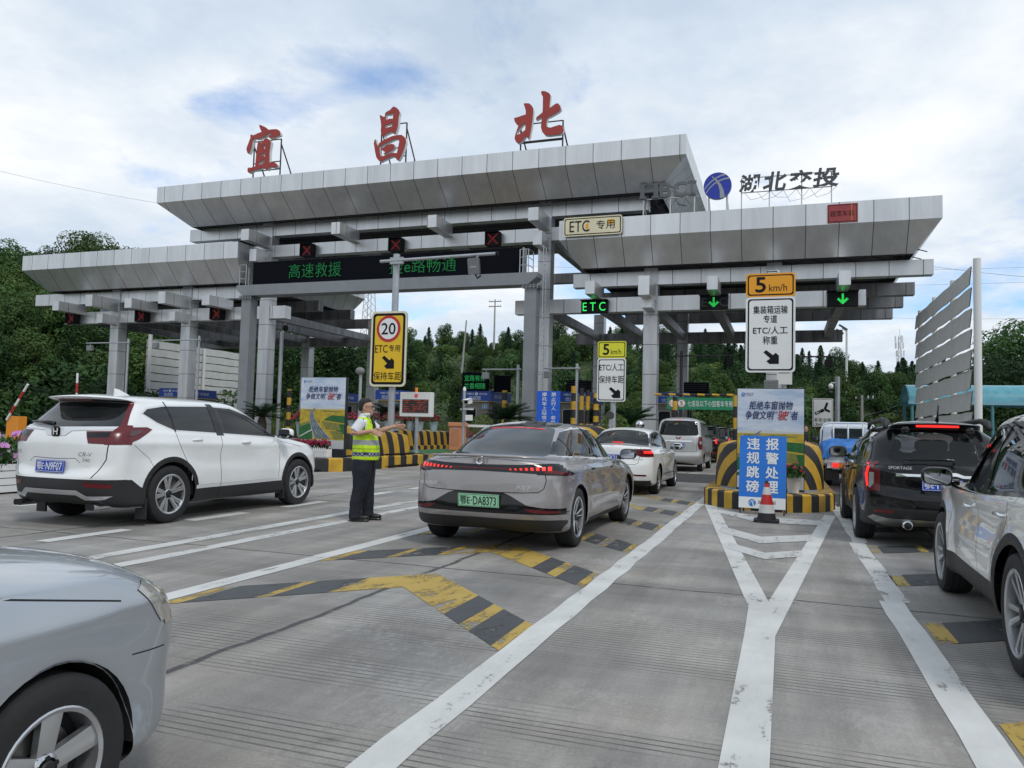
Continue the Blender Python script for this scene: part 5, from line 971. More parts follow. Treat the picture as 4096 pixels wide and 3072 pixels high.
def truck():
    t = thing('truck', 'small white flatbed truck with headboard rack in the right lane', 'truck', (1.86, 25.2, 0), 0, 'cars queuing for the toll')
    W = mat('truck white', (.62, .66, .70), .4, noise=(2, .12)); A = mat('truck frame grey', (.05, .05, .05), .7)
    m = MB()   # cab
    sec = [(.9, 1.05), (.9, .45), (2.45, .45), (2.6, .6), (2.58, .95), (2.35, 1.25), (2.0, 1.72), (1.2, 1.78), (.95, 1.72)]
    L = [(-.74, y, z) for y, z in sec]; Rg = [(.74, y, z) for y, z in sec]; n = len(sec); LL = [(-.70 if z > 1.3 else -.74, y, z) for y, z in sec]; RR = [(.70 if z > 1.3 else .74, y, z) for y, z in sec]
    m.add(LL + RR, [tuple(range(n)), tuple(range(2 * n - 1, n - 1, -1))] + [(i, (i + 1) % n, n + (i + 1) % n, n + i) for i in range(n)], W); cab = m.build('cab', t, bevel=.06, world=False)
    m = MB(); m.add([(p[0], .915, 1.46 + p[1]) for p in rrect(.92, .34, .06)], [tuple(range(24))], GLASS2); m.build('rear_window', t, world=False)
    for s in (-1, 1): m = MB(); m.add([(s * .745, y, z) for y, z in ((1.15, 1.15), (2.2, 1.15), (1.85, 1.6), (1.15, 1.62))], [(0, 1, 2, 3)], GLASS); m.build('window', t, world=False)
    m = MB(); m.add([(-.6, 2.56, 1.0), (.6, 2.56, 1.0), (.56, 2.06, 1.66), (-.56, 2.06, 1.66)], [(0, 1, 2, 3)], GLASS2); m.build('windshield', t, world=False)
    m = MB(); m.br((-.78, -2.2, .62), (.78, .85, .70), W); m.build('bed', t, world=False)
    for a, b in (((-.80, -2.2, .70), (-.765, .85, 1.0)), ((.765, -2.2, .70), (.80, .85, 1.0)), ((-.80, -2.235, .66), (.80, -2.2, 1.0)), ((-.8, .8, .7), (.8, .85, 1.1))):
        m = MB(); m.br(a, b, W)
        for k in range(5):
            z = .74 + .055 * k
            if a[1] < -2.2: m.br((-.78, -2.243, z), (.78, -2.236, z + .018), mat('truck side rib', (.5, .53, .56), .5))
            elif b[1] - a[1] > 1: s = 1 if a[0] > 0 else -1; m.br((s * .801, -2.15, z), (s * .808, .8, z + .018), MATS.get('truck side rib') or W)
        m.build('side_board', t, world=False)
    m = MB(); Wt = mat('rack tube', (.62, .66, .68), .4)
    m.tube([(-.80, .70, 1.0), (-.78, .72, 1.55), (-.70, .74, 1.74), (-.5, .75, 1.80), (.5, .75, 1.80), (.70, .74, 1.74), (.78, .72, 1.55), (.80, .70, 1.0)], .028, Wt, 8)
    for x in (-.42, 0, .42): m.tube([(x, .75, 1.0), (x, .75, 1.80)], .024, Wt, 8)
    m.tube([(-.78, .72, 1.12), (.78, .72, 1.12)], .02, Wt, 6); m.build('headboard_rack', t, smooth=True, world=False)
    m = MB(); m.br((-.3, -2.1, .42), (-.2, 2.2, .60), A); m.br((.2, -2.1, .42), (.3, 2.2, .60), A); m.br((-.74, -2.18, .50), (.74, -2.12, .62), W); m.build('chassis', t, world=False)
    for s in (-1, 1):
        m = MB(); m.br((s * .45, -2.262, .53), (s * .60, -2.18, .64), TAILON); m.br((s * .60, -2.262, .53), (s * .72, -2.18, .64), AMBER) if s > 0 else m.br((s * .45, -2.263, .53), (s * .33, -2.18, .64), AMBER); m.build('tail_light', t, world=False)
        m = MB(); m.br((s * .42, -2.0, .16), (s * .78, -1.97, .44), PLAST); m.build('mud_flap', t, world=False)
        for y in (-1.3, 1.75): wheel(t, s * .66, y, .28, 'steel', .17)
    mirror(t, .8, 2.0, 1.30, GLBK, None, 1.); plate(t, 0, -2.25, .56, ('鄂E', '7M305'), w=.36, h=.12)
    # tarpaulin lies over the load: a thing of its own
    TP = mat('blue tarpaulin', (.02, .16, .50), .42, noise=(5, .25), bump=(5, .5)); nx, ny = 44, 40; vs = []; random.seed(3)
    for j in range(ny + 1):
        for i in range(nx + 1):
            u, v = i / nx * 2 - 1, j / ny * 2 - 1; q = Vector((u * 3, v * 4, 1.3)); h = .30 * (1 - abs(u) ** 3) * (1 - abs(v) ** 4) + .10 * mnoise.noise(q) + .05 * mnoise.noise(q * 2.6)
            over = max(0, abs(u) - .80) / .20; back = max(0, -v - .84) / .16; wig = .03 * math.sin(v * 24 + u * 3) * over + .035 * math.sin(u * 19) * back
            z = .99 + h - (.26 + .10 * mnoise.noise(Vector((v * 5, u, 4)))) * over ** 1.3 - (.17 + .14 * mnoise.noise(Vector((u * 4, 2, 0)))) * back ** 1.3; x = min(.84, abs(u) * 1.03) * (1 if u > 0 else -1) + wig * (1 if u > 0 else -1); y = -2.28 if v < -.86 else -2.28 + (v + .86) / 1.86 * 2.95; vs.append((1.86 + x, 25.2 + y - wig * .8 - back * .03, max(z, .72)))
    m = MB(); m.add(vs, [(j * (nx + 1) + i, j * (nx + 1) + i + 1, (j + 1) * (nx + 1) + i + 1, (j + 1) * (nx + 1) + i) for j in range(ny) for i in range(nx)], TP)
    tp = m.build('tarpaulin', smooth=True); tag(tp, 'crumpled blue tarpaulin draped over the flatbed of the white truck', 'tarpaulin')
truck()
# ---------------------------------------------------------------- islands, kerbs and crash noses
KY = mat('kerb yellow', (.58, .34, .03), .6, noise=(3, .25)); KB = mat('kerb black', (.022, .022, .024), .65, noise=(4, .4)); ISL = mat('island concrete', (.24, .24, .23), .85, noise=(2, .2)); TURF = mat('green carpet', (.035, .14, .045), .9, noise=(8, .3), bump=(150, .5))
def island(xl, xr, y0, y1, h, lab, st=.19):
    xc = (xl + xr) / 2; r = (xr - xl) / 2; P = [(xl, y) for y in [y1 - i * st for i in range(int((y1 - y0 - r) / st) + 1)]]; L = math.pi * r * 1.05; n = int(L / st)
    P += [(xc - r * math.cos(math.pi * i / n), y0 + r * 1.15 - r * 1.15 * math.sin(math.pi * i / n)) for i in range(n + 1)]; P += [(xr, y) for y in [y0 + r * 1.15 + st + i * st for i in range(int((y1 - y0 - r) / st))]]
    t = thing('traffic_island', lab, 'island', (xc, y0 + 3, 0), 0, 'toll islands with striped kerbs'); m = MB()
    def ins(i, d):
        a, b = Vector(P[max(i - 1, 0)]), Vector(P[min(i + 1, len(P) - 1)]); q = (b - a).normalized(); return (P[i][0] - q.y * d, P[i][1] + q.x * d)
    for i in range(len(P) - 1):
        c = KY if i % 2 else KB; a, b = P[i], P[i + 1]; a1, b1 = ins(i, .03), ins(i + 1, .03); a2, b2 = ins(i, .30), ins(i + 1, .30)
        m.quad((*a, 0), (*b, 0), (*b, h - .03), (*a, h - .03), c); m.quad((*a, h - .03), (*b, h - .03), (*b1, h), (*a1, h), c); m.quad((*a1, h), (*b1, h), (*b2, h), (*a2, h), c)
    m.build('kerb', t, recalc=False); m = MB(); m.sheet([ins(i, .30) for i in range(len(P))], h, ISL); m.build('island_top', t, recalc=False); return t
def band_mat(name, org, w):
    m = mat(name, (.5, .3, .03), .55); t = NT(m); P, s = t.pos(); v = t.n('ShaderNodeVectorMath', operation='DISTANCE'); t.L(P, v.inputs[0]); v.inputs[1].default_value = org
    d = t.m('ADD', v.outputs['Value'], t.mr(t.noise(P, 3, 3), 0, 1, -.012, .012)); k = t.m('GREATER_THAN', t.m('PINGPONG', d, w), w / 2)
    ww = t.mr(t.noise(P, 4, 6, .7), .3, .7, .72, 1.08); c = t.mix(k, (.58, .34, .03), (.022, .022, .024)); sc = t.n('ShaderNodeVectorMath', operation='SCALE'); t.L(c, sc.inputs[0]); t.L(ww, sc.inputs['Scale']); t.L(sc.outputs[0], t.b.inputs['Base Color']); return m
def nose(name, lab, xc, w, y0, y1, z0, zt, zend, mt, cat='crash barrier', group='striped crash noses'):
    """bullet-shaped concrete nose: rounded plan, rounded shoulders, back end lower"""
    t = thing(name, lab, cat, (xc, (y0 + y1) / 2, z0), 0, group); m = MB(); vs, fs = [], []; n, k = 40, 12; R = w / 2
    for j in range(k + 1):
        a = j / k
        for i in range(n + 1):
            u = i / n; f = min(1, a / .80); q = 1 - .05 * f ** 2 if a <= .80 else (.95 * math.cos((a - .80) / .20 * math.pi / 2) ** .55)
            if u < .3: x, y = -R * q, y1 - (y1 - y0 - R) * (u / .3)
            elif u > .7: x, y = R * q, y0 + R + (y1 - y0 - R) * ((u - .7) / .3)
            else: b = math.pi * (u - .3) / .4; x, y = -R * q * math.cos(b), y0 + R - R * q * math.sin(b)
            ty = (y - y0) / (y1 - y0); top = zt + (zend - zt) * max(0, ty) ** 1.2; z = z0 + (top - z0) * (min(1, a / .80) * .86 if a <= .80 else .86 + .14 * math.sin((a - .80) / .20 * math.pi / 2)); vs.append((xc + x, y, z))
    for j in range(k):
        for i in range(n): fs.append((j * (n + 1) + i, j * (n + 1) + i + 1, (j + 1) * (n + 1) + i + 1, (j + 1) * (n + 1) + i))
    m.add(vs, fs, mt); e = len(vs); m.add([vs[j * (n + 1)] for j in range(k + 1)] + [vs[j * (n + 1) + n] for j in range(k, -1, -1)], [tuple(range(2 * k + 2))], mt); m.build('body', t, autos=50); return t
island(-1.5, .92, 14.55, 60, .32, 'striped kerb island under the blue weighing notice'); nose('crash_nose', 'black and yellow crash nose right behind the blue weighing notice', -.30, 2.12, 15.75, 21, .32, 1.28, 1.1, band_mat('nose bands one', (-.3, 15.9, .0), .19))
island(-14.3, -11.9, 18.5, 60, .38, 'striped kerb island with green carpet beyond the traffic man', .42); nose('crash_nose', 'black and yellow crash nose just behind the traffic man', -13.1, 2.2, 20.4, 23.6, .38, 1.36, 1.12, band_mat('nose bands two', (-12.2, 19.9, .1), .36))
island(-7.0, -4.62, 21.0, 60, .35, 'striped kerb island hidden behind the grey and white cars', .3); nose('crash_nose', 'black and yellow crash nose behind the roof of the white saloon', -5.85, 2.1, 21.0, 25, .35, 1.58, 1.3, band_mat('nose bands three', (-5.2, 20.4, .1), .36))
island(-20.3, -17.9, 27.5, 60, .35, 'striped kerb island under the booth numbered 4', .4); nose('crash_nose', 'long low black and yellow wall under the flower pots', -19.0, 2.0, 33.0, 40.5, .35, 1.22, 1.15, band_mat('nose bands four', (-18.2, 31.5, -.4), .42)); island(-26.2, -23.8, 29, 60, .35, 'striped kerb island under the booth numbered 6', .4)
island(5.3, 7.0, 26.0, 60, .3, 'kerb island under the grey slatted screen', .3)
m = MB(); m.br((-14.0, 23.7, .384), (-12.2, 32, .40), TURF); tag(m.build('carpet'), 'strip of green artificial turf on the island behind the crash nose', 'carpet')
m = MB(); m.tube([(-13.7, 18.75, .05), (-13.1, 18.35, .05), (-12.4, 18.7, .05), (-12.0, 20.2, .05), (-11.84, 24, .05)], .035, BLACK, 8); m.tube([(-12.3, 19.4, .42), (-12.05, 21, .43), (-11.97, 23.4, .43), (-11.95, 23.9, .44)], .03, BLACK, 6); tag(m.build('cable', smooth=True), 'black cable lying along the striped kerb behind the traffic man', 'cable')
# ---------------------------------------------------------------- posters
SKYP = mat('poster sky', (.50, .58, .70), .4); _t = NT(SKYP); _P, _s = _t.pos(); _t.L(_t.mix(_t.mr(_t.noise(_P, 2.2, 6, .6, (.6, 1, 2.2)), .35, .65), (.36, .46, .62), (.66, .70, .76)), _t.b.inputs['Base Color'])
FY = mat('poster rapeseed', (.50, .36, .03), .5, noise=(7, .35)); FG = mat('poster green field', (.02, .13, .03), .5, noise=(9, .35)); FO = mat('poster olive field', (.22, .22, .05), .5, noise=(14, .4)); RDP = mat('poster road', (.13, .17, .20), .5, noise=(3, .15)); HZP = mat('poster haze', (.55, .55, .50), .5); NAVY = mat('poster navy ink', (.012, .022, .12), .5); REDI = mat('poster red ink', (.45, .015, .02), .5); PGREY = mat('poster foot grey', (.50, .51, .52), .5)
def poster(lab, xc, y, zb, zt, w):
    t = thing('poster_board', lab, 'poster board', (xc, y, zb - .35), 0, 'roadside poster boards'); h = zt - zb
    m = MB(); m.br((xc - w / 2 - .012, y + .004, zb - .38), (xc + w / 2 + .012, y + .14, zt + .012), mat('poster case', (.02, .025, .03), .4)); m.build('case', t)
    m = MB(); U = lambda a, b, k=0: (xc - w / 2 + a * w, y - .0012 * k, zb + b * h)
    def pol(pts, mt, k): m.add([U(a, b, k) for a, b in pts], [tuple(range(len(pts)))], mt)
    pol([(0, 0), (1, 0), (1, .12), (0, .12)], PGREY, 1); pol([(0, .56), (1, .56), (1, 1), (0, 1)], SKYP, 1); pol([(0, .12), (1, .12), (1, .56), (0, .56)], FY, 1); pol([(0, .55), (1, .55), (1, .575), (0, .575)], HZP, 2)
    pol([(0, .12), (.3, .12), (.27, .36), (.0, .30)], FG, 2); pol([(0, .30), (.27, .36), (.27, .39), (0, .34)], FO, 2); pol([(.52, .40), (1, .36), (1, .46), (.72, .47)], FG, 2); pol([(.82, .26), (1, .2), (1, .345), (.9, .35)], FG, 2.4); pol([(.5, .385), (.88, .355), (.93, .26), (.60, .27)], FO, 2.8); pol([(.68, .25), (.95, .24), (1, .14), (.80, .13)], FO, 3.2); pol([(.1, .52), (.35, .53), (.33, .545), (.1, .54)], FO, 2); pol([(.5, .52), (.9, .51), (.9, .525), (.5, .54)], FO, 2); pol([(.0, .15), (.28, .25), (.28, .27), (0, .165)], HZP, 3.5)
    ctr = [(.36, .575), (.30, .545), (.265, .50), (.27, .44), (.32, .36), (.40, .26), (.53, .14)]; wd = [.008, .02, .035, .05, .075, .11, .17]
    L = [(c[0] - s, c[1]) for c, s in zip(ctr, wd)] + [(c[0] + s, c[1]) for c, s in zip(ctr, wd)][::-1]
    for i in range(6):
        a, b, s0, s1 = ctr[i], ctr[i + 1], wd[i] * 1.12, wd[i + 1] * 1.12; pol([(a[0] - s0, a[1]), (a[0] + s0, a[1]), (b[0] + s1, b[1]), (b[0] - s1, b[1])], PGREY, 4); s0, s1 = wd[i], wd[i + 1]; pol([(a[0] - s0, a[1]), (a[0] + s0, a[1]), (b[0] + s1, b[1]), (b[0] - s1, b[1])], RDP, 5)
        for q in (-.5, .5): pol([(a[0] + q * s0, a[1]), (a[0] + q * s0 + s0 * .05, a[1]), ((a[0] * .5 + b[0] * .5) + q * (s0 + s1) / 2 + s1 * .05, (a[1] + b[1]) / 2), ((a[0] * .5 + b[0] * .5) + q * (s0 + s1) / 2, (a[1] + b[1]) / 2)], WHITE, 6)
        pol([(a[0] - .04 * s0, a[1]), (a[0] + .04 * s0, a[1]), (b[0] + .04 * s1, b[1]), (b[0] - .04 * s1, b[1])], mat('poster median', (.4, .33, .2), .5), 6)
    pol([(.42, .385), (.455, .385), (.455, .365), (.42, .365)], REDI, 7); pol([(.47, .28), (.50, .28), (.50, .262), (.47, .262)], NAVY, 7)
    m.build('picture', t, recalc=False); m = MB(); o = lambda a, b: (xc - w / 2 + a * w, y - .011, zb + b * h)
    put_text(m, '拒绝车窗抛物', NAVY, o(.51, .835), X3, Z3, w * .66, h * .085, .02, .18); put_text(m, '争做文明', NAVY, o(.34, .735), X3, Z3, w * .43, h * .085, .02, .18); put_text(m, '“', NAVY, o(.585, .765), X3, Z3, w * .045, h * .02, .01); put_text(m, '驶', REDI, o(.69, .735), X3, Z3, w * .16, h * .095, .025, .18); put_text(m, '”', NAVY, o(.79, .765), X3, Z3, w * .045, h * .02, .01); put_text(m, '者', NAVY, o(.86, .735), X3, Z3, w * .11, h * .085, .02, .18)
    put_text(m, '湖北交投', BLACK, o(.19, .953), X3, Z3, w * .12, h * .016, .01, .1); put_text(m, 'HBCI', BLACK, o(.19, .935), X3, Z3, w * .08, h * .009, .01); emblem(m, o(.09, .944), X3, Z3, (0, -1, 0), w * .03, LOGOB, SKYP, .001); m.build('lettering', t, recalc=False)
poster('poster of a motorway through yellow fields, behind the blue weighing notice', -.25, 15.35, .36, 2.235, 1.19); poster('poster of a motorway through yellow fields, left of the traffic man', -13.12, 20.0, .62, 2.75, 1.56)
# blue weighing notice leaning against the island, cone in front
t = thing('notice_board', 'blue notice board with white characters 违规跳磅 and 报警处理 leaning behind the cone', 'notice board', (-.35, 14.0, 0), R_(-4.5)); NBL = mat('notice blue', (.012, .17, .62), .45, noise=(2, .08)); la = R_(7)
u_, v_ = Vector((1, 0, 0)), Vector((0, math.sin(la), math.cos(la))); nn = Vector((0, -math.cos(la), math.sin(la)))
m = MB(); o = Vector((0, 0, .70)); m.prism([(-.385, -.60), (.385, -.60), (.385, .65), (-.385, .65)], NBL, o, u_, v_, -nn * .03, GALV); m.add([o + nn * .002 + u_ * a + v_ * b for a, b in ((-.383, -.598), (.383, -.598), (.383, -.41), (-.383, -.41))], [(0, 1, 2, 3)], WHITE); m.build('panel', t, world=False, recalc=False)
m = MB()
for i, (a, b) in enumerate(zip('违规跳磅', '报警处理')): put_text(m, a, WHITE, o + nn * .004 + u_ * -.16 + v_ * (.51 - .245 * i), u_, v_, .205, .195, .045); put_text(m, b, WHITE, o + nn * .004 + u_ * .155 + v_ * (.51 - .245 * i), u_, v_, .205, .195, .045)
emblem(m, o + nn * .005 + u_ * -.16 + v_ * -.505, u_, v_, nn, .062, LOGOB, WHITE, .001); put_text(m, '湖北交投', BLACK, o + nn * .005 + u_ * .08 + v_ * -.49, u_, v_, .30, .06, .012, .15); put_text(m, 'HBCI', BLACK, o + nn * .005 + u_ * .08 + v_ * -.545, u_, v_, .2, .03, .01); m.build('lettering', t, world=False, recalc=False)
for s in (-1, 1): m = MB(); m.tube([(s * .36, -.02, .12), (s * .36, -.05, .0)], .014, DARK, 8); m.tube([(s * .36, .18, 1.3), (s * .36, .40, .0)], .014, DARK, 8); m.build('leg', t, world=False)
t = thing('traffic_cone', 'red and white traffic cone with black foot in front of the blue notice', 'cone', (-.255, 12.86, 0)); CR = mat('cone red', (.48, .02, .02), .45, noise=(6, .2)); CW = mat('cone white band', (.62, .62, .60), .4, noise=(6, .15)); CB = mat('cone black rubber', (.015, .015, .016), .6)
m = MB(); m.prism(rrect(.38, .38, .07), CB, (-.255, 12.86, .045), X3, Y3, (0, 0, -.045)); m.build('base', t, bevel=.008); m = MB()
zz = [(.145, .04), (.125, .145), (.100, .275), (.068, .43), (.045, .545), (.034, .60), (.02, .645)]; cc = [CB, CW, CR, CW, CR, CB]
for i in range(6): m.lathe([zz[i], zz[i + 1]], cc[i], 28, (-.255, 12.86, 0), cap=i == 5)
m.build('cone', t, autos=40)
# ---------------------------------------------------------------- road signs on poles
def arrow_dr(m, x, y, z, s):
    P = [(-.5, .36), (-.36, .5), (.18, .04), (.18, .26), (.5, -.06), (.5, -.5), (.06, -.5), (-.16, -.30), (.05, -.28)]; P = [(-.5, .34), (-.32, .5), (.12, .14), (.30, .30), (.5, .10), (.5, -.5), (-.10, -.5), (-.30, -.30), (-.06, -.10)]
    m.add([(x + p[0] * s * 1.05, y, z + p[1] * s) for p in P], [(0, 1, 2, 8), (2, 3, 4, 5, 6, 7, 8)], BLACK)
def pole(m, x, y, z0, z1, r=.1): m.lathe([(r * 1.9, z0), (r * 1.9, z0 + .03), (r, z0 + .035), (r, z1)], GALV, 18, (x, y, 0))
t = board('road_sign', 'yellow speed 20 sign reading ETC 专用 and 保持车距 on a tall pole', 'road sign', 1.42, 2.66, (-13.15, 24.0, 4.05), [(0, mat('sign cream edge', (.74, .70, .52), .45)), (.07, BLACK), (.16, YEL)], (-13.05, 24.2, .38), .16)
m = MB(); Yf = 23.985
for r, c, k in ((.47, REDI, 0), (.37, WHITE, 1)): m.add([(-13.16 + p[0], Yf - .003 * k, 4.76 + p[1]) for p in circ(r, 36)], [tuple(range(36))], mat('sign red', (.48, .02, .025), .45) if c is REDI else c)
put_text(m, '20', BLACK, (-13.16, Yf - .006, 4.76), X3, Z3, .55, .40, .03); put_text(m, 'ETC', BLACK, (-13.42, Yf, 4.05), X3, Z3, .50, .27, .01); put_text(m, '专用', BLACK, (-12.9, Yf, 4.07), X3, Z3, .44, .24, .01); arrow_dr(m, -13.14, Yf, 3.58, .46); put_text(m, '保持车距', BLACK, (-13.15, Yf, 3.09), X3, Z3, 1.1, .30, .01); m.build('lettering', t, recalc=False)
m = MB(); pole(m, -13.05, 24.2, .38, 7.45, .12); m.build('pole', t, autos=40); m = MB(); m.tube([(-13.6, 24.02, 7.18), (-9.2, 24.02, 7.24)], .055, GALV, 10); m.lathe([(.075, 0), (.075, .08)], BLACK, 12, (-9.2, 24.02, 7.24), 'X'); m.br((-13.2, 23.98, 7.06), (-12.7, 24.1, 7.30), GALV); m.build('arm', t, autos=40)
t = thing('camera', 'grey flat antenna unit hanging from the arm over the long display', 'camera', (-9.95, 24.0, 6.5)); UG = mat('antenna grey', (.20, .21, .22), .5)
m = MB(); m.prism(rrect(.42, .56, .06), UG, (-9.96, 23.9, 6.82), X3, Vector((0, -.25, 1)).normalized(), (0, .1, .02), DARK); m.build('housing', t, bevel=.01); m = MB(); m.tube([(-9.8, 24.0, 7.24), (-9.95, 24.0, 7.05), (-9.95, 23.98, 6.9)], .03, GALV, 8); m.tube([(-9.9, 23.95, 6.55), (-9.8, 23.9, 6.40), (-9.7, 23.95, 6.5)], .03, BLACK, 8); m.build('bracket', t)
m = MB(); put_text(m, 'Genvict', WHITE, (-9.96, 23.885, 6.8), X3, Z3, .22, .05); m.build('lettering', t, recalc=False)
def double_sign(lab, x, y, z0, z1, zs, w, top, top_in, txts, px, zp, pr, arrow, five, kmh):
    t = thing('road_sign', lab, 'road sign', (px, y + .2, 0)); ca = top; m = MB(); h = zs - z0
    m.prism(rrect(w, h, .08), WHITE, (x, y, z0 + h / 2), X3, Z3, (0, .04, 0), GALV)
    for k, (ins, c) in enumerate(((.04, BLACK), (.07, WHITE))): m.add([(x + p[0], y - .003 * (k + 1), z0 + h / 2 + p[1]) for p in rrect(w - 2 * ins, h - 2 * ins, .06)], [tuple(range(24))], c)
    m.build('lower_panel', t, recalc=False); m = MB(); h2 = z1 - zs; m.prism(rrect(w, h2, .07), top, (x, y, zs + h2 / 2), X3, Z3, (0, .04, 0), GALV)
    for k, (ins, c) in enumerate(((.035, BLACK), (.06, top))): m.add([(x + p[0], y - .003 * (k + 1), zs + h2 / 2 + p[1]) for p in rrect(w - 2 * ins, h2 - 2 * ins, .05)], [tuple(range(24))], c)
    m.build('upper_panel', t, recalc=False); m = MB(); yf = y - .010; put_text(m, '5', BLACK, (x - w * .20, yf, zs + h2 / 2 + .01), X3, Z3, w * .20, h2 * .62, .05); put_text(m, 'km/h', BLACK, (x + w * .15, yf, zs + h2 * .38), X3, Z3, w * .36, h2 * .30, .01)
    for s, zc, hh, ww, b in txts: put_text(m, s, BLACK, (x, yf, zc), X3, Z3, ww, hh, b)
    arrow_dr(m, x + arrow[0], yf, arrow[1], arrow[2]); m.build('lettering', t, recalc=False); m = MB(); pole(m, px, y + .14, .3, zp, pr)
    for z in (z0 + .2, zs - .1, z1 - .15): m.br((x - .3, y + .04, z - .03), (x + .3, y + .08, z + .03), GALV)
    m.build('pole', t, autos=40); return t
t = double_sign('white container lane sign under an orange 5 km/h plate', -.285, 16.8, 2.66, 4.74, 4.24, .98, ORG, 0, [('集装箱运输', 3.97, .17, .68, .015), ('专道', 3.775, .165, .27, .015), ('ETC/人工', 3.54, .16, .68, .018), ('称重', 3.33, .17, .29, .015)], -.27, 2.5, .075, (.02, 2.98, .29), 0, 0)
m = MB(); m.tube([(-.36, 16.9, 4.7), (-.36, 16.9, 4.79), (-.16, 16.9, 4.79), (-.16, 16.9, 4.7)], .012, BLACK, 6); m.build('lifting_loop', t)
double_sign('white ETC/人工 保持车距 sign under a lemon 5 km/h plate', -5.6, 26.0, 2.37, 4.45, 3.86, .99, LEMON, 0, [('ETC/人工', 3.55, .25, .84, .018), ('保持车距', 3.13, .26, .86, .014)], -5.55, 3.0, .1, (.12, 2.68, .38), 0, 0)
t = thing('loudspeaker', 'grey perforated speaker box on the sign pole above the poster', 'loudspeaker', (-.27, 16.9, 2.3)); m = MB(); m.br((-.40, 16.72, 2.27), (-.12, 17.0, 2.50), mat('speaker grey', (.20, .20, .20), .5, bump=(90, .6))); m.build('box', t, bevel=.01); m = MB()
for i in range(9):
    for j in range(6): m.add([(-.37 + i * .028 + p[0], 16.717, 2.30 + j * .03 + p[1]) for p in circ(.006, 6)], [tuple(range(6))], BLACK)
m.build('grille', t, recalc=False)
t = thing('notice_sign', 'white vertical weight board half hidden behind the container sign pole', 'sign', (.02, 18.2, .3)); m = MB(); m.br((-.16, 18.2, 2.5), (.16, 18.25, 4.2), WHITE); m.build('panel', t); m = MB(); put_text(m, '称', BLACK, (0, 18.19, 3.2), X3, Z3, .24, .24, .015); put_text(m, '重', BLACK, (0, 18.19, 2.88), X3, Z3, .24, .24, .015); m.build('lettering', t, recalc=False); m = MB(); m.cyl((0, 18.28, .3), (0, 18.28, 4.0), .04, GALV); m.build('pole', t)
t = thing('notice_board', 'blue vertical notice 禁止行人 beside the gantry post', 'notice board', (-5.85, 19.4, 0)); m = MB(); m.br((-6.17, 19.4, 1.25), (-5.54, 19.45, 2.37), mat('sign blue', (.008, .10, .55), .45)); m.build('panel', t); m = MB()
for col, x in (('禁止行人、非机动', -5.70), ('摩托车上站领卡、', -5.95)):
    for i, c in enumerate(col): put_text(m, c, WHITE, (x - (.04 if c == '、' else 0), 19.39, 2.28 - .122 * i), X3, Z3, .13 if c != '、' else .03, .105 if c != '、' else .03, .02)
m.build('lettering', t, recalc=False); m = MB(); m.cyl((-6.1, 19.48, 0), (-6.1, 19.48, 2.3), .025, GALV); m.cyl((-5.6, 19.48, 0), (-5.6, 19.48, 2.3), .025, GALV); m.build('post', t)
# fee display box on a post
t = thing('display_box', 'white cabinet with dim red text display and orange beacon on a post', 'display box', (-12.85, 25.0, .4)); m = MB(); m.br((-13.15, 25.0, 1.70), (-11.9, 25.25, 2.58), WHITE); m.build('cabinet', t, bevel=.012); m = MB(); m.br((-13.04, 24.985, 1.84), (-12.0, 25.0, 2.32), mat('display brown black', (.05, .04, .035), .25)); m.build('screen', t); m = MB(); random.seed(8); LEDD = mat('dim red led', (.2, .02, .01), .5, emit=(.8, .06, .03), estr=.6)
for r in range(6):
    x = -13.0
    while x < -12.08:
        l = random.choice((.03, .06, .1, .14)); 
        if random.random() < .55: m.br((x, 24.98, 2.27 - r * .075), (min(x + l, -12.03), 24.984, 2.283 - r * .075), LEDD)
        x += l + .03
m.build('led_text', t, recalc=False); m = MB()
for rr in (.075, .055, .035, .015): m.lathe([(rr, 24.992), (rr - .012, 24.99)], LEDR, 16, (-12.5, 0, 2.45), 'Y', False)
m.build('emblem', t); m = MB(); m.lathe([(.06, 2.58), (.06, 2.62), (.05, 2.63), (.05, 2.74), (.045, 2.75)], mat('orange beacon', (.75, .25, .02), .3), 14, (-12.55, 25.1, 0)); m.build('beacon', t, autos=40); m = MB(); pole(m, -12.5, 25.12, .40, 1.72, .07)
for a in range(4): c, q = math.cos(a * 1.57), math.sin(a * 1.57); m.add([(-12.5 + c * .07, 25.12 + q * .07, .6), (-12.5 + c * .15, 25.12 + q * .15, .43), (-12.5 + c * .07, 25.12 + q * .07, .43)], [(0, 1, 2)], GALV)
m.build('post', t, autos=40)
t = thing('barrier', 'salmon orange barrier gate box with white lowered arm', 'barrier gate', (-12.4, 29.0, .38)); SAL = mat('barrier salmon', (.62, .24, .12), .45, noise=(3, .1)); m = MB(); m.br((-12.95, 29.0, .4), (-12.35, 29.4, 1.38), SAL); m.br((-13.0, 28.96, 1.38), (-12.3, 29.44, 1.55), SAL); m.build('cabinet', t, bevel=.03); m = MB(); m.br((-12.86, 28.99, .62), (-12.5, 28.999, 1.22), mat('barrier door', (.50, .20, .10), .5)); m.br((-12.75, 28.985, 1.26), (-12.55, 28.998, 1.32), GALV); m.build('door', t); m = MB(); m.br((-12.6, 29.44, 1.38), (-7.2, 29.50, 1.48), WHITE); m.build('arm', t)
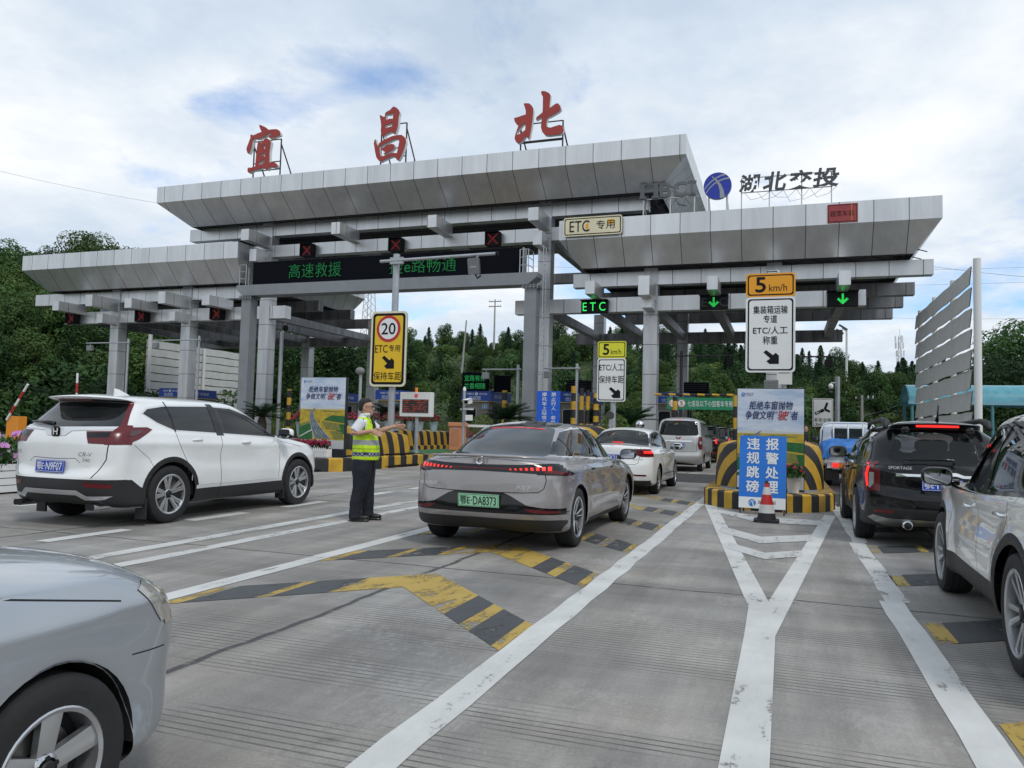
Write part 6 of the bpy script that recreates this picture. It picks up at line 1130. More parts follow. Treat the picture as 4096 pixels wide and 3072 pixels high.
t = thing('camera_post', 'grey post with white plate camera and floodlight near the booth numbered 4', 'camera', (-10.95, 25.2, .38)); m = MB(); m.cyl((-10.75, 25.3, 0), (-10.75, 25.3, 2.70), .05, GALV); m.lathe([(.055, 2.66), (.06, 2.72), (.03, 2.80)], WHITE, 12, (-10.75, 25.3, 0)); m.build('post', t, autos=40); m = MB(); m.box((-10.5, 25.1, 2.27), (.17, .34, .15), WHITE, Matrix.Rotation(.15, 3, 'X')); m.box((-10.5, 25.0, 2.35), (.20, .46, .02), WHITE, Matrix.Rotation(.15, 3, 'X')); m.build('camera_body', t, bevel=.01); m = MB(); m.box((-10.52, 24.915, 2.24), (.12, .02, .10), BLACK); m.build('lens', t); m = MB(); m.br((-10.85, 25.2, 1.98), (-10.35, 25.25, 2.03), WHITE); m.br((-10.62, 25.12, 1.60), (-10.36, 25.2, 1.80), WHITE); m.build('floodlight', t, bevel=.01); m = MB(); m.tube([(-10.8, 25.2, 2.5), (-10.95, 25.15, 2.35), (-10.9, 25.15, 2.15), (-10.75, 25.2, 2.0)], .015, BLACK, 6); m.build('cable', t)
# ---------------------------------------------------------------- booths
BTH = mat('booth bronze cladding', (.17, .155, .135), .4, .3, noise=(2, .1)); BBL = mat('booth blue band', (.01, .06, .34), .45); GOLD = mat('gold line', (.55, .42, .10), .4); DISB = mat('number disc', (.02, .22, .45), .4)
def booth(x, y, num, lab, w=1.65, d=3.4, h=3.05):
    t = thing('toll_booth', lab, 'toll booth', (x, y, .35), 0, 'toll booths'); x0, x1 = x - w / 2, x + w / 2
    m = MB(); m.br((x0, y, .35), (x1, y + d, h - .1), BTH); m.build('body', t, bevel=.05); m = MB(); m.br((x0 - .12, y - .12, h - .1), (x1 + .12, y + d + .1, h + .52), BBL); m.br((x0 - .13, y - .13, h - .13), (x1 + .13, y + d + .11, h - .09), GOLD); m.build('fascia', t)
    m = MB(); m.prism(rrect(.62, .95, .1), GLASS, (x - .35, y - .004, 2.05), X3, Z3, (0, -.002, 0)); m.add([(x - .35 + p[0], y - .002, 2.05 + p[1]) for p in rrect(.70, 1.03, .12)], [tuple(range(24))], GALV); m.build('front_window', t, recalc=False)
    m = MB(); m.br((x1 - .005, y + .35, 1.35), (x1 + .012, y + 2.7, 2.65), GLASS); 
    for q in (.33, 1.5, 2.7): m.br((x1 - .005, y + q - .03, 1.3), (x1 + .02, y + q + .03, 2.7), GALV)
    m.build('side_window', t); m = MB(); emblem(m, (x + .02, y - .126, h + .34), X3, Z3, (0, -1, 0), .10, WHITE, BBL, .002); put_text(m, 'HBCI', WHITE, (x - .38, y - .126, h + .34), X3, Z3, .42, .11, .015); put_text(m, '湖北交投', WHITE, (x + .45, y - .126, h + .34), X3, Z3, .52, .13, .012); put_text(m, '欢迎您', WHITE, (x - .1, y - .126, h + .08), X3, Z3, .80, .24, .006)
    put_text(m, '湖北交投 欢迎您', WHITE, (x1 + .126, y + 1.6, h + .22), Y3, Z3, 2.2, .2, .006); m.build('lettering', t, recalc=False)
    m = MB(); m.add([(x + .52 + p[0], y - .006, 2.62 + p[1]) for p in circ(.17, 20)], [tuple(range(20))], WHITE); m.add([(x + .52 + p[0], y - .009, 2.62 + p[1]) for p in circ(.15, 20)], [tuple(range(20))], DISB); put_text(m, num, WHITE, (x + .52, y - .012, 2.62), X3, Z3, .1, .17, .01) if num else None; m.build('number_disc', t, recalc=False)
booth(-23.35, 43, '6', 'toll booth with number 6, behind the white display cabinet'); booth(-17.45, 43, '4', 'toll booth with number 4, under the green LED message'); booth(-11.4, 43, None, 'toll booth half hidden behind the blue notice and striped posts'); booth(-5.9, 43, '5', 'toll booth with number 5, left of the green height limit banner')
booth(-40.6, 43, None, 'toll booth roof showing just behind the white SUV'); booth(-30.3, 46, None, 'toll booth between the slim columns at the far left')
t = thing('led_message', 'green LED message 宜路有你 兰香相随 on top of the booth numbered 4', 'display board', (-17.5, 42.8, 3.6)); m = MB(); m.br((-18.35, 42.8, 3.58), (-16.72, 43.1, 4.68), LEDBG); m.build('screen', t); m = MB(); put_text(m, '宜路有你', LEDT, (-17.53, 42.79, 4.33), X3, Z3, 1.35, .36, 0); put_text(m, '兰香相随', LEDT, (-17.53, 42.79, 3.86), X3, Z3, 1.35, .36, 0); m.build('led_text', t, recalc=False)
t = thing('led_message', 'black back of a message screen beside the green LED message', 'display board', (-16.2, 43.4, 3.6)); m = MB(); m.box((-16.1, 43.7, 4.05), (1.0, .3, 1.0), LEDBG, Matrix.Rotation(.5, 3, 'Z')); m.build('case', t, bevel=.02)
for x, z, lab in ((-11.3, 4.1, 'dark box screen on the booth behind the blue notice'), (-4.6, 4.0, 'dark box screen on the booth numbered 5')):
    t = thing('led_message', lab, 'display board', (x, 43.2, 3.55)); m = MB(); m.br((x - .65, 43.2, 3.58), (x + .65, 44.0, z + .15), LEDBG); 
    for k in range(5): m.br((x - .6, 43.17, 3.68 + k * .12), (x + .6, 43.2, 3.70 + k * .12), DARK)
    m.build('case', t)
def bwpost(x, y, h, lab, r=.11, z0=.3, grp='striped height posts', seg=.42):
    t = MB(); n = int((h - z0) / seg) + 1
    for i in range(n): t.lathe([(r, z0 + i * seg), (r, min(h, z0 + (i + 1) * seg))], KY if i % 2 else KB, 14, (x, y, 0), cap=True)
    o = t.build('striped_post', autos=50); return tag(o, lab, 'post', grp)
bwpost(-10.1, 38, 3.6, 'thick striped post just right of the blue notice', .15); bwpost(-9.7, 38, 3.52, 'slim striped post second from the blue notice', .12, seg=.7); bwpost(-9.42, 38.2, 3.42, 'slim striped post third from the blue notice', .12, seg=.7); bwpost(-8.94, 38, 3.25, 'striped post against the dark rear column', .14, seg=.3); bwpost(-13.85, 38, 3.35, 'striped post right of the booth numbered 4', .13); bwpost(-27.2, 38, 3.3, 'striped post left of the far poster', .13); bwpost(-4.75, 36, 3.0, 'striped post behind the green height banner', .13); bwpost(-1.72, 30, 2.85, 'striped post at the left edge of the near poster', .09)
bwpost(-17.0, 34.0, 2.2, 'short striped post left of the camera post', .06, 1.1, seg=.2); bwpost(-16.7, 34.0, 2.25, 'short striped post beside its shorter twin', .06, 1.1, seg=.2)
t = thing('height_bar', 'yellow and black height bar across the middle lane', 'height bar', (-3.7, 36, 3.1)); m = MB()
for i in range(12): x = -5.7 + i * .325; m.cyl((x, 36, 3.13), (x + .325, 36, 3.11), .055, KY if i % 2 == 0 else KB, 10)
m.build('bar', t, autos=50)
t = thing('lane_banner', 'green banner 七座及以下小型客车专用通道 hanging under the height bar', 'banner', (-3.5, 35.95, 2.45)); m = MB(); m.br((-5.12, 35.93, 2.44), (-1.8, 35.97, 2.99), mat('banner green', (.01, .22, .10), .5)); m.build('cloth', t); m = MB()
for x, s in ((-4.85, '2.2m'), (-4.45, '5')): m.add([(x + p[0], 35.92, 2.72 + p[1]) for p in circ(.19, 24)], [tuple(range(24))], WHITE); m.lathe([(.185, 35.918), (.155, 35.917)], mat('sign red', (.48, .02, .025), .45), 24, (x, 0, 2.72), 'Y', False); put_text(m, s, BLACK, (x, 35.915, 2.72), X3, Z3, .24 if s != '5' else .12, .13 if s != '5' else .2, .015)
put_text(m, '七座及以下小型客车专用通道', WHITE, (-3.0, 35.92, 2.715), X3, Z3, 2.35, .28, .012); m.build('lettering', t, recalc=False)
# camera arms and posts
def armpost(x, y, z, L, lab, cam=True, col=None, hang=.5, r=.08):
    c = col or GALV; t = thing('camera_pole', lab, 'camera pole', (x, y, 0), 0, 'camera poles with arms'); m = MB(); m.tube([(x, y, .3), (x, y, z + .25)], r, c, 12); m.build('pole', t, autos=40); m = MB(); m.tube([(x - .2 * (1 if L > 0 else -1), y - .1, z), (x + L, y - .1, z)], r * .5, c, 8); m.build('arm', t)
    if cam: m = MB(); xx = x + L * .9; m.br((xx - .18, y - .25, z - hang), (xx + .18, y - .02, z - hang + .34), BLACK if c is not GALV else UG); m.tube([(xx, y - .1, z), (xx, y - .12, z - hang + .3)], .02, c, 6); m.build('camera_body', t, bevel=.02)
armpost(-13.14, 38, 4.45, -1.95, 'galvanised pole with long arm left of the tall gantry post'); armpost(-9.97, 38, 4.5, -1.75, 'galvanised pole with long arm right of the tall gantry post'); BKP = mat('black pole', (.02, .02, .022), .5)
armpost(-5.05, 40.5, 5.35, 2.7, 'black pole and arm carrying a box camera over the middle lane', col=BKP); armpost(-.3, 40.9, 5.3, 2.6, 'black arm with box camera right of the container sign', col=BKP)
armpost(-39.5, 38, 6.2, -3.4, 'galvanised pole with camera arm at the far left'); armpost(-33.9, 38, 6.3, -3.6, 'galvanised pole with camera arm in front of the white louvre screen')
t = thing('camera_pole', 'galvanised pole topped by a dome camera beside the gantry post', 'camera pole', (-27.9, 38, 0), 0, 'camera poles with arms'); m = MB(); m.tube([(-27.9, 38, 0), (-27.9, 38, 6.7)], .11, GALV, 14); m.build('pole', t, autos=40); m = MB(); pebble(m, (-27.6, 37.9, 6.9), (.34, .34, .36), BLACK, 2); m.tube([(-27.9, 38, 6.6), (-27.6, 37.9, 7.2)], .03, GALV, 6); m.build('dome', t, smooth=True)
t = thing('loudspeaker', 'round grey horn speaker on a pole left of the yellow sign', 'loudspeaker', (-13.1, 22.2, .38)); m = MB(); m.cyl((-13.15, 22.2, .38), (-13.15, 22.2, 3.0), .05, GALV); m.build('pole', t); m = MB(); pebble(m, (-13.15, 22.15, 3.12), (.30, .26, .24), mat('speaker grey', (.2, .2, .2), .5), 2.3); m.build('horn', t, smooth=True)
m = MB(); m.cyl((-5.4, 25, .35), (-5.4, 25, 1.78), .04, GALV); m.lathe([(.12, 24.94), (.13, 24.97), (.13, 25.03), (.12, 25.06)], DARK, 18, (-5.4, 0, 1.88), 'Y'); tag(m.build('marker_post', autos=40), 'short post with round dark disc left of the middle lane sign pole', 'post')
m = MB(); m.cyl((-5.0, 28.3, .35), (-5.0, 28.3, 1.45), .03, GALV); pebble(m, (-5.0, 28.3, 1.62), (.34, .34, .34), CHROME, 2); tag(m.build('mirror_ball', smooth=True), 'shiny chrome ball on a post beside the middle lane column', 'mirror ball')
# ---------------------------------------------------------------- screens, walkway, houses
SLT = mat('taupe screen slat', (.56, .55, .52), .5, .1, noise=(1.5, .1)); SLW = mat('white screen slat', (.66, .66, .64), .5, noise=(1.2, .12)); PST = mat('white painted post', (.68, .68, .66), .45)
def screen(lab, x, y0, y1, z0, z1, pitch, gap, mt, posts, lean=.05):
    t = thing('slatted_screen', lab, 'screen', (x, (y0 + y1) / 2, 0)); n = int((z1 - z0) / pitch); m = MB()
    for i in range(n):
        z = z0 + i * pitch; k = 12
        for j in range(k):
            ya, yb = y0 + (y1 - y0) * j / k, y0 + (y1 - y0) * (j + 1) / k; sg = lambda q: .02 * math.sin(q * 9 + i)
            m.add([(x - lean, ya, z + sg(ya)), (x - lean, yb, z + sg(yb)), (x + .02, yb, z + pitch - gap + sg(yb)), (x + .02, ya, z + pitch - gap + sg(ya))], [(0, 1, 2, 3)], mt); m.add([(x - lean + .03, ya, z + sg(ya)), (x - lean + .03, yb, z + sg(yb)), (x + .05, yb, z + pitch - gap + sg(yb)), (x + .05, ya, z + pitch - gap + sg(ya))], [(3, 2, 1, 0)], mt)
    m.build('slats', t, recalc=False)
    for y, r in posts: m = MB(); m.cyl((x + .18, y, 0), (x + .18, y, z1 + .12), r, PST, 14); m.build('post', t, autos=40)
screen('tall taupe slatted screen on white posts beside the right lane', 6.0, 29.9, 41.6, .95, 7.45, .715, .055, SLT, ((29.8, .12), (33.8, .1), (37.7, .1), (41.5, .1))); screen('white slatted screen behind the slim columns at the left', -53, 53.0, 67, 2.6, 8.95, .73, .09, SLW, ((53.2, .17), (60, .14), (66.8, .14)))
t = thing('covered_walkway', 'covered walkway with turquoise barrel roof behind the slatted screen', 'walkway', (18, 51, 0)); TQ = mat('turquoise sheet roof', (.10, .34, .42), .35, noise=(2.5, .25)); TQD = mat('walkway steel', (.06, .22, .26), .5); m = MB(); n = 12; x0, x1 = 6.7, 40
A = [(50.8 - 1.6 * math.cos(math.pi * i / n), 3.55 + 1.0 * math.sin(math.pi * i / n)) for i in range(n + 1)]; m.add([(x, y, z) for x in (x0, x1) for y, z in A], [(i, i + 1, n + 2 + i, n + 1 + i) for i in range(n)], TQ); m.build('roof', t, autos=60); m = MB(); m.br((x0, 49.15, 3.35), (x1, 49.25, 3.55), mat('walkway gutter', (.20, .42, .50), .4)); m.br((x0, 52.35, 3.35), (x1, 52.45, 3.55), TQD)
for q in range(12):
    x = x0 + .05 + q * 3; m.tube([(x, y, z - .03) for y, z in A], .04, TQD, 6)
m.build('frame', t)
for q in range(9):
    for y in (49.3, 52.3): m = MB(); m.cyl((x0 + .2 + q * 4, y, 0), (x0 + .2 + q * 4, y, 3.5), .09, TQD, 10); m.build('post', t, autos=40)
def house(lab, x, y, z, w, d, h, rh, wall, roof_, rot=0.):
    t = thing('house', lab, 'house', (x, y, z), rot); m = MB(); m.box((0, 0, h / 2 - 1.5), (w, d, h + 3), wall); m.add([(-w / 2, -d / 2, h), (w / 2, -d / 2, h), (0, -d / 2, h + rh), (-w / 2, d / 2, h), (w / 2, d / 2, h), (0, d / 2, h + rh)], [(0, 1, 2), (3, 5, 4)], wall); m.build('wall', t, world=False)
    for s in (-1, 1): m = MB(); e = .35; m.add([(s * (w / 2 + e), -d / 2 - e, h - rh * e / w * 2 + .03), (0, -d / 2 - e, h + rh + .05), (0, d / 2 + e, h + rh + .05), (s * (w / 2 + e), d / 2 + e, h - rh * e / w * 2 + .03)], [(0, 1, 2, 3)], roof_); m.add([(s * (w / 2 + e), -d / 2 - e, h - rh * e / w * 2 - .1), (0, -d / 2 - e, h + rh - .08), (0, d / 2 + e, h + rh - .08), (s * (w / 2 + e), d / 2 + e, h - rh * e / w * 2 - .1)], [(3, 2, 1, 0)], roof_); m.build('roof', t, world=False, recalc=False)
HW = mat('grey house render', (.23, .22, .20), .8, noise=(.8, .15)); HR = mat('slate roof', (.05, .05, .055), .7); house('grey gabled house below the hill beside the blue walkway', 11.4, 84, 0, 6.4, 10, 3.7, 1.2, HW, HR, 0); house('dark little house among conifers below the mast', 23.6, 182, 11.0, 5, 5, 3, 1.3, HW, HR, R_(-25))
# left barriers
for lab, x, y, z0, x1, z1, grp in (('tilted red and white barrier arm above the pink flowers', -39.3, 30, 1.13, -37.9, 3.05, 1), ('upright red and white barrier arm beside the white SUV roof', -39.0, 34, 1.0, -39.05, 3.95, 1)):
    t = thing('barrier', lab, 'barrier gate', (x, y, 0), 0, 'raised barrier arms'); m = MB(); OR = mat('barrier orange', (.72, .26, .02), .5); m.br((x - .1, y + .06, 0), (x + .75, y + .6, 1.33), OR); m.build('cabinet', t, bevel=.03); m = MB(); n = 5
    for i in range(n): a, b = i / n, (i + 1) / n; m.cyl((x + (x1 - x) * a, y, z0 + (z1 - z0) * a), (x + (x1 - x) * b, y, z0 + (z1 - z0) * b), .06, REDI if i % 2 else WHITE, 8)
    m.build('arm', t)
# ---------------------------------------------------------------- people
SKIN = mat('skin', (.48, .27, .18), .5, noise=(9, .06)); HAIR = mat('black hair', (.008, .007, .007), .55, bump=(140, .4)); SHIRT = mat('white shirt', (.70, .72, .74), .8, noise=(5, .06)); TROU = mat('navy trousers', (.010, .012, .022), .8, noise=(6, .3)); SHOE = mat('black shoe leather', (.010, .010, .011), .35); BLKC = mat('black cloth', (.010, .011, .014), .85, noise=(5, .3)); JEAN = mat('dark jeans', (.015, .022, .045), .85, noise=(8, .3))
def vest_mat():
    m = mat('high visibility vest', (.62, .88, .02), .6); t = NT(m); P, s = t.pos(); z = s[2]
    f = t.mr(t.noise(P, 14, 4, .6), .3, .7, .86, 1.04); base = t.n('ShaderNodeVectorMath', operation='SCALE'); base.inputs[0].default_value = (.56, .80, .015); t.L(f, base.inputs['Scale'])
    def band(a, b): return t.m('MULTIPLY', t.m('GREATER_THAN', z, a), t.m('LESS_THAN', z, b))
    c = t.mix(band(1.075, 1.145), base.outputs[0], (.33, .34, .34)); chk = t.n('ShaderNodeTexChecker'); chk.inputs['Scale'].default_value = 30; t.L(P, chk.inputs['Vector']); chk.inputs['Color1'].default_value = (.015, .03, .12, 1); chk.inputs['Color2'].default_value = (.30, .31, .33, 1)
    c = t.mix(band(.915, .975), c, chk.outputs[0]); c = t.mix(band(1.018, 1.024), c, (.02, .02, .02)); t.L(c, t.b.inputs['Base Color'])
    t.b.inputs['Emission Strength'].default_value = 0; return m
def loft(m, rings, mt, n=22, p=2.3):
    """rings = [(cx, cy, cz, rx, ry)] elliptical sections, closed"""
    vs, fs = [], []; sg = lambda v: abs(v) ** (2 / p) * (1 if v >= 0 else -1)
    for cx, cy, cz, rx, ry in rings:
        for i in range(n): a = 2 * math.pi * i / n; vs.append((cx + rx * sg(math.cos(a)), cy + ry * sg(math.sin(a)), cz))
    for j in range(len(rings) - 1):
        for i in range(n): k = (i + 1) % n; fs.append((j * n + i, j * n + k, (j + 1) * n + k, (j + 1) * n + i))
    fs += [tuple(range(n - 1, -1, -1)), tuple((len(rings) - 1) * n + i for i in range(n))]; m.add(vs, fs, mt)
def cloth(m, name, root, vox=.008, sm=6, wr=0.):
    o = m.build(name, root, world=False, smooth=True); r = o.modifiers.new('remesh', 'REMESH'); r.mode = 'VOXEL'; r.voxel_size = vox; r.use_smooth_shade = True
    s = o.modifiers.new('smooth', 'SMOOTH'); s.iterations = sm; s.factor = .5
    if wr:
        tx = bpy.data.textures.get('folds') or bpy.data.textures.new('folds', 'CLOUDS'); tx.noise_scale = .09; d = o.modifiers.new('folds', 'DISPLACE'); d.texture = tx; d.strength = wr; d.mid_level = .5; d.texture_coords = 'LOCAL'
    return o
def arm(m, S, E, W, r, mt, upto=1.):
    S, E, W = Vector(S), Vector(E), Vector(W)
    if upto < 1: m.tube([S, S.lerp(E, .35), S.lerp(E, upto)], [r[0], r[1], r[1] * .98], mt, 12); return
    m.tube([S, S.lerp(E, .5), E, E.lerp(W, .3), E.lerp(W, .7), W], [r[0], r[1], r[2], r[2] * 1.03, r[3] * 1.1, r[3]], mt, 12)
def hand(m, W, d, up, mt, curl=.25, thumb=1):
    """W wrist, d direction of the fingers, up = direction of the thumb side"""
    W, d, up = Vector(W), Vector(d).normalized(), Vector(up); up = (up - d * up.dot(d)).normalized(); nrm = d.cross(up) * thumb; M = Matrix((d, up, nrm)).transposed()
    pebble(m, W + d * .05, (.105, .082, .030), mt, 2.6, 10, M); m.tube([W - d * .02, W + d * .03], [.027, .026], mt, 10)
    for i, (L, o) in enumerate(((.072, .030), (.080, .010), (.074, -.011), (.058, -.030))):
        b = W + d * .095 + up * o; c = b + d * L * .45 + nrm * curl * L * .15; e = c + (d * (1 - curl) + nrm * curl).normalized() * L * .33; f = e + (d * (1 - curl * 1.7) + nrm * curl * 1.7).normalized() * L * .28; m.tube([b - d * .02, b, c, e, f], [.0095, .0098, .0092, .0085, .0062], mt, 8)
    b = W + d * .028 + up * .030; m.tube([b, b + (d * .6 + up * .8).normalized() * .038, b + (d * .85 + up * .5).normalized() * .078 + nrm * .008], [.013, .0115, .0082], mt, 8)
def person(lab, loc, rotz, vest, top, legs, RE, RW, LE, LW, rd, ld, build=1., hgt=1.73):
    t = thing('person', lab, 'person', loc, rotz); b = build; m = MB()
    # one continuous body: trunk, neck, head with features, arms, hands, legs
    loft(m, [(.0, 0, .86, .10 * b, .15), (.01, 0, 1.0, .115 * b, .15), (.0, 0, 1.2, .105 * b, .16), (-.01, 0, 1.38, .09, .17), (-.015, 0, 1.45, .06, .10)], SKIN); m.tube([(-.015, 0, 1.42), (.0, 0, 1.50), (.015, 0, 1.56)], [.072, .062, .060], SKIN, 14)
    loft(m, [(.035, 0, 1.495, .035, .035), (.030, 0, 1.515, .065, .052), (.018, 0, 1.56, .088, .066), (.008, 0, 1.61, .096, .074), (.0, 0, 1.66, .095, .075), (-.004, 0, 1.70, .078, .062), (-.006, 0, 1.722, .04, .035)], SKIN, 22, 2.15)
    m.tube([(.095, 0, 1.625), (.112, 0, 1.595), (.122, 0, 1.582), (.10, 0, 1.572)], [.009, .013, .014, .010], SKIN, 8); m.tube([(.098, -.022, 1.55), (.108, 0, 1.548), (.098, .022, 1.55)], .010, SKIN, 8); m.tube([(.098, -.022, 1.541), (.106, 0, 1.537), (.098, .022, 1.541)], .010, SKIN, 8); pebble(m, (.085, 0, 1.515), (.05, .055, .04), SKIN, 2, 8); m.tube([(.092, -.045, 1.635), (.104, -.02, 1.640), (.104, .02, 1.640), (.092, .045, 1.635)], .010, SKIN, 8)
    for s in (-1, 1): pebble(m, (-.005, s * .076, 1.595), (.036, .018, .062), SKIN, 2, 8)
    R, L = (-.01, -.19, 1.405), (-.01, .19, 1.405); arm(m, R, RE, RW, (.052, .046, .040, .029), SKIN); arm(m, L, LE, LW, (.052, .046, .040, .029), SKIN); hand(m, RW, rd, (0, .25, 1), SKIN, .30, 1); hand(m, LW, ld, (.3, -.2, 1), SKIN, .12, -1)
    feet = ((-.07, -.105), (.07, .105))
    for (fx, fy), s in zip(feet, (-1, 1)): m.tube([(.0, s * .085, .88), (fx * .5 + .015, fy * .98, .48), (fx, fy, .09)], [.085, .058, .042], SKIN, 12)
    cloth(m, 'body', t, .0055, 3)
    m = MB()
    for s in (-1, 1): m.lathe([(.009, s * .0), (.007, s * .002)], mat('eye white', (.7, .68, .66), .3), 10, (0, 0, 0), 'X'); break
    m = MB()
    for s in (-1, 1): pebble(m, (.093, s * .031, 1.612), (.010, .018, .008), mat('eye dark', (.02, .012, .01), .2), 2, 6)
    m.build('eyes', t, smooth=True, world=False)
    m = MB(); loft(m, [(-.055, 0, 1.555, .040, .058), (-.045, 0, 1.60, .058, .076), (-.035, 0, 1.645, .070, .079), (-.012, 0, 1.685, .092, .079), (-.002, 0, 1.712, .088, .070), (.0, 0, 1.735, .062, .05), (.0, 0, 1.745, .02, .02)], HAIR, 22, 2.2); cloth(m, 'hair', t, .007, 3)
    m = MB(); loft(m, [(.01, 0, .80, .135 * b, .178), (.012, 0, .90, .142 * b, .182), (.012, 0, .95, .138 * b, .178)], legs, 24, 2.4)
    for (fx, fy), s in zip(feet, (-1, 1)): m.tube([(.005, s * .09, .86), (.01 + fx * .2, s * .098, .70), (.015 + fx * .5, fy * 1.0, .48), (fx * .9, fy, .26), (fx * .98 - .005, fy, .115), (fx * 1., fy, .05)], [.118 * b, .115 * b, .098, .088, .086, .094], legs, 16)
    cloth(m, 'trousers', t, .009, 5, .014)
    for (fx, fy), s in zip(feet, (-1, 1)):
        m = MB(); pebble(m, (fx + .055, fy, .052), (.29, .098, .085), SHOE, 2.6, 10); pebble(m, (fx + .055, fy, .016), (.30, .104, .03), GAP, 3.4, 8); pebble(m, (fx - .02, fy, .085), (.12, .085, .09), SHOE, 2.4, 8); cloth(m, 'shoe', t, .006, 3)
    m = MB(); loft(m, [(.02, 0, .88, .135 * b, .175), (.025, 0, 1.0, .140 * b, .178), (.012, 0, 1.18, .128 * b, .185), (-.005, 0, 1.34, .112, .195), (-.012, 0, 1.42, .09, .175), (-.014, 0, 1.465, .068, .10)], top, 26, 2.4); m.tube([(-.012, 0, 1.44), (-.002, 0, 1.487), (.004, 0, 1.51)], [.09, .076, .074], top, 18)
    arm(m, (-.01, -.165, 1.41), RE, RW, (.078, .074, .07, .06), top, .80); arm(m, (-.01, .165, 1.41), LE, LW, (.078, .074, .07, .06), top, .80); cloth(m, 'shirt', t, .008, 5, .012)
    if vest:
        V = vest_mat(); m = MB(); loft(m, [(.025, 0, .862, .158 * b, .190), (.03, 0, .95, .160 * b, .194), (.028, 0, 1.06, .156 * b, .196), (.014, 0, 1.2, .142 * b, .198), (.002, 0, 1.30, .130, .196), (-.006, 0, 1.37, .118, .180), (-.010, 0, 1.43, .098, .150), (-.012, 0, 1.468, .078, .11)], V, 28, 2.4); cloth(m, 'vest', t, .008, 5, .012)
        m = MB()
        for s in (-1, 1): m.tube([(.0, s * .14, 1.445), (.02, s * .17, 1.40), (.035, s * .196, 1.33), (.02, s * .202, 1.26), (-.03, s * .200, 1.245), (-.07, s * .185, 1.32), (-.05, s * .15, 1.43)], .007, mat('vest binding', (.02, .05, .04), .7), 6)
        m.tube([(.04, -.085, 1.475), (.09, -.075, 1.40), (.125, -.035, 1.30)], .008, MATS['vest binding'], 6); m.tube([(.04, .085, 1.475), (.09, .075, 1.40), (.125, .035, 1.30)], .008, MATS['vest binding'], 6); m.build('vest_binding', t, smooth=True, world=False)
        m = MB(); pebble(m, (.085, -.165, 1.02), (.15, .05, .12), V, 4, 8, Matrix.Rotation(.75, 3, 'Z')); pebble(m, (.065, -.155, 1.22), (.12, .05, .10), V, 4, 8, Matrix.Rotation(.75, 3, 'Z')); m.build('pocket', t, smooth=True, world=False)
        m = MB(); m.add([(.02 + a, -.203, 1.30 + c) for a, c in circ(.022, 12)], [tuple(range(12))], mat('vest badge green', (.02, .25, .08), .6)); m.build('vest_badge', t, world=False, recalc=False)
        m = MB(); m.tube([(.082, 0, 1.475), (.098, 0, 1.455)], [.018, .02], mat('dark tie', (.012, .02, .03), .6, noise=(40, .8)), 8); m.tube([(.100, 0, 1.455), (.125, 0, 1.38), (.145, 0, 1.25)], [.015, .025, .032], MATS['dark tie'], 8); m.build('tie', t, smooth=True, world=False)
        m = MB(); pebble(m, (.03, -.045, 1.508), (.10, .07, .045), SHIRT, 3, 8, Matrix.Rotation(.35, 3, 'X')); pebble(m, (.03, .045, 1.508), (.10, .07, .045), SHIRT, 3, 8, Matrix.Rotation(-.35, 3, 'X')); m.build('collar', t, smooth=True, world=False)
        GF = mat('spectacle frame', (.01, .01, .01), .3); m = MB()
        for s in (-1, 1): m.tube([(.108, s * .03 + .024 * math.cos(a), 1.615 + .017 * math.sin(a)) for a in [2 * math.pi * i / 14 for i in range(15)]], .0028, GF, 6); m.tube([(.108, s * .054, 1.620), (.06, s * .078, 1.622), (-.01, s * .080, 1.615)], .003, GF, 6)
        m.tube([(.108, -.008, 1.618), (.112, 0, 1.621), (.108, .008, 1.618)], .003, GF, 6); m.build('glasses', t, smooth=True, world=False)
        m = MB(); m.box((.155, -.10, 1.13), (.012, .085, .15), WHITE, Matrix.Rotation(-.6, 3, 'Z')); m.tube([(.12, -.05, 1.32), (.155, -.10, 1.205)], .005, MATS['vest badge green'], 6); m.build('name_badge', t, world=False)
    return t
person('traffic man in yellow vest and dark trousers pointing both arms to the right', (-5.66, 9.72, 0), R_(20), True, SHIRT, TROU, (-.12, -.26, 1.225), (.13, -.225, 1.275), (.17, .27, 1.275), (.37, .31, 1.345), (.8, .2, -.28), (.8, .15, .02), 1.2)
person('man in black shirt and dark jeans standing beside the dark car', (.62, 27.2, 0), R_(5), False, BLKC, JEAN, (.02, -.27, 1.15), (.22, -.24, 1.12), (.02, .27, 1.15), (.25, .22, 1.08), (1, .1, -.2), (1, -.1, -.2), 1.0)
# ---------------------------------------------------------------- hills and vegetation
def leafmat(name, c1, c2, c3, sc=.35):
    m = mat(name, c1, .6, spec=.25); t = NT(m); P, s = t.pos(); oi = t.n('ShaderNodeObjectInfo')
    r = t.n('ShaderNodeNewGeometry'); rnd = r.outputs['Random Per Island']
    c = t.mix(t.mr(rnd, .0, 1.), c1, c2); c = t.mix(t.mr(t.noise(P, sc, 3, .6), .42, .62), c, c3); k = t.mr(oi.outputs['Random'], 0, 1, .62, 1.3)
    v = t.n('ShaderNodeVectorMath', operation='SCALE'); t.L(c, v.inputs[0]); t.L(k, v.inputs['Scale']); t.L(v.outputs[0], t.b.inputs['Base Color'])
    tr = t.n('ShaderNodeBsdfTranslucent'); t.L(v.outputs[0], tr.inputs[0]); mx = t.n('ShaderNodeMixShader'); mx.inputs[0].default_value = .22; t.L(t.b.outputs[0], mx.inputs[1]); t.L(tr.outputs[0], mx.inputs[2]); t.L(mx.outputs[0], t.nt.nodes['Material Output'].inputs[0]); return m
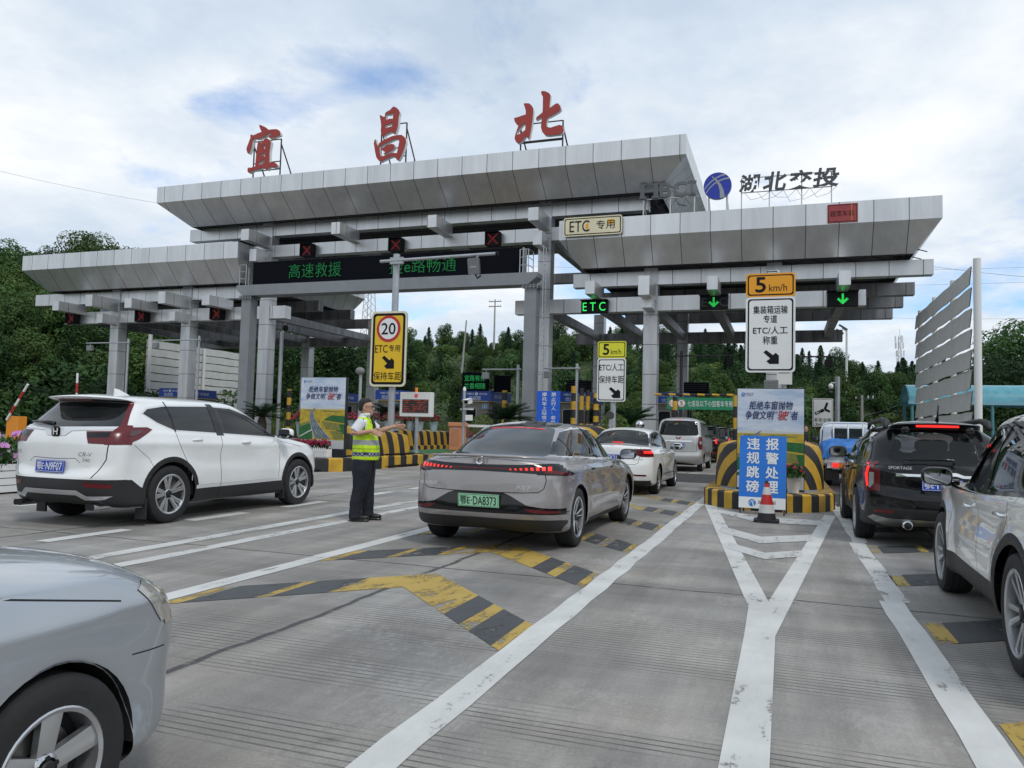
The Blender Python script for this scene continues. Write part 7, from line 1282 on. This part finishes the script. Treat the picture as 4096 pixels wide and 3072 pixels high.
LB = leafmat('broad leaves', (0.070, 0.160, 0.034), (0.124, 0.160, 0.050), (0.040, 0.096, 0.025)); LD = leafmat('dark leaves', (0.045, 0.106, 0.029), (0.083, 0.160, 0.042), (0.026, 0.064, 0.021)); LC = leafmat('conifer needles', (0.032, 0.080, 0.032), (0.054, 0.120, 0.042), (0.021, 0.053, 0.022)); LY = leafmat('fresh leaves', (0.094, 0.160, 0.025), (0.125, 0.160, 0.044), (0.056, 0.119, 0.022)); LG = leafmat('tall grass blades', (.10, .14, .035), (.15, .17, .05), (.06, .10, .025)); BARK = mat('bark', (.06, .05, .04), .9, noise=(6, .3))
def leaf(m, c, n, s, mt, up=.3, asp=.6):
    n = Vector(n); n = n.normalized() if n.length > 1e-6 else Z3; a = n.orthogonal().normalized(); a = Matrix.Rotation(random.uniform(0, 6.283), 3, n) @ a; b = n.cross(a) * asp; c = Vector(c)
    m.add([c - a * s, c + b * s * .9 + n * s * .15, c + a * s, c - b * s * .9 + n * s * .15], [(0, 1, 2, 3)], mt)
def rv(): 
    while True:
        v = Vector((random.uniform(-1, 1), random.uniform(-1, 1), random.uniform(-1, 1)))
        if .05 < v.length < 1: return v.normalized()
def crown_cloud(m, blobs, per, s, mt, flat=.85):
    for (c, r) in blobs:
        c = Vector(c); k = int(per * r * r)
        for _ in range(k):
            d = rv(); q = random.uniform(.62, 1.04) ** .7; p = c + Vector((d.x * r, d.y * r, d.z * r * flat)) * q; leaf(m, p, d + rv() * .7 + Z3 * .35, s * random.uniform(.6, 1.25), mt)
def make_broad(name, h, rad, mt, seed, per=150, s=.20, nb=16, br=(.30, .46)):
    random.seed(seed); t = bpy.data.objects.new(name, None); m = MB(); th = h * .42; m.tube([(0, 0, -.8), (.05, 0, th * .5), (.1, .05, th), (.05, .1, h * .8)], [.03 * h, .022 * h, .016 * h, .004 * h], BARK, 8); B = []
    for i in range(nb):
        a = 2.4 * i; f = i / (nb - 1); z = h * (.36 + .56 * f); rr = rad * (1.0 - .75 * max(0, f - .25) ** 1.1) * random.uniform(.45, .85); c = (math.cos(a) * rr, math.sin(a) * rr, z + random.uniform(-.4, .4)); B.append((c, rad * random.uniform(*br))); m.tube([(.05, .03, th * .75), (c[0] * .6, c[1] * .6, (th + c[2]) / 2), c], [.012 * h, .007 * h, .003 * h], BARK, 5)
    o = m.build('trunk', t, world=False, smooth=True); m = MB(); crown_cloud(m, B, per, s, mt); m.build('crown', t, world=False, recalc=False); return t
def make_conifer(name, h, rad, seed, mt=LC):
    random.seed(seed); t = bpy.data.objects.new(name, None); m = MB(); m.tube([(0, 0, -.8), (0, 0, h * .97)], [.016 * h, .003 * h], BARK, 7); m.build('trunk', t, world=False, smooth=True); m = MB(); n = 30
    for i in range(n):
        f = i / n; z = h * (.10 + .88 * f); L = rad * (1 - f) ** .8 * random.uniform(.75, 1.15) + .12
        for k in range(10):
            a = random.uniform(0, 6.283); d = Vector((math.cos(a), math.sin(a), 0))
            for q in range(8): u = (q + .6) / 8; p = d * L * u + Z3 * (z - L * .30 * u ** 1.5 + random.uniform(-.12, .12)) + rv() * .13 * L; leaf(m, p, Z3 * .9 + d * .4 + rv() * .7, .27 * (1.15 - .5 * u) * random.uniform(.7, 1.3), mt, asp=.45)
    m.build('crown', t, world=False, recalc=False); return t
def make_bush(name, h, rad, mt, seed, per=190, s=.15):
    random.seed(seed); t = bpy.data.objects.new(name, None); B = [((random.uniform(-1, 1) * rad * .6, random.uniform(-1, 1) * rad * .6, h * random.uniform(.22, .62)), rad * random.uniform(.36, .58)) for _ in range(9)]; m = MB()
    for c, r in B: m.tube([(c[0] * .3, c[1] * .3, -.4), c], [.05, .015], BARK, 5)
    m.build('stem', t, world=False); m = MB(); crown_cloud(m, B, per, s, mt, .8); m.build('foliage', t, world=False, recalc=False); return t
def make_reed(name, h, seed):
    random.seed(seed); t = bpy.data.objects.new(name, None); m = MB()
    for _ in range(150):
        b = Vector((random.gauss(0, .7), random.gauss(0, .7), -.1)); a = random.uniform(0, 6.283); d = Vector((math.cos(a), math.sin(a), 0)); H = h * random.uniform(.6, 1.1); L = random.uniform(.2, .8); w = Vector((-d.y, d.x, 0)) * .035; P = [b, b + d * L * .25 + Z3 * H * .6, b + d * L + Z3 * H * .95]; m.add([P[0] - w, P[0] + w, P[1] + w, P[1] - w, P[2]], [(0, 1, 2, 3), (3, 2, 4)], LG)
    m.build('blades', t, world=False, recalc=False); return t
def plant_at(proto, x, y, z, s, lab, cat, grp, rot=None):
    first = proto.name not in USED
    c = proto if first else proto.copy()
    if first: COL.objects.link(c) if c.name not in COL.objects else None; USED.add(proto.name)
    else: COL.objects.link(c)
    c.location = (x, y, z); c.scale = (s, s, s * random.uniform(.9, 1.12)); c.rotation_euler = (0, 0, random.uniform(0, 6.283) if rot is None else rot); tag(c, lab, cat, grp)
    if not first:
        for ch in PK[proto.name]: d = ch.copy(); COL.objects.link(d); d.parent = c
    return c
def sst(a, b, x): t = min(1, max(0, (x - a) / (b - a))); return t * t * (3 - 2 * t)
def hh(x, y):
    """height of the land"""
    back = sst(60, 150, y + .18 * (x + 20)) * (17.5 - 10.5 * sst(-45, 35, x)) + sst(150, 300, y) * 7 * (1 - .5 * sst(-40, 40, x)); k = -(x + 49) - .22 * max(0, y - 60); left = 17 * sst(0, 62, k) * sst(-25, 25, y) if k > 0 else 0; right = 6 * sst(34, 80, x) * sst(40, 90, y)
    h = max(back, left, right); return h + (mnoise.noise(Vector((x * .05, y * .05, 0))) * 1.6 + mnoise.noise(Vector((x * .16, y * .16, 3))) * .5) * min(1, h / 3)
hm = mat('hillside soil', (.035, .06, .018), .95); _t = NT(hm); _P, _s = _t.pos(); _t.L(_t.mix(_t.mr(_t.noise(_P, .35, 6, .65), .4, .62), (.022, .045, .012), (.06, .085, .03)), _t.b.inputs['Base Color'])
m = MB(); nx, ny = 120, 90; gx = lambda i: -230 + 330 * i / nx; gy = lambda j: -10 + 330 * j / ny
V = [(gx(i), gy(j), hh(gx(i), gy(j)) - .25) for j in range(ny + 1) for i in range(nx + 1)]; m.add(V, [(j * (nx + 1) + i, j * (nx + 1) + i + 1, (j + 1) * (nx + 1) + i + 1, (j + 1) * (nx + 1) + i) for j in range(ny) for i in range(nx) if max(V[j * (nx + 1) + i][2], V[(j + 1) * (nx + 1) + i + 1][2], V[j * (nx + 1) + i + 1][2], V[(j + 1) * (nx + 1) + i][2]) > -.2], hm); structure(m.build('hills', smooth=True, recalc=False))
m = MB(); V = [(-260 + 26 * i, -70 - 14 * j, (-.5 if j == 0 else 26 * sst(0, 7, j) * (.75 + .35 * mnoise.noise(Vector((i * .31, j * .3, 9)))))) for j in range(9) for i in range(21)]; m.add(V, [(j * 21 + i, (j + 1) * 21 + i, (j + 1) * 21 + i + 1, j * 21 + i + 1) for j in range(8) for i in range(20)], hm); structure(m.build('hills', smooth=True))  # unseen hills behind the camera, added to darken the low reflections
PROT = {}; PK = {}; USED = set()
def proto(key, o): PROT[key] = o; PK[o.name] = [c for c in bpy.data.objects if c.parent == o]
for k, a in (('b1', (9.5, 3.6, LB, 11)), ('b2', (11, 3.9, LD, 12)), ('b3', (8, 3.2, LB, 13))): proto(k, make_broad('broadleaf_tree', *a))
proto('big', make_broad('spreading_tree', 13, 6.2, LB, 21, 330, .125, 60, (.17, .31))); proto('r1', make_broad('dark_tree', 9.5, 4.0, LD, 25, 190, .16, 24))
for k, a in (('c1', (9, 2.7, 31)), ('c2', (7.5, 2.5, 32)), ('c3', (10, 2.9, 33))): proto(k, make_conifer('conifer', *a))
for k, a in (('s1', (2.6, 2.2, LB, 41)), ('s2', (3.2, 2.6, LD, 42)), ('s3', (2.2, 2.2, LY, 43))): proto(k, make_bush('bush', *a))
proto('g1', make_reed('reed_clump', 2.2, 51)); proto('g2', make_reed('reed_clump', 1.7, 52))
random.seed(77)
def vis(x, y): return y > 8 and -1.62 * y - 6 < x < .42 * y + 9
n = 0
for _ in range(900):                                           # dense wood on the bank at the left
    x, y = random.uniform(-125, -47), random.uniform(12, 100)
    if not vis(x, y) or hh(x, y) < .6 or n >= 125: continue
    n += 1; plant_at(PROT[random.choice(('b1', 'b2', 'b2', 'b3', 'r1'))], x, y, hh(x, y), random.uniform(.65, 1.05), 'dark green broadleaf tree in the wood on the left bank', 'tree', 'broadleaf trees on the left bank')
for x, y in ((-60, 84), (-56, 80), (-64, 88), (-52, 78), (-68, 92)): plant_at(PROT['b2'], x, y, hh(x, y), 1.0, 'dark broadleaf tree behind the low roof', 'tree', 'broadleaf trees behind the low roof')
plant_at(PROT['big'], -79.5, 72, hh(-79.5, 72) - .5, 1.38, 'large spreading tree rising above the left end of the canopy', 'tree', 'tall trees on the left skyline', .5); plant_at(PROT['big'], -84, 64, hh(-84, 64) - 1, .85, 'lower spreading tree left of the tallest tree at the upper left', 'tree', 'tall trees on the left skyline', 2.1)
for lab, x, y, s in (('dark tree above the turquoise walkway, cut by the right edge', 21, 62, 1.05), ('dark tree just right of the slatted screen', 15.3, 63, .82), ('tall dark tree behind the two trees by the right edge', 26, 68, 1.15)): plant_at(PROT['r1'], x, y, 0, s, lab, 'tree', 'trees by the right edge')
for x, y in ((30, 60), (33, 70), (12, 74), (18, 76), (38, 66)): plant_at(PROT['r1'], x, y, hh(x, y), random.uniform(.7, 1), 'dark tree in the row behind the turquoise walkway', 'tree', 'trees behind the walkway')
n = 0
for _ in range(1500):
    x, y = random.uniform(-92, -48), random.uniform(18, 75)
    if not vis(x, y) or hh(x, y) < .1 or hh(x, y) > 12 or n >= 110: continue
    n += 1; plant_at(PROT[random.choice(('s1', 's2', 's2'))], x, y, hh(x, y) - .3, random.uniform(1.0, 1.9), 'dark bush filling the foot of the wood on the left bank', 'bush', 'bushes on the left bank')
n = 0
for _ in range(3000):                                          # conifers along the ridge
    x, y = random.uniform(-95, 62), random.uniform(98, 215)
    if not vis(x, y) or n >= 210: continue
    if hh(x, y) < 3.5 or (y < 118 and x < 0 and random.random() < .6): continue
    n += 1; plant_at(PROT[random.choice(('c1', 'c2', 'c3'))], x, y, hh(x, y), random.uniform(.40, .66), 'dark conifer on the wooded ridge behind the booths', 'tree', 'conifers on the ridge')
n = 0
for _ in range(2000):
    x, y = random.uniform(-22, 50), random.uniform(105, 185)
    if not vis(x, y) or hh(x, y) < 2.5 or n >= 85: continue
    n += 1; plant_at(PROT[random.choice(('c1', 'c2', 'c3'))], x, y, hh(x, y), random.uniform(.45, .7), 'dark conifer on the low ridge right of the white columns', 'tree', 'conifers on the low right ridge')
n = 0
for _ in range(1500):
    x, y = random.uniform(-90, 45), random.uniform(70, 165)
    if not vis(x, y) or hh(x, y) < .8 or n >= 130: continue
    n += 1; plant_at(PROT[random.choice(('b1', 'b3', 'b3', 'b2'))], x, y, hh(x, y) - .3, random.uniform(.35, .62), 'small broadleaf tree on the slope behind the booths', 'tree', 'broadleaf trees on the back slope')
n = 0
for _ in range(2500):
    x, y = random.uniform(-85, 40), random.uniform(63, 150)
    if not vis(x, y) or n >= 180: continue
    if hh(x, y) < .3: continue
    n += 1; plant_at(PROT[random.choice(('s1', 's2', 's2', 's3'))], x, y, hh(x, y) - .2, random.uniform(.6, 1.35), 'rounded bush among the scrub on the slope', 'bush', 'bushes on the back slope')
n = 0
for _ in range(900):
    x, y = random.uniform(-50, 30), random.uniform(60, 70)
    if not vis(x, y) or n >= 90: continue
    n += 1; plant_at(PROT[random.choice(('g1', 'g2'))], x, y, max(0, hh(x, y)) - .05, random.uniform(.7, 1.2), 'clump of tall pale grass at the foot of the slope', 'grass clump', 'grass clumps at the foot of the slope')
random.seed(5); m = MB()                                        # low cover between the bushes: uncountable
for _ in range(26000):
    x, y = random.uniform(-110, 55), random.uniform(20, 150)
    if not vis(x, y) or hh(x, y) < .25: continue
    d = math.hypot(x, y); leaf(m, (x, y, hh(x, y) + random.uniform(-.1, .7)), rv() + Z3, random.uniform(.16, .34) * (.6 + d / 150), random.choice((LB, LD, LD, LY)))
stuff(tag(m.build('undergrowth', recalc=False), 'tangled green undergrowth covering the banks behind the toll station', 'undergrowth'))
# poles, masts and wires on the hill
CP = mat('concrete pole', (.34, .33, .31), .8)
def upole(x, y, z, h, lab, arms=2, lean=0.): 
    t = thing('utility_pole', lab, 'utility pole', (x, y, z), 0, 'utility poles'); m = MB(); m.tube([(x, y, z - 1), (x + lean, y, z + h)], [.17, .10], CP, 8); m.build('pole', t, autos=40)
    if arms:
        m = MB()
        for k in range(arms): zz = z + h - .35 - k * .75; m.br((x + lean - 1.0, y - .05, zz - .05), (x + lean + 1.0, y + .05, zz + .05), DARK); [m.cyl((x + lean + q, y, zz), (x + lean + q, y, zz + .3), .05, WHITE, 6) for q in (-.9, -.5, .5, .9)]
        m.build('crossarm', t)
upole(-41.3, 108, 14.2, 6.6, 'utility pole with two crossarms on the middle of the slope'); upole(-43.0, 100, 10.0, 6.5, 'leaning bare post left of the utility pole on the slope', 0, .5); upole(6.6, 76, 0, 5.2, 'utility pole with branching top beyond the seat belt sign', 1); upole(-12.5, 100, 5.2, 7.5, 'thin twin utility pole left of the rear column', 0)
def mast(x, y, z, h, w, lab, ants):
    t = thing('lattice_mast', lab, 'mast', (x, y, z), 0, 'lattice masts'); m = MB(); n = 14; mt = mat('mast steel', (.42, .43, .45), .5, .3)
    for i in range(4):
        a, b = [(-1, -1), (1, -1), (1, 1), (-1, 1)][i], [(-1, -1), (1, -1), (1, 1), (-1, 1)][(i + 1) % 4]; m.tube([(x + a[0] * w, y + a[1] * w, z), (x + a[0] * w * .35, y + a[1] * w * .35, z + h)], .07, mt, 5)
        for k in range(n): f, g2 = 1 - .65 * k / n, 1 - .65 * (k + 1) / n; m.tube([(x + a[0] * w * f, y + a[1] * w * f, z + h * k / n), (x + b[0] * w * g2, y + b[1] * w * g2, z + h * (k + 1) / n)], .05, mt, 4)
    m.tube([(x, y, z + h), (x, y, z + h + 2)], .05, mt, 5); m.build('lattice', t)
    if ants:
        m = MB()
        for zz in (.62, .74, .86, .96):
            for k in range(3): c, q = math.cos(k * 2.1 + zz * 3), math.sin(k * 2.1 + zz * 3); m.br((x + c * w * 1.5 - .22, y + q * w * 1.5 - .15, z + h * zz - 1.0), (x + c * w * 1.5 + .22, y + q * w * 1.5 + .15, z + h * zz + .8), WHITE)
        m.build('antenna', t)
mast(31.8, 250, 12, 19.5, .75, 'tall telecom mast with antennas on the right ridge', True); mast(-74.5, 128, 13, 19, 1.3, 'lattice mast peeping out behind the yellow sign pole', False)
t = thing('lamp_post', 'tall white lamp post with twin heads beyond the right roof', 'lamp post', (5.6, 80, 0)); m = MB(); m.tube([(5.6, 80, 0), (5.6, 80, 11.6)], [.16, .09], PST, 10); m.build('pole', t, autos=40); m = MB(); m.box((5.3, 80, 11.9), (.9, .35, .14), DARK, Matrix.Rotation(.6, 3, 'Y')); m.box((5.0, 80, 11.5), (.8, .35, .14), DARK, Matrix.Rotation(.6, 3, 'Y')); m.tube([(5.6, 80, 11.5), (5.2, 80, 11.8)], .05, PST, 6); m.build('lamp_head', t)
t = thing('camera_pole', 'grey pole with white dome camera behind the seat belt sign', 'camera pole', (3.6, 60, 0)); m = MB(); m.tube([(3.6, 60, 0), (3.6, 60, 5.7)], .17, GALV, 12); m.tube([(3.6, 60, 5.7), (3.6, 60, 7.6)], .02, DARK, 5); m.build('pole', t, autos=40); m = MB(); pebble(m, (3.15, 59.9, 5.0), (.34, .34, .40), WHITE, 2.2); pebble(m, (3.15, 59.9, 4.55), (.26, .26, .26), DARK, 2); m.tube([(3.6, 60, 5.25), (3.15, 59.9, 5.25)], .04, WHITE, 6); m.build('camera_body', t, smooth=True)
t = board('road_sign', 'white seat belt sign 系安全带 Buckle up behind the truck', 'road sign', 1.35, 2.0, (2.55, 58.5, 3.05), [(0, WHITE), (.05, BLACK), (.08, WHITE)], (2.55, 58.6, 0), .08); m = MB(); yf = 58.48; put_text(m, '系安全带', BLACK, (2.55, yf, 2.53), X3, Z3, 1.1, .28, .012); put_text(m, 'Buckle up', BLACK, (2.55, yf, 2.22), X3, Z3, .9, .19, .01)
for a, b, w in (((2.85, 3.75), (2.68, 3.28), .15), ((2.68, 3.28), (3.02, 3.12), .15), ((2.05, 2.96), (2.35, 3.1), .2), ((2.38, 3.1), (2.62, 3.25), .2)):
    P = strip([a, b], w); m.add([(p[0], yf, p[1]) for p in P], [tuple(range(4))], BLACK)
m.add([(p[0], yf - .004, p[1]) for p in strip([(2.12, 2.99), (2.28, 3.07)], .08)], [tuple(range(4))], WHITE); m.build('pictogram', t, recalc=False); m = MB(); m.cyl((3.1, 58.58, 0), (3.1, 58.58, 3.9), .06, GALV); m.build('post', t)
WIRE = mat('power cable', (.03, .03, .035), .6)
for k, (a, b, lab) in enumerate((((-90, 120, 34), (60, 130, 27), 'upper power cable over the wooded ridge'), ((-90, 120, 31), (60, 130, 25), 'second power cable over the wooded ridge'), ((0, 150, 24), (95, 140, 25), 'power cable passing left of the telecom mast'), ((-100, 70, 34), (-40, 110, 33), 'power cable beside the spreading tree at the upper left'), ((8, 90, 21), (60, 80, 17), 'power cable above the tree at the right edge'))):
    a, b = Vector(a), Vector(b); m = MB(); m.tube([a.lerp(b, i / 24) - Z3 * 3.0 * (1 - (2 * i / 24 - 1) ** 2) for i in range(25)], .016, WIRE, 5); o = m.build('power_cable'); tag(o, lab, 'power cable', 'power cables')
# ---------------------------------------------------------------- garden plants on the islands
FR = leafmat('cycad fronds', (.018, .055, .02), (.03, .075, .025), (.012, .035, .014), 2.)
def cycad(x, y, z, h, r, lab, seed):
    random.seed(seed); t = thing('cycad', lab, 'cycad', (x, y, z), 0, 'cycads on the islands'); m = MB(); m.lathe([(.24, 0), (.26, h * .3), (.18, h * .42)], BARK, 12, (x, y, z)); m.build('trunk', t); m = MB()
    for i in range(44):
        a = i * 2.4; el = random.uniform(.15, 1.25); d = Vector((math.cos(a), math.sin(a), 0)); s = Vector((-d.y, d.x, 0)); L = r * random.uniform(.85, 1.1); P = [Vector((x, y, z + h * .42)) + d * L * u * math.cos(el * (1 - .5 * u)) + Z3 * (L * u * math.sin(el) - L * .32 * u * u) for u in [q / 12 for q in range(13)]]
        for q in range(1, 13):
            T = (P[q] - P[q - 1]).normalized()
            for sg in (-1, 1):
                for hf in (0, .5): b = P[q - 1].lerp(P[q], hf); w = .24 * r * (math.sin(math.pi * min(1, (q + hf) / 13)) ** .6 + .1); m.add([b, b + T * .035, b + s * sg * w + T * w * .55 + Z3 * w * .25], [(0, 1, 2)], FR)
        m.tube(P[::3], .012, FR, 4)
    m.build('fronds', t, recalc=False)
cycad(-12.4, 34.5, .38, 3.3, 1.3, 'cycad with spreading fronds left of the blue notice', 1); cycad(-5.95, 31, .35, 3.0, 1.15, 'cycad behind the middle lane sign pole', 2); cycad(-20, 37, .35, 3.4, 1.2, 'cycad behind the white display cabinet', 3); cycad(-27.5, 36, .3, 3.2, 1.3, 'cycad left of the far poster', 4)
def topiary(x, y, z, r, lab, seed):
    random.seed(seed); t = thing('bush', lab, 'bush', (x, y, z), 0, 'clipped round bushes'); m = MB(); m.cyl((x, y, z), (x, y, z + r), .05, BARK, 6); m.build('stem', t); m = MB()
    for _ in range(900): d = rv(); leaf(m, Vector((x, y, z + r)) + d * r * random.uniform(.82, 1.03), d + rv() * .6, .055, LY)
    m.build('foliage', t, recalc=False)
topiary(-12.5, 31.5, .85, .55, 'clipped round bush between the camera post and cycad', 1); topiary(-5.75, 27.3, .9, .55, 'clipped round bush beside the middle lane sign pole', 2); topiary(-14.3, 17.6, .1, .68, 'clipped bush behind the white SUV bonnet', 3)
def petals(m, c, rad, n, s, mt, flat=.6):
    for _ in range(n):
        d = rv(); d.z = abs(d.z); p = Vector(c) + Vector((d.x * rad, d.y * rad, d.z * rad * flat)) * random.uniform(.7, 1.05); nn = (d + Vector((.3, -.8, .4)) * .5 + rv() * .3).normalized(); a = nn.orthogonal().normalized(); b = nn.cross(a)
        for k in range(5): th = 6.283 * k / 5 + p.x * 40; u, v = math.cos(th), math.sin(th); q = a * u + b * v; w = a * -v + b * u; m.add([p, p + q * s * .6 + w * s * .42, p + q * s + nn * s * .1, p + q * s * .6 - w * s * .42], [(0, 1, 2, 3)], mt)
FCR = leafmat('crimson petals', (.32, .012, .05), (.45, .03, .10), (.20, .008, .03), 3.); FPK = leafmat('pink petals', (.62, .26, .58), (.72, .40, .68), (.55, .22, .55), 3.); POT = mat('pale blue pot', (.30, .38, .40), .6); POT2 = mat('dark pot', (.05, .06, .06), .6)
def flowerpot(x, y, z, lab, seed, r=.22, mt=None, pm=None):
    hp = min(.46, r * 2.3); random.seed(seed); t = thing('flower_pot', lab, 'flower pot', (x, y, z), 0, 'pots of crimson flowers'); m = MB(); m.lathe([(r * .72, 0), (r * .98, hp - .06), (r * 1.05, hp - .05), (r * 1.05, hp)], pm or POT, 16, (x, y, z)); m.build('pot', t, autos=40); m = MB()
    for _ in range(160): d = rv(); d.z = abs(d.z); leaf(m, Vector((x, y, z + hp)) + Vector((d.x * r * 1.5, d.y * r * 1.5, d.z * r * 1.5)), d + rv(), .055, LD)
    m.build('leaves', t, recalc=False); m = MB(); petals(m, (x, y, z + hp + .06), r * 1.6, int(320 * r), .05 if r > .15 else .03, mt or FCR, 1.0); m.build('flowers', t, recalc=False)
for i in range(8): flowerpot(-20.3 + i * .62, 33.6 + (i % 2) * .3, 1.12, ('crimson flower pot first from the left on the striped wall', 'crimson flower pot second from the left on the striped wall', 'crimson flower pot third from the left on the striped wall', 'crimson flower pot fourth from the left on the striped wall', 'crimson flower pot fifth from the left on the striped wall', 'crimson flower pot sixth from the left on the striped wall', 'crimson flower pot next to the end of the striped wall', 'crimson flower pot at the right end of the striped wall')[i], 60 + i)
flowerpot(-13.9, 33, .4, 'crimson flower pot left of the salmon barrier box', 71, .34); flowerpot(-12.4, 33.4, .4, 'crimson flower pot right of the salmon barrier box', 72, .34); flowerpot(-14.15, 20.5, .95, 'crimson flower pot at the left edge of the far poster', 73, .2)
PKT = mat('white picket', (.74, .74, .73), .45)
def picket(x, y, z, w, lab, seed, sz=1.):
    random.seed(seed); t = thing('picket_planter', lab, 'planter', (x, y, z), 0, 'white picket planters'); m = MB(); n = int(w / .062)
    for i in range(n): xx = x - w / 2 + (i + .5) * w / n; m.prism([(-.021, 0), (.021, 0), (.021, .25 * sz), (0, .285 * sz), (-.021, .25 * sz)], PKT, (xx, y, z), X3, Z3, (0, .012, 0))
    for q in (.07, .19): m.br((x - w / 2, y + .013, z + q * sz), (x + w / 2, y + .025, z + q * sz + .03), PKT)
    m.br((x - w / 2, y + .3, z), (x + w / 2, y + .315, z + .25 * sz), PKT)
    for s in (-1, 1): m.br((x + s * w / 2 - .008, y + .026, z), (x + s * w / 2 + .008, y + .3, z + .24 * sz), PKT)
    m.build('fence', t); m = MB()
    for _ in range(int(500 * w)): leaf(m, (x + random.uniform(-w / 2, w / 2), y + random.uniform(.03, .3), z + random.uniform(.2, .46) * sz), rv() + Z3 * .5, .045, LD)
    m.build('leaves', t, recalc=False); m = MB()
    for i in range(int(w * 7)): petals(m, (x - w / 2 + (i + .5) / 7, y + .14, z + .36 * sz), .17, 26, .042, FCR, .9)
    m.build('flowers', t, recalc=False)
picket(-13.0, 19.2, .39, 1.15, 'white picket planter of crimson flowers below the far poster', 81); flowerpot(.16, 15.0, .325, 'small crimson flower pot right of the blue notice', 82, .13, pm=PKT)
# pink flowers in a white trough, cut by the left edge
random.seed(9); t = thing('flower_trough', 'white slatted trough of pink flowers at the left edge', 'planter', (-13.6, 10.0, 0)); m = MB()
for k in range(4): m.br((-15.2, 9.62, .03 + k * .125), (-12.75, 9.66, .14 + k * .125), PKT); m.br((-12.79, 9.66, .03 + k * .125), (-12.75, 10.4, .14 + k * .125), PKT)
m.br((-15.2, 9.67, .02), (-12.8, 10.38, .46), mat('trough liner', (.2, .2, .2), .7)); m.build('trough', t); m = MB()
for _ in range(1900): x = random.uniform(-15.2, -12.7); top = .95 + .28 * mnoise.noise(Vector((x * 2, 0, 0))); z = .45 + (top - .45) * random.random(); leaf(m, (x, random.uniform(9.55, 10.35), z), rv() + Vector((.3, -.6, .3)), .06, LB, asp=.5)
m.build('leaves', t, recalc=False); m = MB()
for i in range(34): x = random.uniform(-15.1, -12.75); petals(m, (x, random.uniform(9.55, 10.1), random.choice((.62, .78, .95, 1.02, 1.08)) + random.uniform(-.05, .06)), .17, 16, .058, FPK, .8)
m.build('flowers', t, recalc=False)
